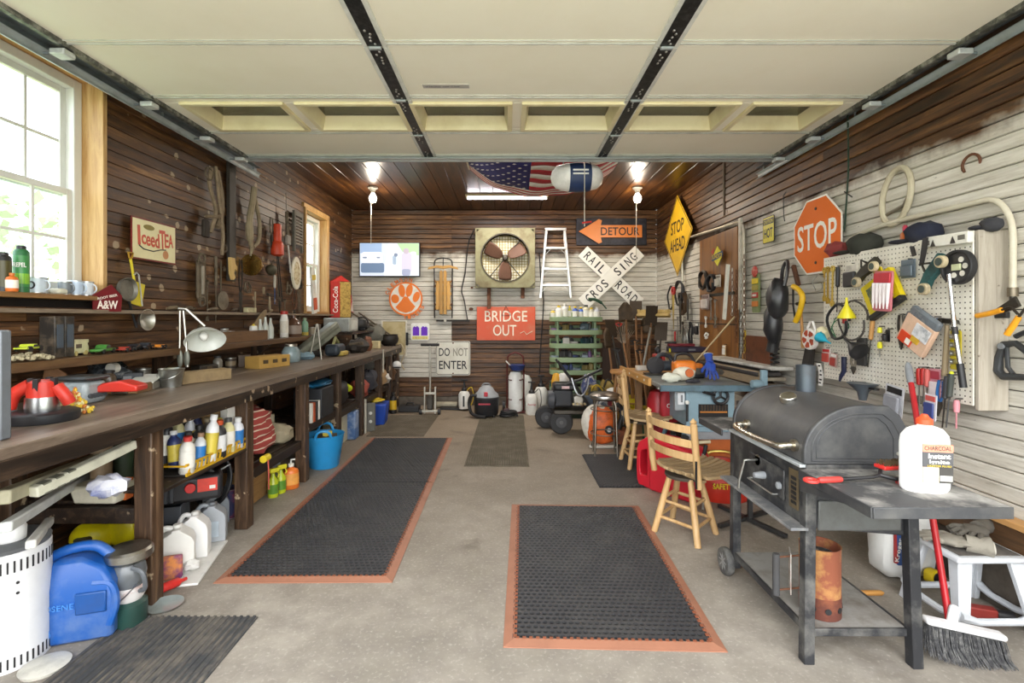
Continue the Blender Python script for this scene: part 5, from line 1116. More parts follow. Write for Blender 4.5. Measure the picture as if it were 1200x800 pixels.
# --- ladder
ld = bthing('stepladder','white aluminium step ladder hanging folded on the back wall','ladder',651,309,.12)
AL = METAL('dcdcd8',.35,.1); Zt,Zb = .53,-.53
for s_ in (-1,1):
    MB().beam((s_*.14,0,Zt),(s_*.235,0,Zb),.035,.03).build('rail',AL,ld,.003); MB().beam((s_*.135,.07,Zt-.02),(s_*.225,.07,Zb+.03),.025,.02).build('rear_rail',AL,ld,.003)
for z_ in (.24,-.08,-.33):
    w_ = .14+(.53-z_)/1.06*.095; MB().box((0,-.01,z_),(2*w_-.02,.08,.035)).build('step',AL,ld,.004)
    for s_ in (-1,1): MB().beam((s_*(w_-.01),-.02,z_-.10),(s_*(w_-.09),-.02,z_-.015),.012,.004).build('brace',AL,ld)
MB().box((0,.02,Zt),(.33,.12,.045)).build('top_cap',AL,ld,.006)
# --- detour and railroad
de = bthing('dented_metal_sheet','dark dented metal panel behind the detour arrow','panel',716.5,271.5,.03)
MB().box((0,0,0),(1.10,.02,.42)).build('panel',P('23232c',.5,.3,.35,'5a5a66',8),de,.006)
da = bthing('detour_sign','orange arrow sign lettered DETOUR pointing left','sign',716,271,.075)
MB().prism([(-.50,.0),(-.19,.19),(-.14,.17),(-.16,.095),(.48,.095),(.48,-.095),(-.16,-.095),(-.14,-.17),(-.19,-.19)],-.01,0).build('arrow_plate',P('e8873a',.4,0,.1,'c86a2a'),da)
text('lettering','DETOUR',.60,.125,(.14,-.011,0),P('2a1a14',.5),da,.001,.012)
rc_ = bthing('railroad_crossing_sign','white crossbuck sign lettered RAILROAD CROSSING','sign',716,325,.10)
RW1 = P('efede4',.4,0,.06)
for nm,a,yy in (('crossing',43,-.02),('railroad',-43,0.0)):
    M_ = R(-math.radians(a),'Y'); MB(M_).box((0,yy,0),(1.13,.012,.2)).build('blade',RW1,rc_,.002)
    for wd,cx_,w_ in ((('CROS',-.29,.42),('SING',.28,.42)) if a > 0 else (('RAIL',-.32,.38),('ROAD',.31,.40))):
        for k,ch in enumerate(wd):
            x_ = cx_-w_/2+w_*(k+.5)/4; v = M_ @ Vector((x_,yy-.0075,0)); text('lettering',ch,.022 if ch == 'I' else .072,.125,tuple(v),BLACK,rc_,.001,.01,-math.radians(a))
rc_.scale = (1.06,1,1.06); MB().box((0,.06,0),(.06,.09,.06)).build('mounting_block',DARK,rc_)
# --- sled
sd_ = bthing('wooden_sled','old wooden runner sled hanging on the back wall','sled',519.5,338,.06)
SLW = WOOD('a87a3a','c99c54','Z',.5,1)
for s_ in (-1,1):
    MB().tube(spl([(s_*.135,0,-.46),(s_*.14,0,-.2),(s_*.14,0,.2),(s_*.14,0,.38),(s_*.11,-.01,.45),(0,-.01,.475)],4),.011,6).build('runner',BLACK,sd_)
    for z_ in (.08,-.28): MB().tube([(s_*.14,0,z_-.06),(s_*.09,-.02,z_),(s_*.14,0,z_+.05)],.012,6).build('standard',RUST,sd_)
for x_,top,bot in ((-.085,.10,-.33),(-.03,.28,-.40),(.03,.28,-.40),(.085,.10,-.33)): MB().prism([(x_-.025,bot),(x_+.025,bot),(x_+.025,top-.03),(x_+.01,top),(x_-.01,top),(x_-.025,top-.03)],-.035,-.02).build('seat_slat',SLW,sd_,.003)
for z_ in (.10,-.08,-.3): MB().box((0,-.012,z_),(.25,.014,.04)).build('cross_bar',SLW,sd_)
MB().prism([(-.24,.29),(-.22,.33),(-.1,.36),(0,.35),(.1,.36),(.22,.33),(.24,.29),(.1,.32),(0,.30),(-.1,.32)],-.045,-.03).build('steering_bar',SLW,sd_,.003); MB().cyl((0,-.03,.3),(0,-.01,.47),.008,n=6).build('brace',BLACK,sd_)
# --- cords, rods
for nm,lb,pts in (('crooked_rod','bent black rod hanging between the sled and the fan',[(556,268),(549,285),(545,320),(541,340),(544,352),(548,376)]),('electric_cable','black cord hanging between the fan and the ladder',[(632,296),(634,330),(637,352),(634,400),(632,438)])):
    p0 = BW(*pts[0],.04); c_ = thing(nm,lb,'cable' if 'cable' in nm else 'rod',p0); MB().tube(spl([BW(x_,y_,.04)-p0 for x_,y_ in pts],4),.010,6).build('cord',BLACK,c_)
for i,(px,py,r_) in enumerate(((552,362,.035),(553,337,.02))): kt = bthing('knot',['round dark knot in the white boards beside the bridge sign','small dark knot in the white boards left of the fan'][i],'knot',px,py,.022); MB(R(PI/2,'X')).lathe([(r_,-.01),(r_*.9,.008),(0,.012)],12,sy=.75).build('knot',RUST,kt)
tr_ = bthing('dark_ledge','dark board ledge with pegs below the wooden sled','ledge',531,375.5,.03); MB().box((0,0,0),(.52,.05,.03)).build('board',DARK,tr_); MB().cyl((-.12,-.03,.0),(-.12,-.05,0),.02,n=10).build('knob',P('d8d2c2',.5),tr_)
# ================================================================ CEILING
def ceil_bulb(px,label,clen,tip=False):
    Y = 6.35; x_ = (px-VX)*Y/FX; b = thing('bulb_fixture',label,'light',(x_,Y,ZC),0,'bare ceiling bulbs')
    MB().lathe([(0,-.001),(.062,-.001),(.064,-.02),(.04,-.035),(.028,-.06),(.026,-.085),(0,-.085)],18).build('socket',P('d8d4c8',.4),b)
    bu = MB().lathe([(.02,-.08),(.03,-.10),(.048,-.135),(.05,-.16),(.035,-.195),(0,-.207)],18).build('bulb',EMIT('fff4e2',12),b)
    MB().cyl((-.02,-.02,-.04),(-.02,-.02,-clen),.005,n=5).build('pull_cord',P('cfc8ba',.6),b)
    lamp('bulb_light','POINT',(x_,Y-.0,ZC-.30),12,(1,.86,.68),shadow_soft_size=.05)
ceil_bulb(437,'bare glowing bulb with pull cord above the television',.74); ceil_bulb(747,'bare glowing bulb with pull cord above the railroad sign',1.02)
for (xa,xb,Y,lb) in ((-.55,.53,6.74,'lit fluorescent tube fixture on the ceiling above the fan'),(-.52,.92,4.95,'lit fluorescent tube fixture near the raised door edge')):
    f_ = thing('tube_fixture',lb,'light',((xa+xb)/2,Y,ZC),0,'fluorescent fixtures'); L = xb-xa
    MB().box((0,.0,-.015),(L+.06,.09,.03)).build('channel',P('b9ad86',.5),f_,.004)
    for s_ in (-1,1): MB().box((s_*(L/2+.01),0,-.045),(.02,.035,.04)).build('lamp_holder',P('d8d4c8',.4),f_)
    MB().cyl((-L/2,0,-.05),(L/2,0,-.05),.017,n=12).build('tube',EMIT('fbf6ff',9),f_)
    lamp('tube_light','AREA',((xa+xb)/2,Y,ZC-.075),26,(1,.94,.86),shape='RECTANGLE',size=L,size_y=.06)
hp_ = thing('hanging_rod','thin pale rod hanging from the ceiling near the yellow diamond sign','rod',(253*5.3/FX,5.3,ZC)); MB().cyl((0,0,0),(0,0,-.59),.012,n=8).build('rod',P('9c8a7a',.5),hp_)
# flag sagging under the ceiling
def flag_mats(): return [P('b22a35',.8,0,.12),P('e8e2da',.8,0,.12),P('2f2f6a',.8,0,.12)]
fg = thing('flag','American stars and stripes flag sagging below the ceiling','flag',(.0,0,0))
xa,xb = (550-VX)*5.5/FX,(718-VX)*5.5/FX; FM = flag_mats(); fmb = MB(); NX = 40
def fpt(u,v): x_ = xa+(xb-xa)*u; s_ = 4*u*(1-u); return (x_,4.72+.78*v+.04*math.sin(u*9),3.045-.02-(.31*s_)*(.55+.45*v)-.01*math.sin(u*22+v*5))
fv = lambda q: q*.035 if q < 6 else .21+(q-6)*.79/7
for j in range(13):
    fmb.m(0 if j % 2 == 0 else 1)
    for a_,b_ in (((0,1),) if j < 6 else ((.41,1),)):
        n_ = int(NX*(b_-a_)); fmb.sheet(n_,1,lambda u,v,a_=a_,b_=b_,j=j: fpt(a_+(b_-a_)*u,1-fv(j+v)))
fmb.m(2).sheet(17,6,lambda u,v: fpt(.41*u,.79*(1-v)))
fo = fmb.build('cloth',FM,fg); sm = fo.modifiers.new('s','SOLIDIFY'); sm.thickness = .004
sb = MB()
for r_ in range(9):
    for c_ in range(6 if r_ % 2 == 0 else 5):
        p = Vector(fpt(.41*((c_+.5+(.5 if r_ % 2 else 0))/6),(.79*(1-(r_+.5)/9)))); sb.at(T(p.x,p.y,p.z-.008)).prism([((.02 if k % 2 == 0 else .009)*math.sin(k*PI/5),(.02 if k % 2 == 0 else .009)*math.cos(k*PI/5)) for k in range(10)],-.001,.001,'Z')
sb.build('stars',P('efeae2',.7),fg,kind='stuff')
MB().tube([fpt(0,0),fpt(0,.5),fpt(0,1)],.012,6).build('edge_cord',P('cfc6b2',.7),fg)
vf = thing('oval_float','white and navy oval case hanging in front of the striped part of the flag','case',((676-VX)*4.4/FX,4.4,2.625),0); vf.scale = (.91,.91,.91)
MB(R(PI/2,'Y')).lathe([(0,-.26),(.06,-.245),(.11,-.2),(.135,-.1),(.14,0),(.135,.1),(.11,.2),(.06,.245),(0,.26)],24).build('shell',P('e9e6e0',.4),vf)
MB(R(PI/2,'Y')).lathe([(.137,-.08),(.142,0),(.138,.1),(.13,.13)],24).build('band',P('22365e',.5),vf)
for z_ in (.035,.0): MB().box((.02,-.1415,z_),(.15,.003,.016)).build('label_line',WHITE,vf)
MB().tube([(-.14,0,.11),(-.1,0,.3),(0,0,.47)],.006,5).build('hanging_strap',GRAY,vf); MB().tube([(.14,0,.11),(.1,0,.3),(0,0,.47)],.006,5).build('hanging_strap',GRAY,vf)
rr = thing('release_cord','thin cord with a red handle hanging from the raised door','cord',((685-VX)*4.2/FX,4.2,2.75)); MB().cyl((0,0,0),(0,0,-.60),.004,n=5).build('cord',P('cfc8ba',.6),rr); MB().tube([(-.02,0,-.57),(.06,0,-.56)],.008,6).build('handle',P('c8281e',.4),rr)
# ================================================================ BACK FLOOR
def bfloor(px,d): return ((px-VX)*(YB-d)/FX,YB-d,0)
jk = thing('trolley_jack','upright silver T-handled jack with small wheels below the do not enter sign','jack',((504-VX)*6.95/FX,6.95,0)); SV = METAL('c9c5b8',.4,.25)
MB().cyl((0,0,.28),(0,0,.98),.016,n=10).build('post',SV,jk); MB().cyl((-.13,0,.985),(.13,0,.985),.02,n=10).build('grip_bar',BLACK,jk)
for s_ in (-1,1):
    MB().box((s_*.075,0,.20),(.02,.05,.38)).build('side_rail',SV,jk,.003); MB(T(s_*.13,-.02,.04) @ R(PI/2,'Y')).lathe([(0,-.02),(.035,-.02),(.04,0),(.035,.02),(0,.02)],14).build('wheel',BLACK,jk)
MB().box((0,0,.05),(.24,.06,.03)).box((0,0,.30),(.15,.05,.03)).build('cross_plate',SV,jk,.003); MB().box((0,.0,.17),(.08,.06,.2)).build('pump_body',IRON,jk,.01)
for i,(px,Y,r,h,nm,lb) in enumerate(((544,7.25,.085,.26,'garden_sprayer','small white sprayer with a black top left of the shop vacuum'),(623,6.95,.085,.30,'garden_sprayer','white pump sprayer with red lettering beside the pressure washer'),(634,7.2,.10,.36,'garden_sprayer','tall white sprayer tank behind the pump sprayer'))):
    s_ = thing(nm,lb,'sprayer',((px-VX)*Y/FX,Y,.0 if i else .03),0,'white garden sprayers'); MB().lathe([(0,0),(r*.9,0),(r,.02),(r,h*.8),(r*.7,h*.95),(r*.45,h)],20).build('tank',P('e2e0d8',.45,0,.15),s_)
    MB().lathe([(r*.5,h),(r*.5,h+.03),(r*.25,h+.05),(.014,h+.12),(.014,h+.16),(0,h+.16)],14).build('pump',BLACK,s_); MB().cyl((-.05,0,h+.155),(.05,0,h+.155),.011,n=8).build('handle',BLACK,s_)
    MB().tube(spl([(r*.4,0,h),(r*1.3,-.02,h*1.2),(r*1.6,0,h*.6),(r*1.1,-.03,.03)],5),.006,6).build('hose',BLACK if i else YEL,s_)
    if i == 1: text('lettering','Roundup',.11,.035,(0,-r-.002,h*.5),P('b8261e',.4),s_,.001,.01)
    if i == 0: MB().box((0,-r-.001,h*.45),(.025,.004,h*.6)).build('label_stripe',BLACK,s_)
cst = thing('black_case','flat black case under the small sprayer','case',((532-VX)*7.3/FX,7.35,0)); MB().box((0,.05,.015),(.42,.25,.03)).build('case',BLACK,cst,.008)
bx_ = thing('black_toolbox','low black folded tool on the floor left of the silver jack','tool',((480-VX)*7.15/FX,7.15,0)); MB().box((0,0,.05),(.30,.16,.09)).build('case',P('262628',.6,0,.3),bx_,.012); MB().tube([(-.05,0,.09),(-.03,0,.13),(.05,0,.13),(.07,0,.09)],.012,6).build('handle',BLACK,bx_)
pp_ = thing('floor_pipe','pale pipe lying along the back wall right of the jack','pipe',((518-VX)*7.4/FX,7.45,.05)); MB().cyl((-.12,0,0),(.22,0,0),.045,n=14).build('pipe',P('a59c86',.7,0,.3),pp_)
sv = thing('shop_vacuum','black and grey wet dry shop vacuum with a hose by the back wall','vacuum',((570-VX)*6.8/FX,6.8,0))
MB().lathe([(0,.03),(.15,.03),(.165,.05),(.175,.24),(.18,.26),(.17,.28)],24).build('drum',P('232428',.45,0,.2),sv); MB().lathe([(.172,.275),(.165,.31),(.12,.35),(.09,.40),(.05,.43),(0,.435)],24,sx=1.0,sy=.95).build('motor_head',P('9c9fa2',.5,0,.2),sv)
MB().box((0,-.15,.33),(.05,.05,.06)).build('latch',P('c0283a',.4),sv,.01); MB().box((-.02,-.176,.2),(.16,.012,.02)).build('trim_stripe',P('a8283a',.4),sv)
MB().tube(spl([(-.12,-.08,.30),(-.20,-.08,.30),(-.235,-.05,.2),(-.21,-.08,.08),(-.14,-.14,.04),(0,-.2,.03)],5),.022,10).build('hose',BLACK,sv)
MB().tube(spl([(-.06,0,.42),(-.03,0,.455),(.03,0,.455),(.06,0,.42)],4),.012,8).build('carry_handle',GRAY,sv)
for a in (45,135,225,315): MB(T(.15*math.cos(math.radians(a)),.15*math.sin(math.radians(a)),.02)).blob((0,0,0),(.02,.02,.02),10,6).build('caster',BLACK,sv)
hr = thing('hose_pile','flat black hose coil lying right of the shop vacuum','hose',((596-VX)*6.75/FX,6.75,.0)); pts = [((.12+.02*math.sin(i*.8))*math.cos(i*.42),(.09+.02*math.cos(i*.6))*math.sin(i*.42),.02+.0016*i) for i in range(44)]; MB().tube(pts,.014,7).build('hose',BLACK,hr); MB().box((-.03,0,.08),(.08,.06,.08)).build('reel_body',P('3a1f22',.5),hr,.01)
ht = thing('hand_truck','dark red hand truck strapped around a white tank','hand truck',((604-VX)*7.15/FX,7.15,0)); RD_ = P('5a1f1c',.5,.3)
for s_ in (-1,1):
    MB().tube(spl([(s_*.12,0,.03),(s_*.12,0,.7),(s_*.09,.02,.82),(0,.03,.86)],4),.012,8).build('rail',RD_,ht)
    MB(T(s_*.17,.12,.07) @ R(PI/2,'Y')).lathe([(.02,-.02),(.07,-.02),(.07,.02),(.02,.02)],16).build('wheel',BLACK,ht)
for z_ in (.2,.48): MB().tube([(-.12,0,z_),(-.08,-.16,z_),(.08,-.16,z_),(.12,0,z_)],.008,6).build('hoop',RD_,ht)
MB().box((0,-.08,.02),(.26,.18,.012)).build('toe_plate',RD_,ht)
tn = thing('white_tank','tall white tank standing on the dark red hand truck','tank',((604-VX)*7.07/FX,7.07,.028)); MB().lathe([(0,0),(.095,0),(.1,.02),(.1,.5),(.07,.56),(.03,.57),(0,.57)],22).build('shell',P('e4e4e0',.4,0,.1),tn)
tn2 = thing('white_tank','second white tank right behind the strapped one','tank',((615-VX)*7.3/FX,7.35,0),0); MB().lathe([(0,0),(.1,0),(.105,.02),(.105,.44),(.07,.5),(0,.52)],22).build('shell',P('dcdcd4',.4,0,.15),tn2)
bb = thing('blue_basin','dark blue bowl resting on top of the white tank','bowl',((606-VX)*7.05/FX,7.05,.60)); MB().lathe([(.04,0),(.09,.02),(.12,.09),(.11,.09),(.08,.03),(0,.015)],22).build('bowl',P('22356e',.4),bb); MB().cyl((-.10,0,.08),(-.16,-.02,.15),.01,n=6).build('white_handle',WHITE,bb)
# green tray tower
GT = P('8ea37c',.5,0,.2,'5f7a52',5)
tw = thing('tray_tower','tall stack of pale green plastic trays full of oddments','shelf',((674-VX)*7.2/FX,7.15,0)); TZ = [.06,.36,.60,.78,.98,1.17,1.36]
for z_ in TZ[1:]:
    w_,d_ = .38,.21; o = rrect(2*w_,2*d_,.16,6); i_ = rrect(2*w_-.03,2*d_-.03,.15,6)
    t_ = MB(T(0,0,z_) @ R(PI/2,'X')); t_.ring(o,i_,-.045,.02); t_.prism(o,.012,.02); t_.build('tray',GT,tw,.004); t_ = MB(T(0,0,z_)); t_.tube([(.36*math.cos(math.radians(a)),.06+.13*math.sin(math.radians(a)),.0) for a in range(0,181,15)],.001,4) if 0 else t_.add([(.37*math.cos(math.radians(a)),.06+.14*math.sin(math.radians(a)),q_) for q_ in (-.01,.085) for a in range(0,181,15)],[(k,k+1,k+14,k+13) for k in range(12)]); t_.build('tray_back',GT,tw).modifiers.new('s','SOLIDIFY').thickness = .006
for s_ in (-1,1):
    for y_ in (-.08,.12): MB().cyl((s_*.27,y_,0),(s_*.27,y_,1.34),.02,n=10).build('post',GT,tw)
o = rrect(.82,.46,.16,6); MB(R(PI/2,'X')).prism(o,-.10,0).build('base_bin',P('47664a',.6),tw,.01)
rg = random.Random(21); pal = [P(c,.5) for c in ('2a2c30','1f3d44','8d9aa4','2a6a58','c8c4ba','3c4a78','7a5a86','8a7a4a','b09a94','4a4a4a','20303a')]
TX,TY = (674-VX)*7.2/FX,7.15
for ti,z_ in enumerate(TZ[1:-1]):
    for k in range(9):
        x_ = -.30+.072*k+rg.uniform(-.02,.02); nm,lb = [('tape_roll','roll of dark tape'),('spray_nozzle','small hose nozzle'),('battery','power tool battery'),('glue_bottle','small glue bottle')][k % 4]
        pos = ['far left','left','left of centre','just left of centre','middle','just right of centre','right of centre','right','far right'][k]; lev = ['lowest','second lowest','middle','second highest','highest open'][ti]
        sz = rg.uniform(1.3,1.7); it = thing(nm,'%s at the %s of the %s green tray' % (lb,pos,lev),nm.split('_')[-1],(TX+x_,TY-.08+rg.uniform(-.03,.08),z_-.010),rg.uniform(-1,1),'oddments in the green trays'); it.scale = (sz,sz,min(sz,1.35)); m_ = rg.choice(pal); h_ = rg.uniform(.05,.095)
        if k % 4 == 0: MB(T(0,0,.022)).lathe([(.02,-.02),(.045,-.02),(.045,.02),(.02,.02)],14).build('roll',m_,it)
        elif k % 4 == 1: MB().tube([(0,0,.02),(.03,0,.05),(.06,0,h_)],[.018,.014,.01],8).build('nozzle',m_,it); MB().cyl((0,0,0),(-.03,0,.04),.012,n=8).build('trigger',BLACK,it)
        elif k % 4 == 2: MB().box((0,0,h_/2),(.07,.06,h_)).build('pack',m_,it,.008); MB().box((0,0,h_+.008),(.04,.04,.016)).build('terminal',BLACK,it)
        else: k_bottle(it,.022,h_+.03,m_,rg.choice(pal))
TOPI = [(648,'yellow figure shaped bottle','bottle','d8b83a',.035,.14),(655,'white jug','jug','e6e4de',.05,.19),(662,'white canister','can','dcdcd6',.045,.22),(668,'yellow capped spray can','can','b8b43a',.025,.19),(674,'clear bottle with a blue label','bottle','2f55b0',.04,.18),(681,'second blue labelled bottle','bottle','3a62bc',.04,.17),(687,'cream jug','jug','d8cfae',.055,.20),(693,'small pale tub','tub','cfc8b4',.04,.16),(699,'white bottle with pale label','bottle','dcdce4',.04,.17)]
for px,lb,cat,c,r,h in TOPI:
    b = thing(cat+'_on_tower' if 0 else {'can': 'spray_can','tub': 'paint_tub'}.get(cat,cat),lb+' on top of the green tray tower',cat,((px-VX)*7.1/FX,7.1+rg.uniform(-.05,.05),1.352),0,'bottles on the tray tower'); k_bottle(b,r,h,P(c,.4),rg.choice([WHITE,YEL,BLACK]),P('e8e4dc',.4) if c != 'e6e4de' else None,.4)
gp = thing('green_pruner','dark green curved pruning saw laid on top of the tray tower','saw',((700-VX)*7.0/FX,6.99,1.58),0,None,0,math.radians(22)); MB().tube(spl([(-.14,0,0),(-.05,0,.03),(.05,0,.02),(.15,0,-.03)],4),[.02]*4+[.022]*5+[.01]*4,8).build('grip',P('1f4a34',.4),gp)
for k,(px,py,c,nm,lb) in enumerate(((652,440,'e0a62e','yellow_doll','yellow plastic figure low in front of the tray tower'),(660,440,'dddbd4','white_mask','white round mask with dark mouth in front of the tray tower'))):
    Y = 6.75; p = W(px,py,Y); f_ = thing(nm,lb,'toy',(p.x,Y,.33)); MB().blob((0,0,.14),(.07+.02*k,.05,.14),14,10,.15).build('body',P(c,.45),f_); MB().blob((0,-.045,.1),(.04,.03,.05),10,6).build('face',P('3a2c22',.5),f_)
bn = thing('storage_bin','dark green storage bin standing before the tray tower','bin',((668-VX)*6.8/FX,6.8,0)); MB().add([(-.22,-.13,0),(.22,-.13,0),(.22,.13,0),(-.22,.13,0),(-.26,-.16,.32),(.26,-.16,.32),(.26,.16,.32),(-.26,.16,.32)],[(0,3,2,1),(4,5,6,7),(0,1,5,4),(1,2,6,5),(2,3,7,6),(3,0,4,7)]).build('bin',P('33473a',.6),bn,.01)
# ================================================================ MIDDLE RIGHT
rg = random.Random(5)
def at3(px,Y,z=0): return ((px-VX)*Y/FX,Y,z)
# pressure washer
pwr = thing('pressure_washer','black pressure washer with fat rubber wheels and folding handle','pressure washer',at3(668,5.9))
for x_,y_ in ((-.12,-.10),(-.27,.20)):
    w_ = MB(T(x_,y_,.14)).prism(circ(.14,28,0,0),-.045,.045); wo = w_.build('wheel',P('2a2a2b',.75,0,.25),pwr,.02,3)
    MB(T(x_,y_-.0,.14)).at(T(x_,y_,.14)).prism(circ(.07,20),-.05,-.02).build('rim',P('3a3a3c',.5),wo,.006); MB(T(x_,y_,.14)).prism(circ(.022,12),-.06,-.045).build('cap',P('565656',.5),wo)
for o_ in kids(pwr):
    if o_.name.startswith('wheel'): o_.data.transform(T(0,0,0))
MB().box((.0,0,.26),(.42,.32,.05)).build('base_plate',IRON,pwr,.01)
MB().box((-.10,0,.42),(.24,.26,.22)).build('engine_block',P('2c2e32',.5,.3,.3),pwr,.03); MB().box((-.08,-.02,.55),(.26,.24,.09)).build('fuel_tank',P('202124',.4),pwr,.03); MB().box((-.07,-.143,.55),(.09,.004,.03)).build('label',P('d9b8b8',.4),pwr)
MB(T(-.22,-.06,.40) @ R(PI/2,'Y')).lathe([(0,-.05),(.10,-.05),(.11,-.02),(.11,.02),(.06,.05)],20).build('recoil_cover',P('3c4046',.5),pwr)
MB().box((.09,-.02,.38),(.13,.16,.14)).build('pump',METAL('b5b2aa',.4),pwr,.02)
for k in range(4): MB().cyl((.02+.045*k,-.12,.36),(.02+.045*k,-.17,.36),.014,n=10).build('valve',METAL('c8b890',.35),pwr)
MB().box((.21,.0,.37),(.12,.14,.12)).build('gear_head',P('3b4654',.5),pwr,.015)
for s_ in (-1,1): MB().tube([(.26,s_*.12,.26),(.02,s_*.12,.62),(-.16,s_*.12,.86)],.014,8).build('lower_handle',BLACK,pwr)
MB().tube([(-.14,-.12,.55),(.10,-.12,.64),(.36,-.10,.76)],.016,8).build('spray_wand',BLACK,pwr)
MB().tube(spl([(.0,-.14,.66),(.05,-.16,.5),(.12,-.16,.46),(.18,-.15,.55),(.2,-.14,.66)],4),.01,7).build('spray_gun',METAL('b8bcc0',.35),pwr)
MB().tube([(.25,-.08,.25),(.34,-.10,.13),(.44,-.12,.02)],[.02,.02,.03],8).build('foot',BLACK,pwr)
# metal stool and backpack blower
mst = thing('metal_stool','round stool with padded grey seat on four thin metal legs','stool',at3(709,4.9))
MB().lathe([(0,.555),(.13,.555),(.15,.575),(.15,.60),(.12,.62),(0,.63)],28).build('seat',METAL('77706a',.35,.3),mst); MB().lathe([(.152,.572),(.155,.585),(.152,.598)],28).build('seat_band',STEEL,mst)
for a in (40,130,220,310):
    c_,s_ = math.cos(math.radians(a)),math.sin(math.radians(a)); MB().tube([(.11*c_,.11*s_,.56),(.135*c_,.135*s_,.50),(.155*c_,.155*s_,0)],.009,8).build('leg',METAL('8c857a',.4),mst)
for z_ in (.22,.46): MB().tube(arc((0,0,z_),.142,0,360,24,'XY')[:-1],.006,6,True).build('ring',METAL('8c857a',.4),mst)
bb_ = thing('backpack_blower','orange and white backpack blower on the floor behind the round metal stool','blower',at3(705,5.25)); OGR = P('d9662a',.45,0,.5,'4a2a1a',12)
MB().blob((0,0,.22),(.17,.13,.2),18,12,.12,2.5,3,.8).build('fan_housing',OGR,bb_); MB().blob((-.05,.02,.24),(.17,.12,.2),16,10,.1,2,5).build('engine_cover',P('d8d2c6',.5,0,.3),bb_)
MB(T(.05,-.135,.2)).prism(circ(.045,16),-.01,.02).build('fan_cap',BLACK,bb_); MB(T(.05,-.147,.2)).prism(circ(.022,12),-.004,.0).build('badge',P('cfd4d8',.4),bb_)
for x_ in (-.12,.12): MB().tube([(x_,-.05,.02),(x_,-.12,.03),(x_*.8,-.12,.14)],.012,6).build('frame_foot',BLACK,bb_)
MB().box((0,-.10,.02),(.3,.05,.03)).build('base',P('b9b2a6',.5),bb_,.008); MB().tube(spl([(.1,0,.38),(.17,-.03,.44),(.2,-.08,.35),(.16,-.1,.2)],4),.03,10).build('hose',BLACK,bb_)
# items round the chair
cb_ = thing('cooler_jug','dark red and white cooler jug beyond the metal stool','cooler',at3(723,5.9)); MB().lathe([(0,.30),(.11,.30),(.115,.44),(.12,.46)],20).build('body',P('6e1c30',.4),cb_); MB().lathe([(.12,.46),(.125,.50),(.09,.52),(0,.525)],20).build('lid',P('dcdcd8',.4),cb_); MB().lathe([(0,0),(.10,0),(.11,.30)],20).build('lower_body',P('e0c040',.5),cb_)
for i,(px,Y,c,r,h,lb) in enumerate(((738,5.4,'d9c21e',.13,.50,'yellow bucket behind the taller wooden stool'),(752,5.2,'d4b41c',.12,.42,'yellow bucket right of the first yellow bucket'),(761,5.0,'1f6e50',.11,.42,'green tub with a pale rim under the saw bench'))):
    b = thing('bucket',lb,'bucket',at3(px,Y),0,'buckets behind the stools'); MB().lathe([(0,0),(r*.8,0),(r,h),(r*1.05,h),(r*1.05,h-.03),(r*.95,h-.03),(r*.78,.02),(0,.02)],22).build('shell',P(c,.45),b); MB().tube([(-r*1.05,0,h-.02),(-r*.7,-r*.8,h-.12),(r*.7,-r*.8,h-.12),(r*1.05,0,h-.02)],.005,5).build('bail',STEEL,b)
for i,(px,Y,z,lb) in enumerate(((772,4.75,.0,'red cylinder tank standing under the saw bench'),)):
    b = thing('red_tank',lb,'tank',at3(px,Y,z)); MB().lathe([(0,.0),(.10,.0),(.11,.03),(.11,.58),(.08,.66),(.03,.68),(0,.68)],22).build('shell',P('b0202c',.4),b); MB().cyl((0,0,.68),(0,0,.72),.025,n=10).build('valve',STEEL,b)
cf_ = thing('red_tool_bag','red bag printed CRAFT hanging under the saw bench','bag',at3(787,4.5,.42)); MB().blob((0,0,.15),(.11,.05,.16),16,10,.1,2,1,.6).build('bag',P('a81e2a',.6),cf_); text('lettering','CRAFT',.14,.04,(.01,-.052,.15),WHITE,cf_,.003,.01); MB().tube([(-.06,0,.29),(-.03,0,.35),(.03,0,.35),(.06,0,.29)],.008,6).build('handle',BLACK,cf_)
# table saw
TS = P('86a0ac',.45,.2,.15,'5a6a6c'); TSD = P('5b7480',.5,.3,.3)
ts = thing('table_saw','pale blue table saw with a dark handwheel on splayed legs','table saw',(1.63,4.25,0))
MB().box((0,.12,.80),(.74,.74,.035)).build('table_top',P('8e9494',.45,.4,.35,'5c5c58',6),ts,.004); MB().box((0,-.262,.795),(.78,.02,.05)).build('front_rail',TSD,ts,.003)
MB().box((.04,.02,.63),(.40,.46,.31)).build('cabinet',TS,ts,.006); MB().box((.06,-.215,.60),(.24,.012,.115)).build('opening',P('161413',.7),ts)
for k in range(9): MB().box((-.035+.024*k,-.223,.625),(.006,.006,.05)).build('gear_tooth',P('5a4a3a',.5,.5),ts)
MB().box((.06,-.223,.595),(.22,.006,.012)).build('gear_rack',P('b8742c',.5),ts)
hw = MB(T(.11,-.24,.725)); hw.tube(arc((0,0,0),.06,0,360,22)[:-1],.012,8,True)
for a in (90,210,330): hw.cyl((0,0,0),(.055*math.cos(math.radians(a)),0,.055*math.sin(math.radians(a))),.009,n=6)
hwo = hw.build('handwheel',BLACK,ts); MB().tube([(.06,-.25,.74),(.0,-.26,.755),(-.04,-.26,.77)],[.012,.012,.016],8).build('crank_grip',BLACK,hwo)
MB().box((-.20,-.16,.68),(.09,.05,.16)).build('switch_box',P('8f979a',.5),ts,.006); MB().box((-.195,-.188,.70),(.055,.006,.10)).build('switch_plate',P('dcdfe0',.4),ts,.002); MB().box((-.19,-.193,.70),(.016,.006,.06)).build('switch',GRAY,ts)
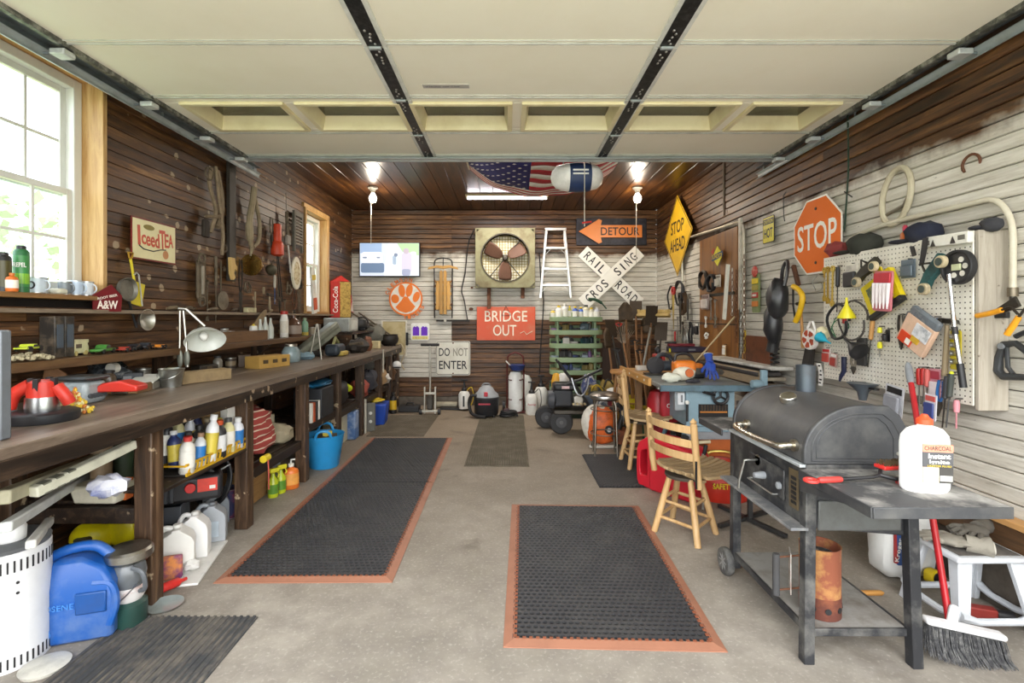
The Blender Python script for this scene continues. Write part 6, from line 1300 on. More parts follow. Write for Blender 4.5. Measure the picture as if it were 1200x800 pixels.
MB().box((.04,-.22,.455),(.44,.02,.04)).build('lower_rail',TS,ts); MB().box((.04,-.21,.40),(.42,.02,.06)).build('stand_apron',P('8d8f92',.5),ts)
for s_ in (-1,1):
    for t_ in (-1,1): MB().beam((.04+s_*.20,.02+t_*.21,.45),(.04+s_*.30,.02+t_*.30,0),.04,.03).build('leg',TSD,ts,.003)
    MB().beam((.04+s_*.26,-.19,.20),(.04+s_*.26,.23,.20),.03,.02).build('brace',TSD,ts)
MB().beam((-.18,-.235,.2),(.26,-.235,.2),.03,.02).build('brace',TSD,ts)
MB().cyl((-.16,-.23,.52),(-.16,-.23,.66),.011,n=8).build('lever',BLACK,ts); MB().blob((-.16,-.23,.675),(.018,.018,.018),10,6).build('lever_knob',WHITE,ts)
wf2 = thing('wooden_fence','weathered wooden board clamped as a fence across the saw table','board',(2.02,4.42,.822),math.radians(3)); MB().box((0,0,.055),(.03,.98,.11)).build('board',WOOD('6b5a46','9a866a','Y'),wf2,.003)
MB().box((0,-.50,.05),(.05,.03,.16)).build('clamp_plate',TS,wf2,.004); MB(T(-.06,-.51,.02) @ R(PI/2,'Y')).lathe([(0,-.05),(.03,-.045),(.035,0),(.025,.04),(.015,.05)],14).build('clamp_knob',TS,wf2)
wbn = thing('saw_bench','old wooden side bench with a worn golden edge left of the table saw','bench',(1.40,4.85,0)); OW = WOOD('8a6232','b98a48','Y',.5,.8,'c99a58')
MB().box((-.155,-.0,.805),(.03,1.1,.07)).build('edge_board',OW,wbn,.004)
for k in range(3): MB().box((-.05+.19*k,.23,.80),(.185,.60,.04)).build('plank',OW,wbn,.003)
for x_,y_ in ((-.12,-.05),(-.12,.48),(.38,.48)): MB().box((x_,y_,.39),(.06,.06,.78)).build('leg',WOOD('5a4026','7c5c38','Z'),wbn,.003)
for y_ in (-.43,-.2,.1,.35): MB().cyl((-.171,y_,.808),(-.175,y_,.808),.01,n=8).build('bolt',WHITE,wbn)
ost = thing('oval_stool','tall stool with an oval wooden top behind the yellow bucket','stool',at3(733,5.35)); MB().lathe([(0,.76),(.16,.76),(.17,.775),(.165,.80),(0,.805)],24,sy=.8).build('seat',WOOD('8a5f34','b07f48','X',.4),ost)
for s_,t_ in ((-1,-1),(1,-1),(1,1),(-1,1)): MB().tube([(s_*.08,t_*.07,.76),(s_*.11,t_*.1,.4),(s_*.15,t_*.13,0)],[.016,.02,.014],8).build('leg',WOOD('8a5f34','b07f48','Z',.4),ost)
for z_ in (.25,.45): MB().cyl((-.12,-.11,z_),(.12,-.11,z_),.01,n=8).build('rung',WOOD('8a5f34','b07f48','X',.4),ost)
# on the benches
Zb = .822
cs2 = thing('circular_saw','black circular saw lying on the bench left of the orange chainsaw','saw',at3(774,4.75,Zb)); MB(T(-.05,0,.085)).prism(circ(.085,22),-.02,.02).build('blade_guard',P('26262a',.5),cs2,.006); MB().box((-.02,-.0,.006),(.26,.13,.012)).build('shoe',IRON,cs2); MB().tube(spl([(-.05,.0,.13),(.0,0,.19),(.09,0,.17),(.12,0,.09)],4),.022,8).build('handle',P('2b2c30',.5),cs2); MB().cyl((.0,.03,.08),(.16,.03,.08),.05,n=16).build('motor',P('3a4048',.5),cs2,.006)
ch_ = thing('chainsaw','orange and cream chainsaw on the saw table','chainsaw',at3(801,4.35,Zb)); MB().box((0,0,.11),(.19,.13,.12)).build('engine_housing',P('df7a22',.45,0,.2),ch_,.03,3); MB().blob((-.02,-.06,.06),(.10,.05,.06),14,8,.2).build('starter_cover',P('ded8c4',.5,0,.2),ch_); MB(T(.01,-.115,.07)).prism(circ(.035,16),-.01,.01).build('fuel_cap',P('c8652a',.5),ch_)
MB().tube(spl([(-.08,0,.15),(-.06,0,.22),(.05,0,.22),(.1,0,.14)],4),.014,8).build('handle',BLACK,ch_); MB().prism([(.1,.05),(.34,.04),(.36,.065),(.34,.09),(.1,.1)],-.005,.005).build('guide_bar',IRON,ch_)
od = thing('orange_sander','orange and black hand tool between the chainsaw and the blue glove','power tool',at3(815,4.5,Zb)); MB().box((0,0,.085),(.12,.09,.09)).build('body',P('e07a1e',.45),od,.02); MB().box((.0,0,.025),(.14,.10,.05)).build('base',BLACK,od,.008); MB().box((-.05,0,.13),(.05,.05,.06)).build('grip',BLACK,od,.015)
ct = thing('cream_cup_tool','cream plastic guard lying in front of the circular saw','guard',at3(787,4.2,Zb)); MB().blob((0,0,.035),(.085,.05,.04),14,8,.35,3,2).build('guard',P('dcdccb',.5),ct)
lg_ = thing('black_fitting','small black metal fitting at the front of the saw table','fitting',at3(811,4.1,Zb)); MB().tube([(-.05,0,.015),(.0,0,.02),(.03,0,.012),(.06,.01,.02)],[.012,.02,.01,.014],8).build('fitting',P('2a2a33',.5),lg_)
bgl = glove('rubber_glove','bright blue rubber glove draped on the saw table','glove',at3(832,4.35,Zb+.03),math.radians(160),'2747a0',None,.9); bgl.rotation_euler = (math.radians(-55),0,math.radians(170))
bgl.location.z = Zb+.10
rv = thing('red_vise','red and black bench vise at the back of the wooden bench','vise',at3(771,5.3,Zb)); MB().box((0,0,.03),(.13,.12,.06)).build('base',P('b8291f',.45,0,.3),rv,.012); MB().box((-.03,-.02,.11),(.05,.1,.1)).build('fixed_jaw',P('b8291f',.45,0,.3),rv,.01); MB().box((.04,-.02,.11),(.04,.1,.1)).build('sliding_jaw',P('9c2018',.45,0,.3),rv,.01); MB().cyl((.06,-.02,.09),(.15,-.02,.09),.012,n=8).build('screw',STEEL,rv); MB().blob((0,.0,.19),(.035,.03,.05),10,6).build('lamp_head',BLACK,rv)
pk_ = thing('paint_tin','small white tin on the wooden bench near the red vise','tin',at3(752,5.1,Zb)); MB().box((0,0,.025),(.12,.07,.05)).build('tin',P('d8d4cc',.4),pk_,.006)
cr1 = thing('wooden_crate','rough wooden crate against the right wall below the dark tool case','crate',at3(806,5.75,.80)); crate(cr1,.42,.3,.17,WOOD('7d6a4c','a8936c','X'))
crs = thing('stacked_boxes','dark cabinet standing under the wooden crate by the right wall','cabinet',at3(800,5.8,0)); MB().box((0,0,.395),(.40,.34,.79)).build('carcass',WOOD('2e2218','4a382a','X'),crs,.005); 
for z_ in (.2,.55): MB().box((0,-.175,z_),(.38,.015,.3)).build('drawer',WOOD('3a2a1c','5a4430','X'),crs,.003)
dtb = thing('tool_case','long purple black tool case on top of the rough crate','case',at3(807,5.72,.972)); MB().box((0,0,.03),(.46,.2,.06)).build('case',P('2a2238',.5),dtb,.006); MB().box((.0,-.105,.03),(.08,.01,.02)).build('latch',GRAY,dtb)
rsw = thing('red_saw_case','dark red flat tool on top of the purple black case','tool',at3(798,5.72,1.034)); MB().box((0,0,.018),(.3,.08,.03)).build('body',P('7a1c28',.45),rsw,.006); MB().box((-.12,0,.045),(.12,.05,.02)).build('blade',BLACK,rsw)
for i,(px,Y,c,lb) in enumerate(((787,5.68,'d8d02a','tiny bright yellow green cap at the left end of the purple case'),)):
    b = thing('screw_cap',lb,'cap',at3(px,Y,.972),0); MB().cyl((0,0,0),(0,0,.04),.03,n=12).build('lid',P(c,.4),b)
# long metal panels lying along the right wall
for i,(dx,dz,c,lb) in enumerate(((0,0,'cfccc2','long white metal trim lying along the right wall, uppermost'),(-.10,-.045,'3a3836','long black metal trim under the white trim along the right wall'),(-.06,-.085,'8f8674','long grey weathered plank under the black trim along the right wall'))):
    lt = thing('long_trim',lb,'trim board',(2.19+dx,4.55,.955+dz),math.radians(3),'long trim pieces by the right wall'); MB().box((0,0,0),(.20,1.15,.03)).build('trim',P(c,.5,0,.3),lt,.003); MB().box((-.095,0,-.012),(.01,1.15,.012)).build('edge',P('2c2a28',.6),lt)
sup = thing('trestle','dark trestle holding the long trim beside the table saw','trestle',(2.14,4.5,0))
MB().box((0,0,.80),(.12,1.0,.06)).build('rail',WOOD('3a2c20','5a4632','Y'),sup,.004)
for y_ in (-.42,.42):
    for s_ in (-1,1): MB().beam((0,y_,.79),(s_*.12,y_+s_*.02,0),.05,.04).build('leg',WOOD('3a2c20','5a4632','Z'),sup,.003)
# fuel cans
RC_ = P('c01f2e',.35,0,.08,'7c1420')
fc_ = thing('fuel_can','large red plastic fuel can on the floor behind the pale stool','fuel can',(1.29,3.86,0),math.radians(-52))
o = [(-.27,.02),(-.25,0),(.25,0),(.27,.03),(.27,.30),(.22,.38),(.0,.42),(-.16,.42),(-.25,.36),(-.27,.28)]
hole = [(-.225,.10),(-.225,.10),(-.15,.10),(-.15,.12),(-.15,.27),(-.16,.28),(-.18,.29),(-.20,.29),(-.22,.28),(-.225,.26)]
MB().ring([(-.14,.0),(.25,0),(.27,.03),(.27,.30),(.22,.38),(.0,.42),(-.14,.42),(-.14,.2)],[(0.05,.2)]*8,-.11,.11).build('body',RC_,fc_,.02,3)
ho_ = [(-.27+.0,.04),(-.25,.0),(-.135,.0),(-.135,.42),(-.16,.42),(-.25,.36),(-.27,.30),(-.275,.17)]; hi_ = [(-.235,.11),(-.23,.10),(-.17,.10),(-.17,.31),(-.185,.31),(-.225,.29),(-.235,.27),(-.24,.17)]
MB().ring(ho_,hi_,-.085,.085).build('grip',RC_,fc_,.018,3); MB().cyl((.1,0,.40),(.12,0,.46),.03,n=14).build('cap',BLACK,fc_)
fc2 = thing('safety_can','flat red safety fuel can lettered SAFETY CAN between the stool and the grill','fuel can',at3(845,3.75),math.radians(-8))
MB().lathe([(0,0),(.19,0),(.20,.02),(.20,.22),(.16,.27),(.06,.30),(0,.30)],28,sy=.75).build('body',P('c4301f',.35,0,.1),fc2); MB().tube(spl([(-.1,0,.28),(-.08,0,.34),(.06,0,.34),(.09,0,.28)],4),.012,8).build('handle',METAL('c9b060',.4),fc2)
text('lettering','SAFETY CAN',.24,.04,(.02,-.155,.13),YEL,fc2,.006,.01); text('lettering','GASOLINE',.12,.022,(.04,-.152,.18),YEL,fc2,.006)
obx = thing('orange_toolbox','orange brown toolbox with a raised handle behind the safety can','toolbox',at3(846,4.15)); MB().box((0,0,.20),(.32,.2,.40)).build('body',P('b9602a',.5,0,.15),obx,.015); MB().tube([(-.06,0,.39),(-.06,0,.49),(.14,0,.49),(.14,0,.39)],.018,8).build('handle',P('c46a2e',.5),obx)
hsm = thing('small_hatchet','small tool with a black grip and white tip behind the stool seat','tool',at3(824,3.5,.0)); MB().tube([(0,0,0),(.0,0,.40)],.012,8).build('shaft',STEEL,hsm); MB().tube([(0,0,.36),(.02,0,.46)],.014,8).build('grip',BLACK,hsm); MB().tube([(-.03,0,.48),(.05,0,.485)],.012,8).build('tip',P('d9c9a8',.5),hsm)
tpr = thing('tape_roll','roll of silver tape on the far side table of the grill','tape',(1.30,2.72,.777)); MB().lathe([(.022,0),(.04,0),(.04,.04),(.022,.04)],18).build('roll',METAL('c9c9c9',.3),tpr)
bkb = thing('charcoal_box','black box on the far side table of the grill','box',(1.45,2.80,.777),.1); MB().box((0,0,.055),(.22,.16,.11)).build('box',P('2b2826',.7),bkb,.008)
std = thing('folding_stand','black folding metal stand on the floor behind the grill','stand',(1.62,3.28,0))
for a,b in (((-.25,-.1,.02),(.2,.15,.02)),((.1,-.25,.02),(-.1,.25,.02)),((0,0,.02),(0,0,.42))): MB().beam(a,b,.03,.025).build('tube',P('2c2c2c',.5),std,.003)
# long tools in the back right corner
def leaning(name,label,px,py,Yt,pxb,Yb,head,grp='long handled tools in the back corner',hc=None,r=.014):
    p1 = W(px,py,Yt); p0 = Vector(at3(pxb,Yb,.02)); t_ = thing(name,label,name.split('_')[-1],p0,0,grp); d = p1-p0
    MB().tube([Vector((0,0,0)),d*.5,d*.86],r,8).build('handle',hc or WOOD('6d4a2c','94683e','Z'),t_)
    q = d.normalized().to_track_quat('Z','Y').to_matrix().to_4x4(); M_ = T(*(d*.84)) @ q; L = d.length*.16
    if head == 'shovel': MB(M_).sheet(6,6,lambda u,v: ((u-.5)*.2*(1 if v < .7 else 1-(v-.7)*2.6),.03*(1-(2*u-1)**2)-.01,v*.27)).build('blade',P('5a4a38',.6,.5,.5),t_).modifiers.new('s','SOLIDIFY').thickness = .003
    elif head == 'rake':
        m = MB(M_).cyl((-.2,0,.05),(.2,0,.05),.008,n=6)
        for k in range(13): m.tube([(-.19+.032*k,0,.05),(-.19+.032*k,-.03,.07),(-.19+.032*k,-.06,.055)],.003,4)
        m.build('rake_head',IRON,t_)
    elif head == 'fan':
        m = MB(M_)
        for k in range(15): a = math.radians(-42+6*k); m.tube([(0,0,0),(.3*math.sin(a),0,.3*math.cos(a)),(.31*math.sin(a),-.04,.31*math.cos(a))],.003,4)
        m.build('tines',P('8a7a64',.5),t_,kind='stuff')
    elif head == 'spade': MB(M_).box((0,0,.13),(.17,.006,.26)).build('blade',P('4a3f34',.6,.5),t_,.003)
    elif head == 'grip': MB(M_).tube([(-.05,0,.03),(0,0,-.02),(.05,0,.03),(0,0,.04)],.012,6,True).build('grip',RED if 'red' in label else BLACK,t_)
    elif head == 'broom':
        MB(M_).box((0,0,.05),(.48,.07,.035)).build('block',P('b79a5a',.6),t_,.006); m = MB(M_)
        for k in range(420): x_,y_ = rg.uniform(-.23,.23),rg.uniform(-.03,.03); m.tube([(x_,y_,.065),(x_*1.06,y_*1.3,.13)],.002,3,cap=False)
        m.build('bristles',P('c9ae6a',.8),t_,kind='stuff')
    return t_
leaning('push_broom','upturned push broom with yellow bristles and a grey pole in the corner',769,352,6.75,740,6.3,'broom',hc=METAL('b4b4ac',.4))
for i,(px,py,pb,yb,hd,nm,lb,hc) in enumerate((
    (722,362,745,6.3,'grip','hedge_trimmer','red handled trimmer leaning at the left of the corner tools',IRON),(735,372,742,6.4,'shovel','garden_shovel','brown shovel right of the red handled trimmer',None),
    (745,352,748,6.5,'spade','flat_spade','flat spade with its blade up below the railroad sign',None),(752,366,752,6.6,'rake','iron_rake','iron rake with its tines up left of the push broom',None),
    (760,372,760,6.6,'shovel','garden_shovel','rusty shovel just behind the push broom pole',None),(728,388,748,6.25,'fan','leaf_rake','leaf rake fanned open among the corner tools',None),
    (715,378,735,6.5,'spade','flat_spade','dark spade tilted far left beside the tray tower',IRON),(742,385,755,6.2,'grip','hoe_handle','black topped handle in the middle of the corner tools',None),
    (775,382,768,6.5,'spade','flat_spade','dark spade right of the push broom',IRON),(756,392,758,6.25,'rake','iron_rake','low iron rake in front of the corner tools',None),
    (712,392,724,6.6,'shovel','garden_shovel','shovel with a dark blade beside the green trays',None),(748,398,762,6.1,'grip','hoe_handle','second black topped handle leaning in front',None),
    (733,356,738,6.8,'shovel','garden_shovel','tall shovel at the back of the corner tools',None),(764,360,757,6.8,'spade','flat_spade','tall spade behind the push broom head',None),
    (720,396,742,6.05,'grip','string_trimmer','black string trimmer leaning low by the trays',P('2a2a2c',.5)))):
    leaning(nm,lb,px,py,7.0-.03*i,pb,yb,hd,hc=hc)
bd = thing('brown_door_panel','dark brown wooden panel leaning behind the long handled tools','panel',at3(722,7.35)); MB(R(-.07,'X')).box((0,0,.5),(.42,.03,1.0)).build('panel',WOOD('2e1e14','4a3324','Z'),bd,.004)

for i,(px,py,Y,c,c2,nm,lb,r_) in enumerate(((698,452,6.5,'2a2c2e','c8a832','tool_bag','black tool bag with yellow trim on the floor right of the storage bin',.15),(712,446,6.6,'8a7434','2a2a2a','rope_pile','heap of yellow and black rope beside the black tool bag',.12),
    (706,470,6.2,'3a4450','b0b4b8','fuel_jug','dark blue grey jug half behind the round metal stool',.11),(690,440,6.7,'3c4a7a','d8d4d0','cloth_pile','blue and white rags piled on the storage bin',.11),(729,498,5.3,'8a4a26','2a2a2a','leaf_bag','rusty orange bag squeezed between the metal stool and the taller wooden stool',.10),
    (775,500,4.9,'3a3a3a','8a8a8a','dark_crate','black crate on the floor under the saw bench',.16))):
    p = W(px,py,Y); t_ = thing(nm,lb,nm.split('_')[-1],(p.x,Y,0)); h = max(.1,p.z)
    MB().blob((0,0,h*.5),(r_,r_*.9,h*.5),16,10,.25,2.5,i,.7).build('body',P(c,.7,0,.5,c2,12),t_)
    MB().tube(spl([(-r_*.6,-r_*.5,h*.8),(-r_*.2,-r_*.8,h*1.05),(r_*.4,-r_*.6,h*.95),(r_*.8,-r_*.3,h*.6)],4),.012,6).build('strap',P(c2,.5),t_)
# ================================================================ WORKBENCH
rg = random.Random(77)
DW = WOOD('120d09','2c1f15','Y',.5,.8,'5c4633','a08a70',.15); DWZ = WOOD('1b120b','4a3422','Z',.5,.8,'84664a','a89478',.2)
TOPW = WOOD('4c3f34','7d6e60','Y',.42,.5,'a0917f',None,.08)
BZ = .945
wbch = thing('workbench','long dark timber workbench along the left wall','workbench',(-2.0,4.6,0)); BT = T(2.0,-4.6,0)
for i,(x0,x1) in enumerate(((-2.44,-2.05),(-2.05,-1.64))):
    for a,b in ((1.2,4.7),(4.7,7.62)): MB(BT).box(((x0+x1)/2,(a+b)/2,BZ-.02),(x1-x0-.004,b-a-.003,.04)).build('top_plank',TOPW,wbch,.003)
MB(BT).box((-1.66,4.4,BZ-.075),(.035,6.4,.07)).build('apron',DW,wbch,.004)
PY = [1.3,2.36,3.21,4.12,4.93,5.72,6.55,7.12,7.58]
for y in PY:
    for x_ in (-1.725,-2.39): MB(BT).box((x_,y,.452),(.085,.085,.905)).build('leg',DWZ,wbch,.006)
SHZ = [None,.47,.36,.46,.42,.40,.42,.42]
MB(BT).box((-2.06,2.36,.425),(.58,.05,.075)).build('shelf_rail',DW,wbch,.004)
for (a,b,z_) in list(zip(PY,PY[1:],SHZ))[1:]:
    if a != 2.36: MB(BT).box((-1.74,(a+b)/2,z_-.045),(.05,b-a-.085,.07)).build('shelf_rail',DW,wbch,.004)
    else: MB(BT).box((-1.81,(a+b)/2,.518),(.25,b-a-.085,.02)).build('narrow_shelf',DW,wbch,.003)
    MB(BT).box((-2.07-.09*(a == 2.36),(a+b)/2,z_-.012),(.60-.18*(a == 2.36),b-a-.10,.024)).build('shelf_board',DW,wbch,.003)
# wall shelf, ledge and rail
SZ = 1.165
shf = thing('wall_shelf','long dark wooden shelf on the left wall above the workbench','shelf',(XL,4.2,0)); MB().box((.125,0,SZ-.0225),(.25,4.7,.045)).build('board',WOOD('3a2818','6b4c2e','Y',.5,.8,'8a6a44',None,.05),shf,.003)
for y in (-2.0,-.8,.5,1.7): MB().add([(0,y-.02,SZ-.045),(.2,y-.02,SZ-.045),(0,y-.02,SZ-.2),(0,y+.02,SZ-.045),(.2,y+.02,SZ-.045),(0,y+.02,SZ-.2)],[(0,1,2),(5,4,3),(0,3,4,1),(1,4,5,2),(2,5,3,0)]).build('bracket',DWZ,shf)
ldg = thing('ledge_rail','narrow pale worn ledge board running along the left wall','ledge',(XL,4.2,0)); MB().box((.04,0,1.405),(.08,6.6,.022)).build('rail',WOOD('6b5a48','9a8872','Y',.6),ldg,.002)
us = thing('upper_shelf','short shelf at the far end of the workbench holding a grey box','shelf',(XL,6.75,0)); MB().box((.24,0,1.17),(.48,1.0,.03)).build('board',DW,us,.003)
for y in (-.4,.4): MB().box((.2,y,1.05),(.03,.03,.21)).build('prop',DWZ,us)
def lthing(name,label,cat,px,py,d=.03,group=None,roll=0,rz=0): return thing(name,label,cat,LW(px,py,d),LROT+rz,group,0,math.radians(roll))
def onshelf(name,label,cat,px,d=.12,z=SZ,rz=0,group=None): q = LW(px,400,d); return thing(name,label,cat,(XL+d,q.y,z+.001),rz,group)
def onbench(name,label,cat,px,py,z=BZ,rz=0,group=None): q = FL(px,py,z); return thing(name,label,cat,(max(q.x,XL+.08),q.y,z+.001),rz,group)
# ---- window sill
SL = 1.495
def onsill(name,label,cat,px,rz=0,x=-2.47,group=None): return thing(name,label,cat,(x,x*FX/(px-VX),SL+.001),rz,group)
for px,r,h,c,cap,lab,lb,x in ((4,.030,.19,'1c1c1e','1c1c1e','4a4524','black spray can with yellow label at the left edge of the window sill',-2.44),(14,.024,.09,'d9722a','e07a2a','f0e6da','small orange bottle on the window sill',-2.40),(25,.031,.235,'2a6a3c','1c1c1e','3f8a4a','green insect spray can lettered REPEL on the window sill',-2.44)):
    t_ = onsill('spray_can' if px != 14 else 'bottle',lb,'can' if px != 14 else 'bottle',px,x=x); (k_can if px != 14 else k_bottle)(t_,r,h,P(c,.4),label=P(lab,.4),**({'cap': P(cap,.4)}))
    if px == 25: t_.rotation_euler.z = .6; text('lettering','REPEL',.048,.022,(0,-r-.002,h*.58),WHITE,t_,.001,.02); MB().lathe([(r*1.03,h*.18),(r*1.03,h*.4)],16).build('lower_label',P('8ac03a',.4),t_)
for px,r,h,c,lb in ((43,.045,.085,'c9d3dc','pale blue tin with a black round emblem on the sill'),(76,.03,.075,'7c8286','grey tin cup on the sill with a wire handle'),(89,.035,.085,'c3d2e4','pale blue enamel mug on the sill'),(101,.035,.085,'dfe4ea','white enamel mug with a black number at the corner of the sill')):
    t_ = onsill('tin' if px == 43 else 'mug',lb,'tin' if px == 43 else 'mug',px); k_can(t_,r,h,P(c,.4,.1,.1)); MB().tube(arc((r,0,h*.5),h*.3,-90,90,8),.004,6).build('handle',P(c,.4),t_)
    if px == 43: MB(T(.015,-r-.001,h*.5)).ring(circ(.02,14),circ(.014,14),-.003,.002).build('emblem',BLACK,t_)
sp_ = onsill('soap_bar','cream bar of soap lying on the sill between the tins','soap',62); MB().box((0,0,.016),(.12,.06,.032)).build('bar',P('dcd8c4',.5),sp_,.012)
# ---- signs on the left wall
it = lthing('iced_tea_sign','cream metal sign with red ICED TEA lettering and a dark red border','sign',181,283,.03)
MB().box((0,0,0),(.42,.006,.275)).build('plate',P('7c2018',.5),it); MB().box((0,-.0045,0),(.40,.004,.255)).build('face',P('e6dcae',.5,0,.15,'b59a60'),it)
for k,(ch,w,h,dz) in enumerate((('I',.02,.10,.012),('c',.034,.05,-.012),('e',.034,.052,-.016),('e',.034,.055,-.016),('d',.036,.075,-.004),('T',.05,.10,.012),('E',.036,.075,.01),('A',.042,.07,.014))):
    text('lettering',ch,w*1.15,h*1.3,(-.15+k*.042+(.008 if k > 4 else 0),-.007,dz+.01),P('c8431e',.4),it,.001,.02,math.radians(-3))
MB().tube([(-.15,-.008,-.045),(-.11,-.008,-.065),(-.02,-.008,-.07),(.05,-.008,-.05),(.1,-.008,-.045)],.004,5).build('underline',BLACK,it)
MB(T(-.06,-.007,.085)).prism(ell(.05,.018,0,0),-.001,.001).build('leaf_print',P('8a7a3a',.6),it); MB(T(.1,-.007,-.08)).prism(ell(.028,.03,0,0),-.001,.001).build('glass_print',P('c98a5a',.6),it)
aw = thing('root_beer_sign','small maroon arrow shaped sign lettered A&W leaning on the ledge','sign',LW(125,350,.07),LROT-.35); MB().prism([(-.075,-.075),(.075,-.075),(.08,.02),(.02,.085),(-.075,.02)],-.008,0).build('plate',P('6e141c',.4),aw)
text('lettering','A&W',.11,.05,(0,-.009,-.035),P('efe6da',.4),aw,.001,.02); text('lettering','ROOT BEER',.11,.014,(0,-.009,.012),P('efe6da',.4),aw,.001,.01,-.25)
# ---- hung implements of the left wall
OLD = P('6e6250',.7,.3,.6,'3a2f24',14); GW = P('9c8c70',.75,0,.4,'5a4c38',10); DI = P('37302a',.7,.4,.4)
t_ = lthing('toy_shovel','yellow toy spade hanging by its handle on the left wall','shovel',153,296,.04); YT = P('d8c42a',.45,0,.1)
MB().tube([(-.02,0,0),(.02,0,0),(.012,0,-.03),(0,0,-.04),(-.012,0,-.03)],.006,6,True).build('grip',P('b58a2a',.5),t_); MB().cyl((0,0,-.04),(.035,0,-.20),.008,n=8).build('shaft',YT,t_); MB(T(.06,0,-.26) @ RD(12,'Y')).box((0,0,0),(.10,.008,.15)).build('blade',YT,t_,.012)
t_ = lthing('skimmer_pan','dark round pan hanging with its handle down on the left wall','pan',146,339,.05); MB(R(PI/2,'X')).lathe([(0,.01),(.06,.012),(.072,.03),(.075,.03),(.066,.0),(0,0)],24).build('pan',P('7b776c',.5,.4,.4),t_); MB().cyl((.03,0,-.06),(.10,0,-.24),.008,n=8).build('handle',BLACK,t_)
t_ = lthing('ladle','white metal ladle hanging below the yellow toy spade','ladle',160,322,.05); MB().tube([(-.02,0,.0),(0,0,.015),(.02,0,0),(.05,0,-.20)],.005,6).build('handle',P('cfcfca',.35,.4),t_); MB(T(.06,0,-.29) @ R(PI/2,'X')).lathe([(0,-.02),(.04,-.01),(.065,.02),(.072,.03),(.066,.03),(.04,0),(0,-.01)],22).build('bowl',METAL('c9c7be',.4),t_)
t_ = lthing('cast_bracket','ornate rusty cast bracket with a pale strip on the left wall','bracket',234,328,.03); MB().prism(rrect(.10,.33,.04,4),-.02,0).build('plate',OLD,t_,.005); MB().box((0,-.026,0),(.02,.012,.22)).build('strip',P('a8a090',.5,.4),t_)
for z_ in (.17,-.17): MB().tube(arc((0,-.02,z_),.035,0,360,12)[:-1],.010,6,True).build('scroll',OLD,t_)
t_ = lthing('iron_dipper','iron dipper with a long thin handle hanging on the left wall','dipper',259,306,.04); MB().cyl((0,0,0),(0,0,-.26),.006,n=6).build('handle',OLD,t_); MB(T(0,0,-.33) @ R(PI/2,'X')).lathe([(0,-.03),(.06,-.01),(.08,.02),(0,.03)],18).build('bowl',P('7d7260',.6,.3,.5),t_)
t_ = lthing('wall_plank','tall dark grey flat plank hanging upright on the left wall','plank',271,192,.03); MB().box((0,0,-.50),(.10,.03,1.05)).build('plank',P('3f3933',.6,.1,.3),t_,.003)
t_ = lthing('harness','tangled old leather and rope harness hanging on the left wall','harness',250,198,.07); LE = P('8a7860',.8,0,.5,'4a3c2c',12)
for k,p in enumerate(([(-.03,0,0),(-.05,0,-.14),(.0,-.02,-.34),(-.04,0,-.52)],[(.04,0,0),(.07,-.02,-.2),(.10,0,-.36),(.05,0,-.46)],[(0,-.02,.02),(.03,-.03,-.24),(.10,-.02,-.5),(.12,0,-.68)],[(-.10,0,-.40),(.02,-.03,-.38),(.10,-.02,-.32)])): MB().tube(spl(p,5),[.016,.024,.014,.014][k],7).build('strap',LE,t_)
MB().tube(arc((-.07,-.01,-.06),.05,0,360,12)[:-1],.007,6,True).build('ring',OLD,t_); MB().box((-.10,0,-.50),(.07,.03,.14)).build('buckle',DI,t_,.01); MB().tube(arc((.14,-.01,-.62),.03,0,360,10)[:-1],.008,6,True).build('ring',OLD,t_)
t_ = lthing('wooden_hames','pair of curved grey wooden hames hanging on the left wall','hames',298,220,.07)
MB().tube(spl([(.0,0,.0),(-.03,0,-.14),(-.10,-.01,-.32),(-.10,-.01,-.46),(-.04,0,-.60)],5),[.028]*12+[.034]*5+[.02]*4,9).build('hame',GW,t_); MB().tube(spl([(.02,0,-.10),(.09,0,-.28),(.10,0,-.40),(.05,-.01,-.50),(-.04,-.01,-.56)],5),.018,8).build('hame',GW,t_); MB().tube([(.10,0,-.36),(.18,0,-.33),(.2,0,-.36)],.009,6).build('hook',OLD,t_)
T2 = [ # px, py, name, label, builder
 (318,255,k_pliers,'wire_tongs','small rusty tongs hanging right of the wooden hames',dict(L=.30,c=OLD,op=.03)),
 (282,304,k_pliers,'fire_tongs','long black iron tongs hanging left of the brass funnel',dict(L=.50,c=DI,op=.025)),
 (253,300,k_driver,'iron_rod','thin brown iron rod beside the iron dipper',dict(L=.55,c=OLD,sh=OLD)),
 (322,322,k_driver,'blue_tipped_chisel','chisel with a pale blade and blue tip under the red bell',dict(L=.30,c=P('c9c2b4',.5),sh=BLUE)),
 (309,336,k_driver,'wooden_peg_tool','short wooden handled tool under the brass funnel',dict(L=.16,c=GW,sh=OLD)),
 (328,330,k_pliers,'iron_shears','old iron shears hanging above the white bottle',dict(L=.34,c=OLD,op=.04)),
 (337,334,k_loop,'iron_shackle','rusty shackle hanging below the white oval plate',dict(r=.05,tr=.010,m=OLD,turns=1)),
 (345,338,k_pliers,'brown_pincers','brown pincers hanging just left of the small window',dict(L=.40,c=RUST,op=.05)),
 (351,330,k_saw,'pruning_saw','narrow rusty pruning saw by the small window frame',dict(L=.50,m=OLD,hm=DARK)),
 (288,330,k_loop,'wire_hank','small loose hank of wire under the tongs',dict(r=.05,tr=.006,m=OLD,turns=2)),
 (316,345,k_hammer,'small_hammer','little hammer with pale handle above the clear bottles',dict(L=.18,wm=GW)),
 (334,352,k_wrench,'rusty_spanner','rusty spanner above the brown jug',dict(L=.2,w=.016,m=OLD)),
 (243,330,k_wrench,'strap_hinge','thin hinge strap hanging beside the cast bracket',dict(L=.30,w=.010,m=OLD))]
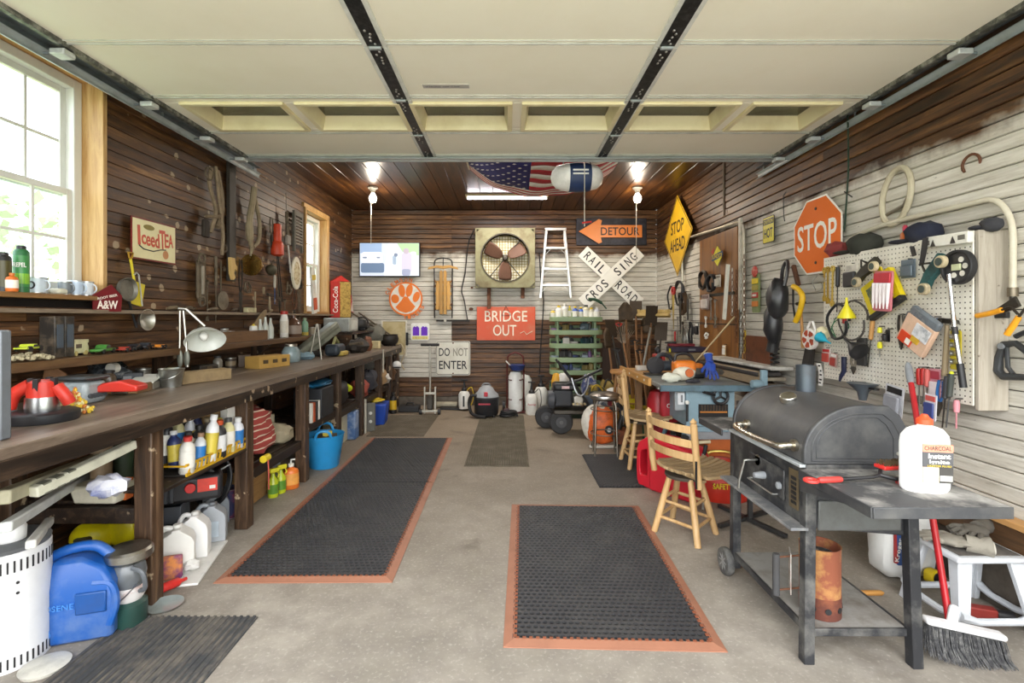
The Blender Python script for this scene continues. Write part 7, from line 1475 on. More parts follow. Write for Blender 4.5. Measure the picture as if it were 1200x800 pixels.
for px,py,f,nm,lb,kw in T2: t_ = lthing(nm,lb,'tool',px,py,.05); f(t_,**kw)
t_ = lthing('wooden_plane','pale jagged wooden yoke piece at the foot of the tall plank','yoke',270,302,.07); MB().prism([(-.04,0),(.02,.0),(.03,-.05),(.06,-.07),(.05,-.11),(.02,-.09),(.01,-.13),(.03,-.17),(-.0,-.19),(-.03,-.14)],-.03,0).build('yoke',WOOD('a88a52','c9a86a','Z'),t_,.004)
t_ = lthing('brass_funnel','polished brass funnel hanging sideways on the left wall','funnel',294,300,.09); MB(T(0,0,-.08) @ RD(88,'Y')).lathe([(.10,0),(.10,.012),(.03,.12),(.02,.2),(.015,.2),(.022,.12),(.09,.012)],24).build('cone',METAL('c9a052',.25,.3),t_); MB().tube([(0,0,.0),(.02,0,.09),(.03,0,.09)],.012,6).build('handle',GW,t_)
t_ = lthing('iron_cup','dark grey iron scoop right of the brass funnel','scoop',318,316,.08); MB().blob((0,0,0),(.07,.05,.055),14,8,.15).build('scoop',P('55503f',.6,.4,.3),t_); MB().tube([(.0,0,.05),(.05,0,.1)],.008,6).build('handle',OLD,t_)
t_ = lthing('red_torch','orange red tube torch hanging above the brass funnel','torch',325,262,.08); MB().lathe([(.0,0),(.035,-.005),(.04,-.02),(.04,-.18),(.05,-.19),(.062,-.22),(.062,-.32),(.03,-.335),(0,-.335)][::-1],18).build('body',P('cc4526',.4,0,.15),t_); MB().tube([(-.01,0,-.33),(.05,0,-.75)],.006,6).build('rod',BLACK,t_); MB().tube([(.02,0,-.33),(.11,0,-.8)],.006,6).build('rod',BLACK,t_)
t_ = lthing('candle_dipper','thin rod with a grey knob and white tail hanging right of the red torch','rod',335,226,.06); MB().tube([(0,0,0),(.02,0,-.4)],.004,5).build('wire',IRON,t_); MB().cyl((.02,0,-.2),(.04,0,-.45),.018,n=8).build('sleeve',OLD,t_); MB().box((.045,0,-.50),(.10,.04,.11)).build('knob',P('9a948a',.6,0,.4),t_,.015); MB().tube([(.05,0,-.55),(.12,0,-.85)],.010,6).build('tail',P('dcd8d0',.5),t_)
t_ = lthing('oval_plate','white oval plate with a brown flower pattern on the left wall','plate',346,320,.05); MB().prism(ell(.12,.185,0,0,0,28),-.02,0).build('plate',P('e6dfc8',.4),t_,.006); MB().prism(ell(.075,.13,0,0,0,24),-.023,-.02).build('pattern',P('d8cda8',.5,0,1.0,'9c7a42',30),t_)
t_ = lthing('washboard','old grey washboard hanging by the small window','washboard',349,272,.05); MB().box((-.10,0,0),(.03,.03,.46)).box((.10,0,0),(.03,.03,.46)).box((0,0,.2),(.17,.03,.05)).build('frame',P('6a665c',.7),t_,.003)
for k in range(9): MB().cyl((-.085,-.008,.14-.035*k),(.085,-.008,.14-.035*k),.011,n=6).build('rib',P('8d8a80',.5,.5),t_)
t_ = lthing('canvas_poster','red white and blue oar shaped board leaning in the small window','board',367,340,.16); MB(RD(-8,'Y')).box((0,0,.0),(.10,.03,.55)).build('board',P('dcd8cc',.5,0,.2),t_,.004); MB(RD(-8,'Y')).box((0,-.018,-.16),(.10,.006,.14)).build('band',P('c5502a',.5),t_); MB(RD(-8,'Y')).box((0,-.018,.15),(.10,.006,.06)).build('band',P('d8b83a',.5),t_)
t_ = lthing('red_cooler_tin','red and gold upright tin lettered Coca-Cola standing on the ledge','tin',396,351,.10,rz=-.9); MB().box((-.06,0,0),(.13,.14,.50)).build('red_half',P('b82a22',.4),t_,.004); MB().box((.08,.0,0),(.15,.14,.49)).build('gold_half',P('b8974a',.5,0,.8,'6e5420',40),t_,.004); MB().prism([(-.12,0),(.0,.08),(.12,0)],-.07,.07).build('roof',P('c83028',.4),t_).location = (.02,0,.25)
text('lettering','Coca-Cola',.36,.07,(-.06,-.072,0),WHITE,t_,.001,.01,-PI/2)
tj = thing('tin_stand','dark wooden block under the red and gold tin','block',(XL+.12,LW(396,370,.12).y,1.0),0); tj.location.z = 1.186; MB().box((0,0,.09),(.2,.4,.18)).build('block',DARK,tj)
t_ = lthing('red_sign_piece','small red and white triangular sign in the corner above the far shelf','sign',411,358,.08); MB().prism([(-.12,-.10),(.08,-.12),(-.02,.16)],-.02,0).build('plate',P('b03038',.4),t_); MB().prism([(-.06,-.08),(.04,-.09),(-.01,.05)],-.024,-.02).build('face',P('e8e4da',.4),t_)
# ---- on the wall shelf, front to back
t_ = onshelf('nut_bowl','low heap of pale pebbles with a green toy car on top','pebbles',33,.2)
mb = MB()
for k in range(90): a = rg.uniform(0,6.28); r_ = rg.uniform(0,.085); mb.blob((r_*math.cos(a),r_*1.1*math.sin(a),.012+rg.uniform(0,.03)*(1-r_/.1)),(.011,.009,.008),6,4)
mb.build('pebbles',P('b3a888',.7,0,.6,'5a4c38',40),t_,kind='stuff')
def toycar(name,label,px,c,L=.15,h=.05,d=.15,z=SZ,van=False):
    t_ = onshelf(name,label,'toy car',px,d,z,PI/2+.25,'toy vehicles on the shelf'); m = P(c,.3); w = .055
    if van: MB().prism([(-L/2,.012),(L/2,.012),(L/2,h*.5),(L*.42,h*.75),(L*.5,h*.8),(L*.5,h),(-L/2,h)],-w/2,w/2).build('body',m,t_,.004); MB().box((-.02,0,h*.6),(.05,w+.002,.022)).build('side_window',P('5a4a3c',.3),t_)
    else: MB().prism([(-L/2,.012),(L/2,.012),(L/2,h*.5),(L*.2,h*.6),(L*.1,h),(-L*.12,h),(-L*.2,h*.6),(-L/2,h*.55)],-w/2,w/2).build('body',m,t_,.005); MB().prism([(L*.15,h*.62),(L*.08,h*.93),(-L*.1,h*.93),(-L*.16,h*.62)],-w/2-.001,w/2+.001).build('side_window',P('2a2e30',.2),t_)
    for x_ in (-L*.3,L*.3):
        for s_ in (-1,1): MB(T(x_,s_*w*.46,.013) @ R(PI/2,'X')).lathe([(0,-.005),(.013,-.005),(.013,.005),(0,.005)],12).build('wheel',BLACK if not van else P('c9b878',.4),t_)
    return t_
toycar('toy_car','yellow green toy car on the heap of pebbles',34,'b9c83a',.12,.035,.19,SZ+.045)
toycar('toy_camper','cream toy camper van on the shelf beside the black box',88,'ddd8ae',.15,.085,.12,SZ,True)
toycar('toy_truck','green toy pickup truck on the shelf',121,'4a8a3c',.17,.05,.14)
toycar('toy_car','red toy car behind the green pickup',146,'a83a2a',.09,.03,.16); toycar('toy_car','black toy racing car right of the red one',157,'26262a',.12,.04,.12)
toycar('toy_car','second black toy car further along the shelf',170,'303238',.11,.045,.12); toycar('toy_car','small orange toy car at the end of the row',187,'e08a2a',.08,.028,.17)
t_ = onshelf('black_book_box','tall worn black box standing on the shelf between pebbles and camper','box',67,.13)
for k in range(2): MB().box((0,-.028+.058*k,.105),(.08,.055,.21)).build('volume',P('26221e',.5,0,.5,'6a5c4a',20),t_,.004); MB().box((.0415,-.028+.058*k,.11),(.003,.035,.12)).build('spine_label',P('46505a',.5),t_)
t_ = onshelf('wooden_tray','long low wooden tray on the shelf right of the reflector lamp','tray',279,.15); crate(t_,.14,.75,.09,WOOD('4a3220','7a5836','Y'),rows=1)
t_ = onshelf('wooden_paddle','weathered oval wooden paddle standing tilted on the shelf','paddle',303,.12,SZ+.05); t_.rotation_euler = (0,0,LROT); MB(T(0,0,.12) @ RD(52,'Y')).prism(ell(.045,.17,0,0),-.015,.0).build('paddle',WOOD('6e5a40','9c8460','Z'),t_,.006)
t_ = onshelf('wood_label_block','small pale lettered wooden block on the ledge by the paddle','block',293,.05,1.417); MB().box((0,0,.022),(.04,.16,.044)).build('block',P('c2b890',.6,0,.5),t_,.003)
t_ = onshelf('upright_stick','thin pale stick standing behind the wooden paddle','stick',299,.03,1.417); MB().cyl((0,0,0),(0,0,.20),.008,n=6).build('stick',GW,t_)
t_ = onshelf('toy_figure','small yellow and white figure standing on the shelf','figure',297,.17); MB().lathe([(0,0),(.03,0),(.035,.05),(.02,.09),(.028,.12),(0,.15)],14).build('body',P('e0c83a',.4),t_); MB().lathe([(.031,.06),(.034,.10),(.03,.13)],14).build('jacket',P('e6e4dc',.4),t_)
for i,(px,r,h,lb) in enumerate(((305,.03,.19,'clear glass bottle, nearest of the three on the shelf'),(311,.03,.21,'clear glass bottle, middle of the three on the shelf'),(317,.03,.20,'clear glass bottle, farthest of the three on the shelf'))):
    t_ = onshelf('glass_bottle',lb,'bottle',px,.14,group='clear bottles on the shelf'); MB().lathe([(0,0),(r,0),(r,h*.5),(r*.4,h*.8),(r*.35,h),(r*.3,h)],16).build('glass',P('c3c6bc',.08,0,.1),t_)
t_ = onshelf('white_bottle','tall white caulk bottle with a red cap on the shelf','bottle',333,.15); k_bottle(t_,.042,.27,P('e4e0d6',.4),P('b8322a',.4),P('d8d0c0',.5),.7)
t_ = onshelf('brown_jug','brown glass gallon jug on the shelf','jug',344,.14); MB().lathe([(0,0),(.075,0),(.08,.02),(.08,.13),(.05,.18),(.022,.2),(.022,.23),(0,.23)],22).build('glass',P('5e4434',.15),t_); MB().lathe([(.082,.03),(.082,.12)],22).build('label',P('8f7f72',.5),t_); MB().tube(arc((.0,.03,.2),.025,0,360,10,'YZ')[:-1],.006,6,True).build('ring_handle',P('5e4434',.2),t_)
t_ = onshelf('green_bottle','green glass bottle behind the brown jug','bottle',357,.14); k_bottle(t_,.04,.2,P('7fa58a',.1),P('8a9a7a',.3),P('c9b04a',.5),.4,lh=(.02,.2))
for i,(px,c,r,h,lb) in enumerate(((263,'8c8478',.03,.10,'grey pot in the wooden tray'),(270,'6a4a3a',.03,.08,'brown jar in the wooden tray'),(286,'4a463e',.035,.07,'dark tin at the far end of the wooden tray'),(366,'a89c84',.04,.09,'pale pot right of the green bottle'),(372,'5a5048',.04,.12,'dark canister at the end of the shelf'))):
    t_ = onshelf('jar',lb,'jar',px,.12,SZ+.014 if i < 3 else SZ); k_can(t_,r,h,P(c,.5,0,.3))
# ---- on the bench
ml = Matrix.Identity(4)
t_ = onbench('grey_metal_case','grey metal case edge at the near end of the workbench','case',-3,517); MB().box((-.06,.02,.19),(.14,.04,.38)).build('case',P('6f7479',.4,.2),t_,.006); MB().box((-.0,-.005,.03),(.012,.008,.03)).build('rivet',STEEL,t_)
t_ = onbench('leather_case','worn brown curved leather piece behind the red router','case',20,468,rz=.5); MB().add([(-.05,0,0),(.10,0,0),(.06,0,.13),(-.02,0,.20),(-.05,.02,0),(.10,.02,0),(.06,.02,.13),(-.02,.02,.20)],[(0,1,2,3),(7,6,5,4),(0,4,5,1),(1,5,6,2),(2,6,7,3),(3,7,4,0)]).build('leather',P('a5754a',.6,0,.4,'6a4528'),t_,.004)
t_ = onbench('black_cable','black cable arching over the near end of the workbench','cable',18,462); MB().tube(spl([(-.13,0,.02),(-.12,-.02,.25),(-.06,0,.30),(.02,0,.2),(.07,0,.14)],5),.011,7).build('cable',BLACK,t_)
t_ = onbench('red_router','red power tool on a round black base at the near bench end','power tool',50,493,rz=.2)
MB().lathe([(0,0),(.115,0),(.12,.01),(.12,.035),(.11,.042),(0,.042)],30).build('base',P('232427',.45),t_); MB().lathe([(0,.042),(.055,.042),(.058,.06),(.055,.10),(0,.10)],20).build('collar',METAL('c4c6c8',.3),t_)
MB().lathe([(.05,.08),(.052,.12),(.046,.16),(.03,.168),(0,.168)],16).build('motor',P('cf3426',.4),t_)
MB().tube(spl([(-.12,0,.055),(-.10,0,.11),(-.04,0,.15)],5),.026,10).build('handle',P('cf3426',.4),t_); MB().tube(spl([(.05,0,.14),(.08,0,.10),(.09,.01,.07)],5),.024,10).build('handle',P('cf3426',.4),t_); MB().box((-.14,0,.045),(.07,.07,.05)).build('side_grip',P('a9adb0',.4),t_,.012)
for a in range(4): MB().box((.04*math.cos(a*1.6),.04*math.sin(a*1.6),.15),(.018,.018,.05)).build('vent',BLACK,t_)
t_ = onbench('yellow_beads','heap of yellow and orange wire nuts beside the red router','wire nuts',88,484); mb = MB()
for k in range(170):
    a = rg.uniform(0,6.28); r_ = rg.uniform(0,.07); z_ = rg.uniform(.005,.10*(1-r_/.075)+.01); mb.m(k % 3); mb.blob((r_*math.cos(a),r_*math.sin(a)*.8,z_),(.0075,.0075,.009),6,4)
mb.build('nuts',[P('e6c33a',.4),P('d9843a',.4),P('e8dfa8',.4)],t_,kind='stuff')
t_ = onbench('clear_tub','clear plastic tub with a dark lid behind the yellow wire nuts','tub',96,472); MB().box((0,0,.055),(.15,.13,.11)).build('tub',P('9aa2a4',.2,0,.4,'3c4042',14),t_,.02); MB().box((0,0,.125),(.17,.15,.02)).build('lid',P('3b3e40',.4),t_,.01)
for k in range(5): MB().cyl((.07,-.04+.02*k,.04),(.085,-.04+.02*k,.04),.012,n=8).build('battery',P('4e5458',.4),t_)
t_ = onbench('black_bag','crumpled black plastic bag with a white roll on top','bag',58,456); MB().blob((0,0,.07),(.11,.09,.085),16,10,.5,3,2).build('bag',P('3b4044',.25,0,.5,'8a9094',25),t_); MB(T(.07,-.05,.13) @ R(PI/2,'X')).lathe([(.012,-.02),(.03,-.02),(.03,.02),(.012,.02)],16).build('tape_roll',P('ddd8cc',.5),t_)
t_ = onbench('zip_bag','blue edged clear zip bag lying behind the red router','bag',44,466); MB().box((0,0,.05),(.16,.07,.06)).build('bag',P('c9d0dc',.3,0,.3),t_,.02); MB().box((0,-.0,.083),(.16,.07,.006)).build('zip',P('3a55b0',.4),t_)
t_ = onbench('flat_wood_box','shallow dark wooden box holding a red tool on the bench','box',140,460,rz=.15); crate(t_,.26,.16,.05,WOOD('6e5438','94744e','X'),rows=1)
t_ = onbench('red_caulk_tray','red plastic tool case lying on the shallow wooden box','case',142,458,BZ+.05,rz=.15); MB().prism([(-.10,0),(.10,0),(.10,.03),(.02,.055),(-.06,.045),(-.10,.02)],-.05,.05).build('case',P('c43226',.4),t_,.008)
t_ = onbench('socket_rail','black socket set lying on the bench behind the red case','socket set',112,458); MB().box((0,0,.02),(.13,.08,.04)).build('case',BLACK,t_,.006)
for k in range(5): MB().cyl((-.05+.025*k,0,.04),(-.05+.025*k,0,.055),.01,n=8).build('socket',IRON,t_)
t_ = onbench('paper_stack','white papers folded on the bench left of the galvanised pail','papers',172,455,rz=.3); MB().box((0,0,.02),(.12,.16,.04)).build('paper_block',P('8a8478',.6),t_,.004); MB(RD(10,'X')).box((0,0,.06),(.13,.18,.006)).build('paper_sheet',P('d8d6cc',.6),t_)
t_ = onbench('silver_pen','small chrome tool on the bench in front of the wooden box','tool',140,463,rz=.1); MB().cyl((-.04,0,.01),(.04,0,.01),.007,n=8).build('barrel',STEEL,t_)
t_ = onbench('galvanised_pail','small galvanised pail on the workbench','pail',201,453); GP = METAL('b9bcb8',.35,.3); MB().lathe([(0,0),(.052,0),(.068,.105),(.072,.11),(.068,.112),(.062,.105),(.048,.008),(0,.008)],26).build('shell',GP,t_); MB().tube(spl([(-.068,-.0,.10),(-.055,-.05,.07),(0,-.072,.05),(.055,-.05,.07),(.068,0,.10)],4),.002,6).build('bail',STEEL,t_)
t_ = onbench('long_tray_box','long shallow cardboard tray on the bench right of the pail','box',236,447,rz=PI/2-.45); crate(t_,.34,.12,.075,P('97805c',.7,0,.3),.008,1)
t_ = onbench('carton','small yellow brown printed carton on the workbench','carton',314,430,rz=PI/2-.35); k_box(t_,.33,.16,.10,P('b9924a',.6,0,.3,'8a6a34')); 
for k in range(3): MB().box((-.1+.1*k,-.0815,.055),(.05,.003,.03)).build('printed_mark',P('4a3a24',.6),t_)
t_ = onbench('glass_jar','large glass jar with a metal lid on the workbench','jar',341,424); MB().lathe([(0,0),(.075,0),(.085,.015),(.085,.10),(.06,.14),(.05,.15)],22).build('glass',P('8fa0a2',.1,0,.4,'4a5658'),t_); MB().lathe([(.055,.148),(.055,.17),(0,.172)],20).build('lid',METAL('b8b4a8',.35),t_)
t_ = onbench('blue_rag','pale blue crumpled rag right of the glass jar','rag',355,421); MB().blob((0,0,.03),(.11,.09,.04),16,8,.6,3,3).build('rag',P('7f9aa6',.8),t_)
t_ = onbench('long_metal_box','long ribbed grey metal toolbox propped at an angle on the bench','toolbox',373,417); t_.rotation_euler = (math.radians(-4),math.radians(-0),math.radians(62)); MB(T(.0,0,.17) @ RD(-30,'Y')).box((0,0,0),(.62,.14,.13)).build('case',P('7f8274',.45,.3,.3),t_,.02); MB(T(0,0,.17) @ RD(-30,'Y')).box((0,-.072,.0),(.56,.006,.02)).box((0,-.074,-.01),(.05,.01,.04)).build('latch_rail',P('6a6d60',.4,.4),t_)
MB().box((-.1,0,.03),(.2,.16,.06)).build('support_block',DARK,t_,.006)
t_ = onbench('wire_easel','tall narrow pale A-shaped wire frame on the bench','frame',371,421); MB().tube([(-.07,0,0),(-.0,0,.36),(.01,0,.36),(.05,0,0)],.007,6).build('wire',P('a8a498',.4,.4),t_)
t_ = onbench('drill_case','black and yellow power tool lying on the bench beyond the ribbed toolbox','power tool',393,417); MB().box((0,0,.07),(.16,.26,.13)).build('body',P('26303a',.5),t_,.04,3); MB().box((.02,.02,.03),(.18,.2,.05)).build('base',P('b8a04a',.5),t_,.015); MB().tube([(0,-.1,.1),(0,0,.2),(0,.1,.14)],.016,8).build('handle',P('8a8a5a',.5),t_)
t_ = onbench('bench_grinder','dark rusty cast iron vise lump near the far end of the bench','vise',419,413); MB().blob((0,0,.08),(.13,.14,.09),14,8,.5,3,4).build('casting',P('3a3530',.7,.3,.5),t_); MB().cyl((-.06,-.1,.1),(.1,-.12,.12),.02,n=8).build('screw',OLD,t_)
t_ = onbench('brown_flask','brown leather flask leaning against the iron vise','flask',431,411); MB().blob((0,0,.08),(.06,.06,.1),12,8,.3,2,1).build('flask',P('7a4a30',.6,0,.4),t_)
t_ = onbench('cream_carton','small cream box near the end of the workbench','box',440,408); MB().box((0,0,.05),(.12,.12,.10)).build('box',P('d8c898',.6),t_,.004)
t_ = onbench('iron_pot','round black iron pot with two long rods at the end of the bench','pot',456,405); MB().lathe([(0,0),(.08,.0),(.13,.05),(.14,.11),(.125,.16),(.14,.17),(.125,.17),(.11,.16),(0,.14)],24).build('pot',P('2c2926',.5,.4,.3),t_); MB().cyl((0,0,.15),(-.5,-.35,.52),.012,n=8).build('rod',OLD,t_); MB().cyl((.03,.02,.15),(-.40,-.2,.50),.012,n=8).build('rod',OLD,t_)
for a in (30,150,270): MB().cyl((.08*math.cos(a),.08*math.sin(a),.02),(.1*math.cos(a),.1*math.sin(a),0),.014,n=6).build('foot',BLACK,t_)
t_ = thing('grey_tin_box','pale grey metal box on the short far shelf','box',(XL+.26,6.45,1.186)); MB().box((0,0,.09),(.34,.36,.18)).build('box',P('a8aaa2',.5,.2,.3),t_,.015); MB().box((.172,0,.09),(.004,.28,.12)).build('panel',P('c4c6be',.5),t_)
t_ = thing('dark_helmet','pile of dark helmets and straps on the far shelf','helmet',(XL+.3,7.0,1.186)); MB().blob((0,0,.08),(.17,.18,.1),16,10,.3,2.5,7).build('shell',P('2c2e30',.4,0,.4),t_); MB().tube(arc((.1,-.1,.1),.09,0,300,12),.012,6).build('strap',BLACK,t_)
t_ = thing('canvas_bag','grey canvas sack behind the black iron pot','sack',(XL+.42,7.35,BZ+.001)); MB().blob((0,0,.16),(.2,.16,.18),16,10,.3,2.5,2).build('sack',P('6b6a60',.8,0,.3),t_)
t_ = thing('hanging_rope','pale rope hanging off the far end of the workbench','rope',(-1.62,7.5,.93)); MB().tube(spl([(-.05,0,.02),(.0,-.03,.03),(.05,-.04,-.1),(-.0,-.04,-.25),(.05,-.04,-.36)],5),.012,7).build('rope',P('b3a488',.8),t_)
# swing arm lamp
t_ = thing('swing_arm_lamp','white reflector work lamp on folding metal arms on the bench','lamp',(-2.2,3.3,BZ+.001)); LM = METAL('b8b5aa',.35,.2)
q0 = t_.location; pt = lambda px,py,Y: tuple(W(px,py,Y)-q0)
Yl = q0.y
MB().tube([pt(210,424,Yl),pt(211,398,Yl),pt(211,364,Yl)],[.008,.007,.007],7).build('arm',LM,t_); MB().tube([pt(220,430,Yl),pt(218,398,Yl),pt(215,364,Yl)],[.008,.007,.007],7).build('arm',LM,t_)
MB().tube([pt(210,362,Yl),pt(218,362,Yl),pt(240,382,Yl+.05)],[.014,.012,.009],8).build('upper_arm',LM,t_)
for px in (211,219): MB().blob(pt(px,420,Yl),(.02,.012,.06),12,8).build('spring_cover',P('77786c',.4,.3),t_)
MB().lathe([(0,0),(.05,0),(.05,.012),(0,.014)],18,(0,0,0)).build('base',IRON,t_)
cR = Vector(pt(240,397,Yl+.06)); q = Vector((.55,-.55,-.62)).to_track_quat('Z','Y').to_matrix().to_4x4()
MB(T(*cR) @ q).lathe([(.02,-.09),(.05,-.08),(.10,-.03),(.128,.02),(.124,.02),(.095,-.02),(.045,-.065),(0,-.07)],30,sx=1.0,sy=.8).build('reflector',P('d3d5cc',.3,0,.1),t_)
MB(T(*cR) @ q).blob((0,0,-.03),(.028,.028,.04),12,8).build('bulb',P('e9e8e0',.25),t_); MB(T(*cR) @ q).cyl((0,0,-.13),(0,0,-.07),.022,n=12).build('lamp_socket',LM,t_)

# small oddments along the back of the bench and the ledge
for i,(px,k,c,c2,nm,cat,lb) in enumerate(((105,0,'3a3d40','8a8a88','tin','tin','dark tin at the back of the bench below the camper van'),(128,1,'5a4a3a','2a2a2a','jar','jar','brown jar at the back of the bench below the green pickup'),(150,2,'2c3034','7a7a7a','tool_box','box','black box at the back of the bench below the racing cars'),
    (168,0,'6e6a60','a8a49a','tin','tin','grey tin at the back of the bench behind the papers'),(240,2,'3a342c','6a5a48','tool_box','box','dark wooden box behind the long cardboard tray'),(255,1,'8a8478','3a3a3a','jar','jar','pale jar behind the end of the cardboard tray'),(270,0,'4a4038','8a7a60','tin','tin','rusty tin between the cardboard tray and the yellow carton'),
    (286,2,'5c4630','2c241c','tool_box','box','brown box at the back of the bench left of the yellow carton'),(346,1,'77807c','3a3a3a','jar','jar','grey jar behind the large glass jar'),(364,0,'3c3a36','7a766c','tin','tin','dark tin behind the ribbed toolbox'))):
    q = LW(px,420,.16); t_ = thing(nm,lb,cat,(XL+.16,q.y,BZ+.001),.3*i,'oddments at the back of the bench'); h = .07+.012*(i % 4)
    if k == 0: k_can(t_,.04,h,P(c,.4,.4,.4)); MB().lathe([(.041,h*.3),(.041,h*.7)],16).build('label',P(c2,.5),t_)
    elif k == 1: k_bottle(t_,.035,h+.04,P(c,.2),P(c2,.4),None,.6)
    else: MB().box((0,0,h/2),(.15,.10,h)).build('case',P(c,.5,0,.4),t_,.006); MB().box((0,-.052,h*.7),(.04,.006,.02)).build('latch',P(c2,.4,.5),t_)
for i,(px,L,c,lb) in enumerate(((205,.16,'7a6a50','bent rusty bolt lying on the ledge left of the cast bracket'),(222,.2,'6a5c48','knotted driftwood stick lying on the ledge under the cast bracket'),(252,.26,'8a7a62','twisted root lying on the ledge under the iron dipper'),(276,.14,'5a4a3a','short iron spike lying on the ledge below the fire tongs'),(318,.18,'8c7c60','pale wooden peg lying on the ledge above the clear bottles'))):
    q = LW(px,372,.05); t_ = thing('ledge_stick',lb,'stick',(XL+.045,q.y,1.432),PI/2+.1*i,'sticks on the ledge'); MB().tube([(-L/2,0,0),(-L*.2,.008,.008),(L*.1,-.006,.012),(L*.35,.01,.002),(L/2,0,.012)],[.007,.013,.015,.012,.006],8).build('stick',P(c,.8,0,.5),t_)
# ================================================================ UNDER THE BENCH
WP = P('dfdfd8',.4,0,.12,'8a857a')
def under(name,label,cat,px,py,z=0,rz=0,group=None,dx=0): q = FL(px,py,z); return thing(name,label,cat,(q.x+dx,q.y,z+.001),rz,group)
for i,(a,b,w,c,lb) in enumerate((((2,583,1.72),(150,522,2.9),.05,'b0aa8e','long cream gutter length, uppermost under the bench'),((38,577,1.84),(156,520,2.28),.042,'d2d0bc','cream channel with cut square notches under the bench'),((6,618,1.72),(122,545,2.9),.038,'c4c6c2','long pale grey pipe lowest under the bench'),((36,638,1.82),(58,610,2.2),.032,'d9d8d0','short white bar end sticking out low under the bench'))):
    p0 = W(*a); p1 = W(*b); t_ = thing('gutter_length',lb,'gutter',p0,0,'gutters under the bench'); MB().beam((0,0,0),p1-p0,w,w).build('channel',P(c,.45,0,.2),t_,.006)
    if i == 1:
        d = (p1-p0)
        for k in range(3): v = d*(.06+.11*k); MB().beam(v+Vector((.004,-.002,0)),v+d*.07+Vector((.004,-.002,0)),w*.8,w*1.03).build('notch',P('6b6a5c',.7),t_)
t_ = under('plastic_tub','yellowed plastic tub of parts on the near lower shelf','tub',122,586,.47); MB().add([(-.10,-.06,0),(.10,-.06,0),(.10,.06,0),(-.10,.06,0),(-.115,-.075,.09),(.115,-.075,.09),(.115,.075,.09),(-.115,.075,.09)],[(0,3,2,1),(4,5,6,7),(0,1,5,4),(1,2,6,5),(2,3,7,6),(3,0,4,7)]).build('tub',P('cfc9b4',.4,0,.2),t_,.012)
t_ = under('plastic_bag','white and blue plastic bag stuffed in the yellowed tub','bag',126,582,.545); MB().blob((0,0,.05),(.085,.06,.05),14,8,.4,3,6).build('bag',P('dcdce4',.4,0,.7,'5a6ab0',10),t_)
t_ = under('orange_carton','narrow orange carton beside the yellowed tub','carton',148,584,.47); MB().box((0,0,.05),(.035,.05,.10)).build('carton',P('e0702a',.5),t_,.002)
t_ = under('yellow_tool_reel','bright yellow hose reel case lying on the floor under the bench','reel',118,640,.12,0); t_.location.z = .001; YR = P('d8c812',.35)
MB().box((0,0,.05),(.3,.3,.10)).build('base_block',DARK,t_,.006); MB().blob((-.04,0,.17),(.10,.08,.085),20,12,.08,2,1,.8).build('case',YR,t_); MB().blob((.09,.06,.19),(.085,.07,.09),18,10,.08,2,3,.8).build('case',YR,t_)
MB(T(-.03,-.083,.19) @ RD(-8,'Y')).prism(rrect(.09,.025,.012,3),-.004,.01).build('grip_slot',P('3a3414',.6),t_)
# heater cylinder, blue can, lantern
t_ = thing('kerosene_heater','white slotted metal cylinder with a grey top at the lower left corner','heater',(-2.02,1.98,0)); MB().lathe([(0,0),(.135,0),(.135,.45),(.13,.455)],40).build('shell',P('dcdcdc',.35,0,.06),t_); MB().lathe([(.13,.45),(.135,.47),(.11,.49),(.09,.485),(0,.48)],36).build('top_ring',P('5e6062',.5),t_)
MB().lathe([(.0,.48),(.05,.48),(.052,.53),(.045,.54),(0,.54)],20,(.03,-.02,0)).build('white_cap',P('f0f0ee',.4),t_)
for z_,h_ in ((.405,.045),(.035,.04)):
    for k in range(22): a = math.radians(-100+8*k); MB(R(a)).box((.1352,0,z_),(.003,.006,h_)).build('slot',BLACK,t_)
for z_ in (.34,.30): MB(R(math.radians(-32))).cyl((.134,0,z_),(.1365,0,z_),.006,n=8).build('rivet',BLACK,t_)
t_ = thing('white_disc_foot','pale round plastic disc on the floor right of the white cylinder','disc',(-1.81,1.92,0)); MB().lathe([(0,0),(.075,0),(.08,.012),(.05,.02),(0,.022)],26).build('disc',P('cfccc0',.4,0,.3),t_)
t_ = thing('kerosene_can','large blue plastic kerosene can on the floor at the near left','fuel can',(-1.85,2.13,0),math.radians(18)); BC = P('17529e',.4,0,.28,'8a98a4',5)
W_,D_ = .29,.17
def sec(z,w,d,ox=0): return [(ox-w/2,-d/2,z),(ox+w/2,-d/2,z),(ox+w/2,d/2,z),(ox-w/2,d/2,z)]
def loft(S_):
    vs = [p for s_ in S_ for p in s_]; n = 4; fs = [(3,2,1,0)]
    for i in range(len(S_)-1): fs += [(i*4+k,i*4+(k+1)%4,i*4+4+(k+1)%4,i*4+4+k) for k in range(4)]
    return vs,fs+[tuple(len(vs)-4+k for k in range(4))]
vs,fs = loft([sec(0,W_*.94,D_*.9),sec(.02,W_,D_),sec(.235,W_,D_),sec(.30,W_*.8,D_*.8,-.01),sec(.345,W_*.3,D_*.55,-.03)]); MB().add(vs,fs).build('body',BC,t_,.018,3)
MB().tube(spl([(-.14,0,.27),(-.10,0,.345),(-.02,0,.375),(.06,0,.37),(.13,0,.30)],5),.022,10).build('handle',BC,t_)
MB().box((.07,-D_/2-.004,.17),(.11,.012,.09)).build('pour_recess',P('164a8c',.4),t_,.02); MB().tube(spl([(.07,-.07,.245),(.13,-.07,.23),(.15,-.07,.15),(.13,-.075,.06)],5),.016,8).build('side_handle',BC,t_)
text('lettering','KEROSENE',.16,.024,(-.07,-D_/2-.002,.165),P('3f7cc4',.4),t_,.003,.01); MB(T(-.10,-D_/2-.001,.06)).ring(circ(.032,18),circ(.027,18),-.003,.002).build('embossed_ring',P('3f7cc4',.4),t_)
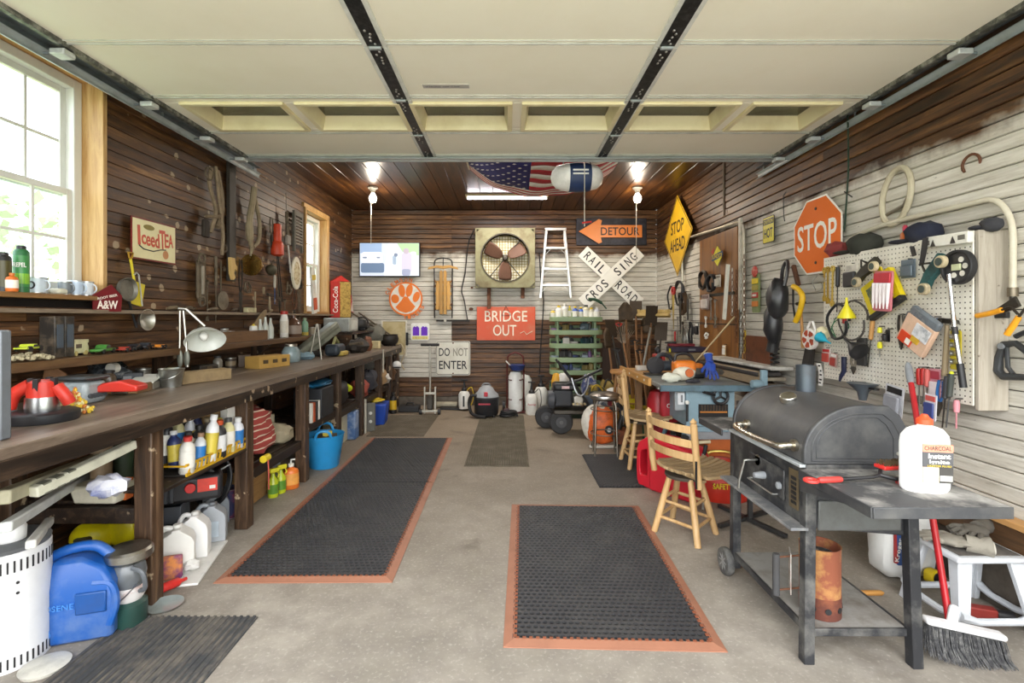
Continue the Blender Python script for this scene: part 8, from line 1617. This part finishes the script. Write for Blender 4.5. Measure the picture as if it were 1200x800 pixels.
t_ = thing('camp_lantern','lantern with a broad metal lid, grey globe and dark green base','lantern',(-1.70,2.205,0)); MB().lathe([(0,0),(.065,0),(.068,.01),(.068,.095),(.05,.11)],24).build('fuel_base',P('1f3f38',.4),t_); MB().lathe([(.05,.11),(.058,.125),(.058,.16),(.05,.17)],24).build('label_collar',P('c9c4c0',.5,0,.4,'a83a30',20),t_)
MB().lathe([(.05,.17),(.062,.19),(.066,.23),(.058,.27),(.05,.28)],24).build('globe',P('6b6f72',.2,.1),t_); MB().lathe([(.05,.28),(.075,.285),(.09,.30),(.09,.33),(.08,.34),(0,.345)],28).build('lid',METAL('a8a59c',.35,.4),t_); MB().tube(spl([(.05,-.05,.27),(.095,-.05,.25),(.10,-.04,.18),(.07,-.03,.16)],4),.010,7).build('side_handle',P('5a5e62',.4),t_); MB().tube([(-.06,-.04,.0),(-.075,-.05,.06),(.03,-.07,.15),(.07,-.04,.2)],.0025,5).build('wire_bail',STEEL,t_)
t_ = thing('glass_saucer','greyish glass saucer under the lantern edge','saucer',(-1.625,2.325,0)); MB().lathe([(0,0),(.05,0),(.075,.012),(.078,.014),(.05,.006),(0,.005)],24).build('saucer',P('96a09e',.15),t_)
# bay two
t_ = under('white_board','white board lying on the floor under the plastic jugs','board',212,672,0,.25); MB().box((-.04,.1,.006),(.34,.50,.012)).build('board',P('dcdad4',.5,0,.15),t_,.002)
for i,(px,py,w,d,h,c,rz,lb,capc) in enumerate(((207,666,.17,.12,.24,'e4e2da',.5,'white plastic jug with a round side, nearest under the bench',WHITE),(228,650,.15,.10,.25,'e8e6e2',.35,'white jug with a blue stripe label behind the first jug',WHITE),(248,632,.16,.10,.23,'a4a8ac',.4,'grey plastic jug right of the two white jugs',GRAY),(254,612,.14,.09,.22,'8f9498',.6,'second grey jug with an open handle behind',BLACK))):
    t_ = under('jug',lb,'jug',px,py,.013,rz,'jugs under the bench'); k_jug(t_,w,d,h,P(c,.4,0,.06),capc,P('2f8ac4',.4) if i == 1 else (P('b8c4cc',.4) if i == 2 else None),.18 if i == 1 else .5)
t_ = under('patterned_bag','small purple and orange printed bag beside the nearest jug','bag',202,678,.013,.4); MB().box((0,0,.06),(.09,.03,.12)).build('bag',P('7a3a6a',.5,0,.9,'d88a4a',14),t_,.008)
t_ = under('red_bottle','small red bottle lying in front of the printed bag','bottle',201,690,.013,1.0); MB().tube([(-.05,0,.022),(.03,0,.022),(.045,0,.022),(.07,0,.022)],[.022,.022,.010,.008],12).build('body',P('c42a24',.4),t_)
t_ = under('crumpled_cup','crumpled white plastic cup on the white board','cup',215,668,.013,0,dx=.04); MB().blob((0,0,.03),(.04,.035,.03),12,8,.5,3,8).build('cup',P('e0ded8',.4),t_)
t_ = thing('battery_charger','black battery jump starter with a red knob and red label under the basket','jump starter',(-1.87,2.90,.30),.5)
MB().box((0,0,.07),(.32,.13,.15)).build('case',P('1e1e21',.4),t_,.025,3); MB(T(.0,-.07,.085)).prism(circ(.028,18),-.016,.005).build('knob',P('cc2a26',.4),t_,.004); MB().box((.085,-.067,.09),(.10,.005,.075)).build('label',P('d03a2a',.4),t_); MB().box((.11,-.0705,.075),(.03,.003,.02)).build('label_square',WHITE,t_); MB().tube(spl([(-.1,0,.14),(-.05,0,.18),(.06,0,.18),(.11,0,.14)],4),.014,8).build('handle',BLACK,t_)
for x_ in (-.12,-.09): MB().box((x_,-.066,.07),(.02,.012,.12)).build('grip_rib',P('3a3c40',.4),t_,.004)
ck = thing('milk_crate','dark crate that props up the jump starter under the bench','crate',(-1.98,2.84,.0),.3); crate(ck,.20,.16,.298,P('3a3d42',.5),.01,3)
t_ = under('cable_coil','thick black cable coil hanging inside the second bay','cable',262,600,.10,0,dx=-.10); t_.location.z = .34
for k in range(4): r_ = .15-.012*k; MB(T(0,.01*k,-.03)).tube([(r_*math.cos(a),.02*math.sin(a*2),r_*1.15*math.sin(a)) for a in [2*PI*i/26 for i in range(26)]],.0085,7,True).build('loop',BLACK,t_)
MB().box((.12,-.01,.06),(.05,.03,.008),RD(-30,'Y').to_3x3()).build('tie',P('c9c9c9',.5),t_)
t_ = under('printed_box','blue and red printed can behind the grey jugs','can',270,605,.0); k_can(t_,.06,.2,P('3a3f6a',.4,0,.7,'b03a3a',10))
# basket of bottles (second bay shelf)
B0 = FL(200,567,.50); B1 = FL(276,530,.50); bl = (B1-B0).length; ba = math.atan2(B1.y-B0.y,B1.x-B0.x)
bk_ = thing('plastic_basket','yellow plastic basket full of bottles on the shelf in the second bay','basket',(-1.815,B0.y+.02,.530),PI/2); YB_ = P('d8a81e',.45)
LL,WW = .60,.24
MB().box((LL/2,0,.004),(LL,WW-.01,.006)).build('bottom',DARK,bk_)
for s_ in (1,):
    MB().box((LL/2,-WW/2+WW*0,.06),(LL,.008,.012)).box((LL/2,-WW/2,.008),(LL,.008,.016)).build('front_rim',YB_,bk_)
MB().box((LL/2,WW/2,.03),(LL,.008,.06)).build('back_side',YB_,bk_); MB().box((0,0,.055),(.008,WW,.008)).build('end_rim',YB_,bk_); MB().box((LL,0,.03),(.008,WW,.06)).build('end_side',YB_,bk_)
for k in range(17): MB().beam((.02+k*.035,-WW/2,.01),(.034+k*.035,-WW/2,.06),.008,.008).build('lattice_bar',YB_,bk_)
cc_ = [('d8d4ca','b83a34','white',.034,.17),('cfd2d4','8a6a50','pale grey',.028,.16),('e6e6e6','f0f0f0','tall white blue striped',.032,.23),('2b2b2d','c9542a','black orange capped',.036,.19),('d8cf9a','4a4a4a','cream',.034,.18),('dfe0e6','e0e0e0','white',.032,.17),('2f3a6a','d8d8d8','navy',.03,.17),('c8c0b0','3a3a3a','beige',.03,.15),('3c3a36','2a2a2a','dark',.035,.16),('7a7264','b0a080','olive',.03,.18),('b8b4a8','d0b03a','yellow capped grey',.03,.16),('202226','202226','small black',.03,.14)]
for i,(c,cp_,nm,r,h) in enumerate(cc_+[(c_[0],c_[1],'slim '+c_[2],c_[3]*.85,c_[4]*1.1) for c_ in cc_[3:9]]):
    row,col = i//6,i % 6; x_ = -1.80+.075-row*.073; y_ = B0.y+.07+col*.098+.02*row
    t_ = thing('cleaner_bottle','%s bottle, %s row of the yellow basket, %s from near end' % (nm,['front','middle','back'][row],['first','second','third','fourth','fifth','sixth'][col]),'bottle',(x_,y_,.538+.02*row),rg.uniform(-.4,.4),'bottles in the yellow basket',rg.uniform(-.1,.1),rg.uniform(-.1,.1)); k_bottle(t_,r*1.1,h*1.18,P(c,.4),P(cp_,.4),P(['e8e4da','2f7ac0','d8c24a','dcdcdc'][i % 4],.4),.45)
t_ = thing('cardboard_sheet','upright piece of cardboard at the end of the yellow basket','cardboard',(-1.84,3.06,.532),PI/2-.2); MB().box((0,0,.16),(.16,.012,.32)).build('sheet',P('a8885c',.7),t_)
t_ = thing('white_carton','tall white printed carton at the second post','carton',(-1.78,3.12,.530),PI/2-.15); k_box(t_,.07,.05,.28,P('e2e0d8',.5),lab=P('c8c4bc',.5))
t_ = thing('yellow_bottle','yellow bottle lying on top at the back of the basket','bottle',(-1.95,2.98,.74)); MB().tube([(-.06,0,.02),(.04,0,.03),(.06,0,.03)],[.03,.03,.012],12).build('body',P('d8ce1e',.4),t_); MB().box((0,.02,-.11),(.14,.1,.24)).build('box_under',P('4a4438',.6),t_,.004)
for i,(x_,y_,c,nm) in enumerate(((-2.02,2.5,'8a7458','tan jar lying deep behind the basket'),(-2.0,2.62,'3a4a34','dark green jar deep behind the basket'),(-2.03,2.75,'b89878','pale tan jar at the middle behind the basket'))):
    t_ = thing('jar',nm,'jar',(x_-.05,y_,.472)); k_can(t_,.045,.26,P(c,.5,0,.3))
# bay three
t_ = thing('striped_blanket','folded dark red blanket with cream stripes on the third shelf','blanket',(-1.92,3.62,.365)); 
def q_(k,c): return None
BLK = NT('blanket'); tc = BLK.node('ShaderNodeTexCoord'); wv = BLK.node('ShaderNodeTexWave'); wv.inputs['Scale'].default_value = 7; wv.inputs['Distortion'].default_value = 1.2; wv.bands_direction = 'Z'; BLK.link(tc.outputs['Object'],wv.inputs['Vector'])
BLK.base(BLK.mix(BLK.ramp(wv.outputs['Fac'],[(.88,0.0),(.94,1.0)]),'a5443c','e2cdb4')); BLK.rough(.9)
MB().blob((0,-.05,.21),(.17,.19,.14),22,14,.3,2,1,.75).build('fold',BLK.m,t_); MB().blob((.0,0,.10),(.17,.20,.09),20,10,.3,2,5,.7).build('fold',BLK.m,t_)
t_ = thing('beige_cloth','beige cloth bundle right of the striped blanket','cloth',(-1.84,3.93,.365)); MB().blob((0,0,.08),(.11,.09,.08),16,8,.4,3,2).build('cloth',P('a89c80',.9),t_)
t_ = thing('book','cream book leaning behind the beige cloth','book',(-1.98,4.0,.363),.1); MB().box((0,0,.11),(.14,.03,.22)).build('cover',P('c9bfa0',.6),t_)
t_ = thing('ribbon_spool','yellow spool with a trailing red cord at the edge of the third shelf','spool',(-1.69,3.42,.33)); MB().cyl((0,-.03,.06),(0,.04,.06),.025,n=12).build('spool',P('e2c830',.4),t_); MB().tube([(.02,0,.05),(.025,.0,-.06),(.02,.01,-.16)],.005,5).build('cord',P('c05a4a',.6),t_)
t_ = under('plywood_box','brown plywood box on the floor in the third bay','box',310,583,0,0,dx=-.12); MB().box((0,0,.13),(.2,.35,.26)).build('box',WOOD('7a5836','a07a4c','Y'),t_,.004)
for i,(px,py,lb) in enumerate(((320,582,'yellow green spray bottle, nearer of the two by the bench post'),(329,577,'yellow green spray bottle just behind the first'))):
    t_ = under('spray_bottle',lb,'spray bottle',px,py,0,.8,'yellow green spray bottles'); GY = P('b8c42a',.2,0,.3,'4a5a1a',12); MB().lathe([(0,0),(.035,0),(.038,.01),(.038,.12),(.015,.16),(.013,.18)],16).build('body',GY,t_); MB().box((.01,0,.20),(.07,.028,.035)).build('spray_head',P('e2d82a',.4),t_,.008); MB().tube([(.03,0,.19),(.045,0,.16),(.035,0,.14)],.005,6).build('trigger',P('e2d82a',.4),t_); MB().lathe([(.039,.03),(.039,.10)],16).build('label',P('5a8a2a',.4),t_)
t_ = under('orange_soap_jug','orange pump bottle of hand cleaner on the floor by the bench','pump bottle',341,572,0,.5); k_bottle(t_,.06,.20,P('e2762a',.35),P('f0ead8',.4),P('eaa04a',.4),.3,.7); MB().tube([(0,0,.20),(0,0,.23),(.03,-.01,.232)],.007,6).build('pump',WHITE,t_)
t_ = under('milky_jug','milky jug standing behind the orange pump bottle','jug',338,560,0,.5,dx=-.15); k_jug(t_,.14,.1,.28,P('c4c8c0',.4),BLACK)
t_ = under('dark_red_bottle','dark red bottle behind the spray bottles','bottle',327,566,0,0,dx=-.12); k_bottle(t_,.05,.3,P('5a1c1c',.3),BLACK,None)
# bay four
t_ = thing('blue_cloth','teal blue folded plastic sheet high in the fourth bay','sheet',(-1.80,4.56,.72)); MB().blob((0,0,.04),(.13,.26,.035),18,8,.35,3,2).build('sheet',P('1f6a94',.4,0,.2),t_); MB().box((0,0,-.125),(.26,.30,.27)).build('black_box_below',P('232529',.6),t_,.01)
for i,(y_,c,lb) in enumerate(((4.22,'dcd6ca','white book standing nearest in the fourth bay'),(4.27,'b8502a','orange printed box in the fourth bay'),(4.33,'2a2a2a','black book in the fourth bay'),(4.38,'e0ddd4','white boxed set in the fourth bay'))): t_ = thing('book',lb,'book',(-1.69+.0,y_,.463),0,'books in the fourth bay'); MB().box((-.05,0,.085),(.12,.035,.17)).build('cover',P(c,.5,0,.2),t_,.002)
t_ = under('blue_tub','bright blue flexible tub with handles under the bench','tub',380,546,0,.3); BT_ = P('2b93cf',.4,0,.08); MB().lathe([(0,0),(.12,0),(.13,.01),(.175,.29),(.18,.30),(.172,.30),(.122,.015),(0,.012)],30).build('shell',BT_,t_)
for s_ in (-1,1): MB().tube(spl([(-.07,s_*.165,.29),(-.04,s_*.18,.35),(.04,s_*.18,.35),(.07,s_*.165,.29)],5),.012,8).build('handle',BT_,t_)
MB().blob((0,0,.24),(.13,.13,.07),14,8,.5,3,1).build('contents',P('4a4438',.7),t_); MB().box((.03,-.05,.30),(.08,.06,.06)).build('sponge',P('dcc43a',.6),t_,.006)
t_ = under('paper_sack','narrow yellow and white printed bag between post and blue tub','bag',362,556,0,.2,dx=-.06); MB().box((0,0,.14),(.05,.12,.28)).build('sack',P('d8cc9a',.5,0,.6,'c24a2a',8),t_,.008)
# bay five
t_ = thing('yellow_trimmer','neon yellow and black power tools piled on the fifth shelf','power tool',(-1.80,5.25,.42)); NY = P('c8d81e',.4)
MB().tube([(-.0,-.22,.42),(.02,-.2,.30),(.03,-.2,.20)],[.03,.045,.03],10).build('grip',NY,t_); MB().tube([(.0,-.1,.08),(.0,0,.18),(.03,.15,.2),(.03,.22,.16)],[.02,.03,.025,.04],10).build('body',NY,t_); MB().blob((-.02,0,.14),(.1,.2,.13),14,8,.4,3,3).build('motor',BLACK,t_)
t_ = under('cream_case','cream plastic box on the floor of the fifth bay','box',404,517,0,0,dx=-.1); MB().box((0,.05,.15),(.22,.3,.30)).build('box',P('c2bb9c',.5,0,.2),t_,.01); MB().box((0,.05,.31),(.24,.32,.03)).build('lid',P('a9b0ae',.5),t_,.006)
t_ = under('blue_wrap_box','blue and white wrapped package behind the cream box','package',415,515,0,0,dx=-.04); MB().box((0,0.05,.16),(.12,.14,.32)).build('package',P('4a6a9a',.4,0,.6,'c9d4e0',8),t_,.015)
t_ = under('picture_stretcher','white wooden sash frame standing on edge under the bench','frame',425,508,0,0,dx=.02); MB().box((0,.02,.20),(.03,.04,.40)).build('upright',P('c9c4b4',.5),t_); MB().box((-.15,.02,.39),(.30,.04,.03)).build('top_rail',P('9c988c',.5),t_)
t_ = under('grey_vent_plate','grey metal plate with holes leaning under the bench','plate',433,505,0,0,dx=.02); MB().box((0,0,.17),(.10,.04,.34)).build('plate',P('77756c',.5,.4),t_,.004); 
for z_ in (.12,.22): MB(T(.0,-.022,z_)).prism(circ(.02,10),-.002,0).build('hole',P('d0cfc6',.6),t_)
# bay six onwards
t_ = under('blue_bin','dark blue plastic bin with a yellow chain on top near the bench end','bin',442,496,0,.1); MB().add([(-.11,-.13,0),(.11,-.13,0),(.11,.13,0),(-.11,.13,0),(-.14,-.16,.27),(.14,-.16,.27),(.14,.16,.27),(-.14,.16,.27)],[(0,3,2,1),(4,5,6,7),(0,1,5,4),(1,2,6,5),(2,3,7,6),(3,0,4,7)]).build('bin',P('1c47a8',.4),t_,.015)
ych = thing('yellow_chain','yellow plastic chain heaped in the dark blue bin','chain',(t_.location.x,t_.location.y,.274)); MB().tube([(.09*math.cos(i*.9)*(.5+.5*math.sin(i*.37)),.1*math.sin(i*.9),.015+.02*abs(math.sin(i*.7))) for i in range(40)],.012,6).build('chain',P('d8b81e',.4),ych)
RI = [(-1.8,5.95,'a04a3c','red and white rolled cloth on the sixth shelf',.10),(-1.8,6.3,'3a3a40','dark tool bag on the sixth shelf',.14),(-1.8,6.8,'a88a64','tan leather bundle on the seventh shelf',.12),(-1.8,7.0,'d8d4cc','white crumpled parcel on the seventh shelf',.08),(-1.8,7.35,'6a4c34','brown bundle at the last shelf',.13)]
for x_,y_,c,lb,h in RI:
    t_ = thing('cloth_bundle',lb,'bundle',(x_,y_,.42),rg.uniform(-1,1),'bundles on the far bench shelves'); MB().blob((0,0,h),(.12,.12,h),14,8,.5,3,rg.randint(1,9)).build('bundle',P(c,.8,0,.3),t_); MB().tube(arc((0,0,h),.11,20,200,8),.008,6).build('tie_cord',BLACK,t_)
t_ = under('yellow_label_bottle','black bottle with a yellow label at the far bench leg','bottle',459,484,0,0,dx=.02); k_bottle(t_,.05,.30,BLACK,BLACK,P('e2b82a',.4),.4)
t_ = thing('white_cap_pair','white and black cap hanging at the last bench post','cap',(-1.64,7.25,.62)); MB().blob((0,0,.05),(.07,.07,.06),12,8).build('crown',P('dcdcd8',.7),t_); MB().blob((.02,-.06,.02),(.06,.05,.01),12,6).build('brim',BLACK,t_)
t_ = thing('hanging_strip','thin white strap hanging down the bench front','strap',(-1.635,6.45,.93)); MB().box((0,0,-.13),(.012,.02,.30)).build('strap',P('cfc9b8',.5),t_)
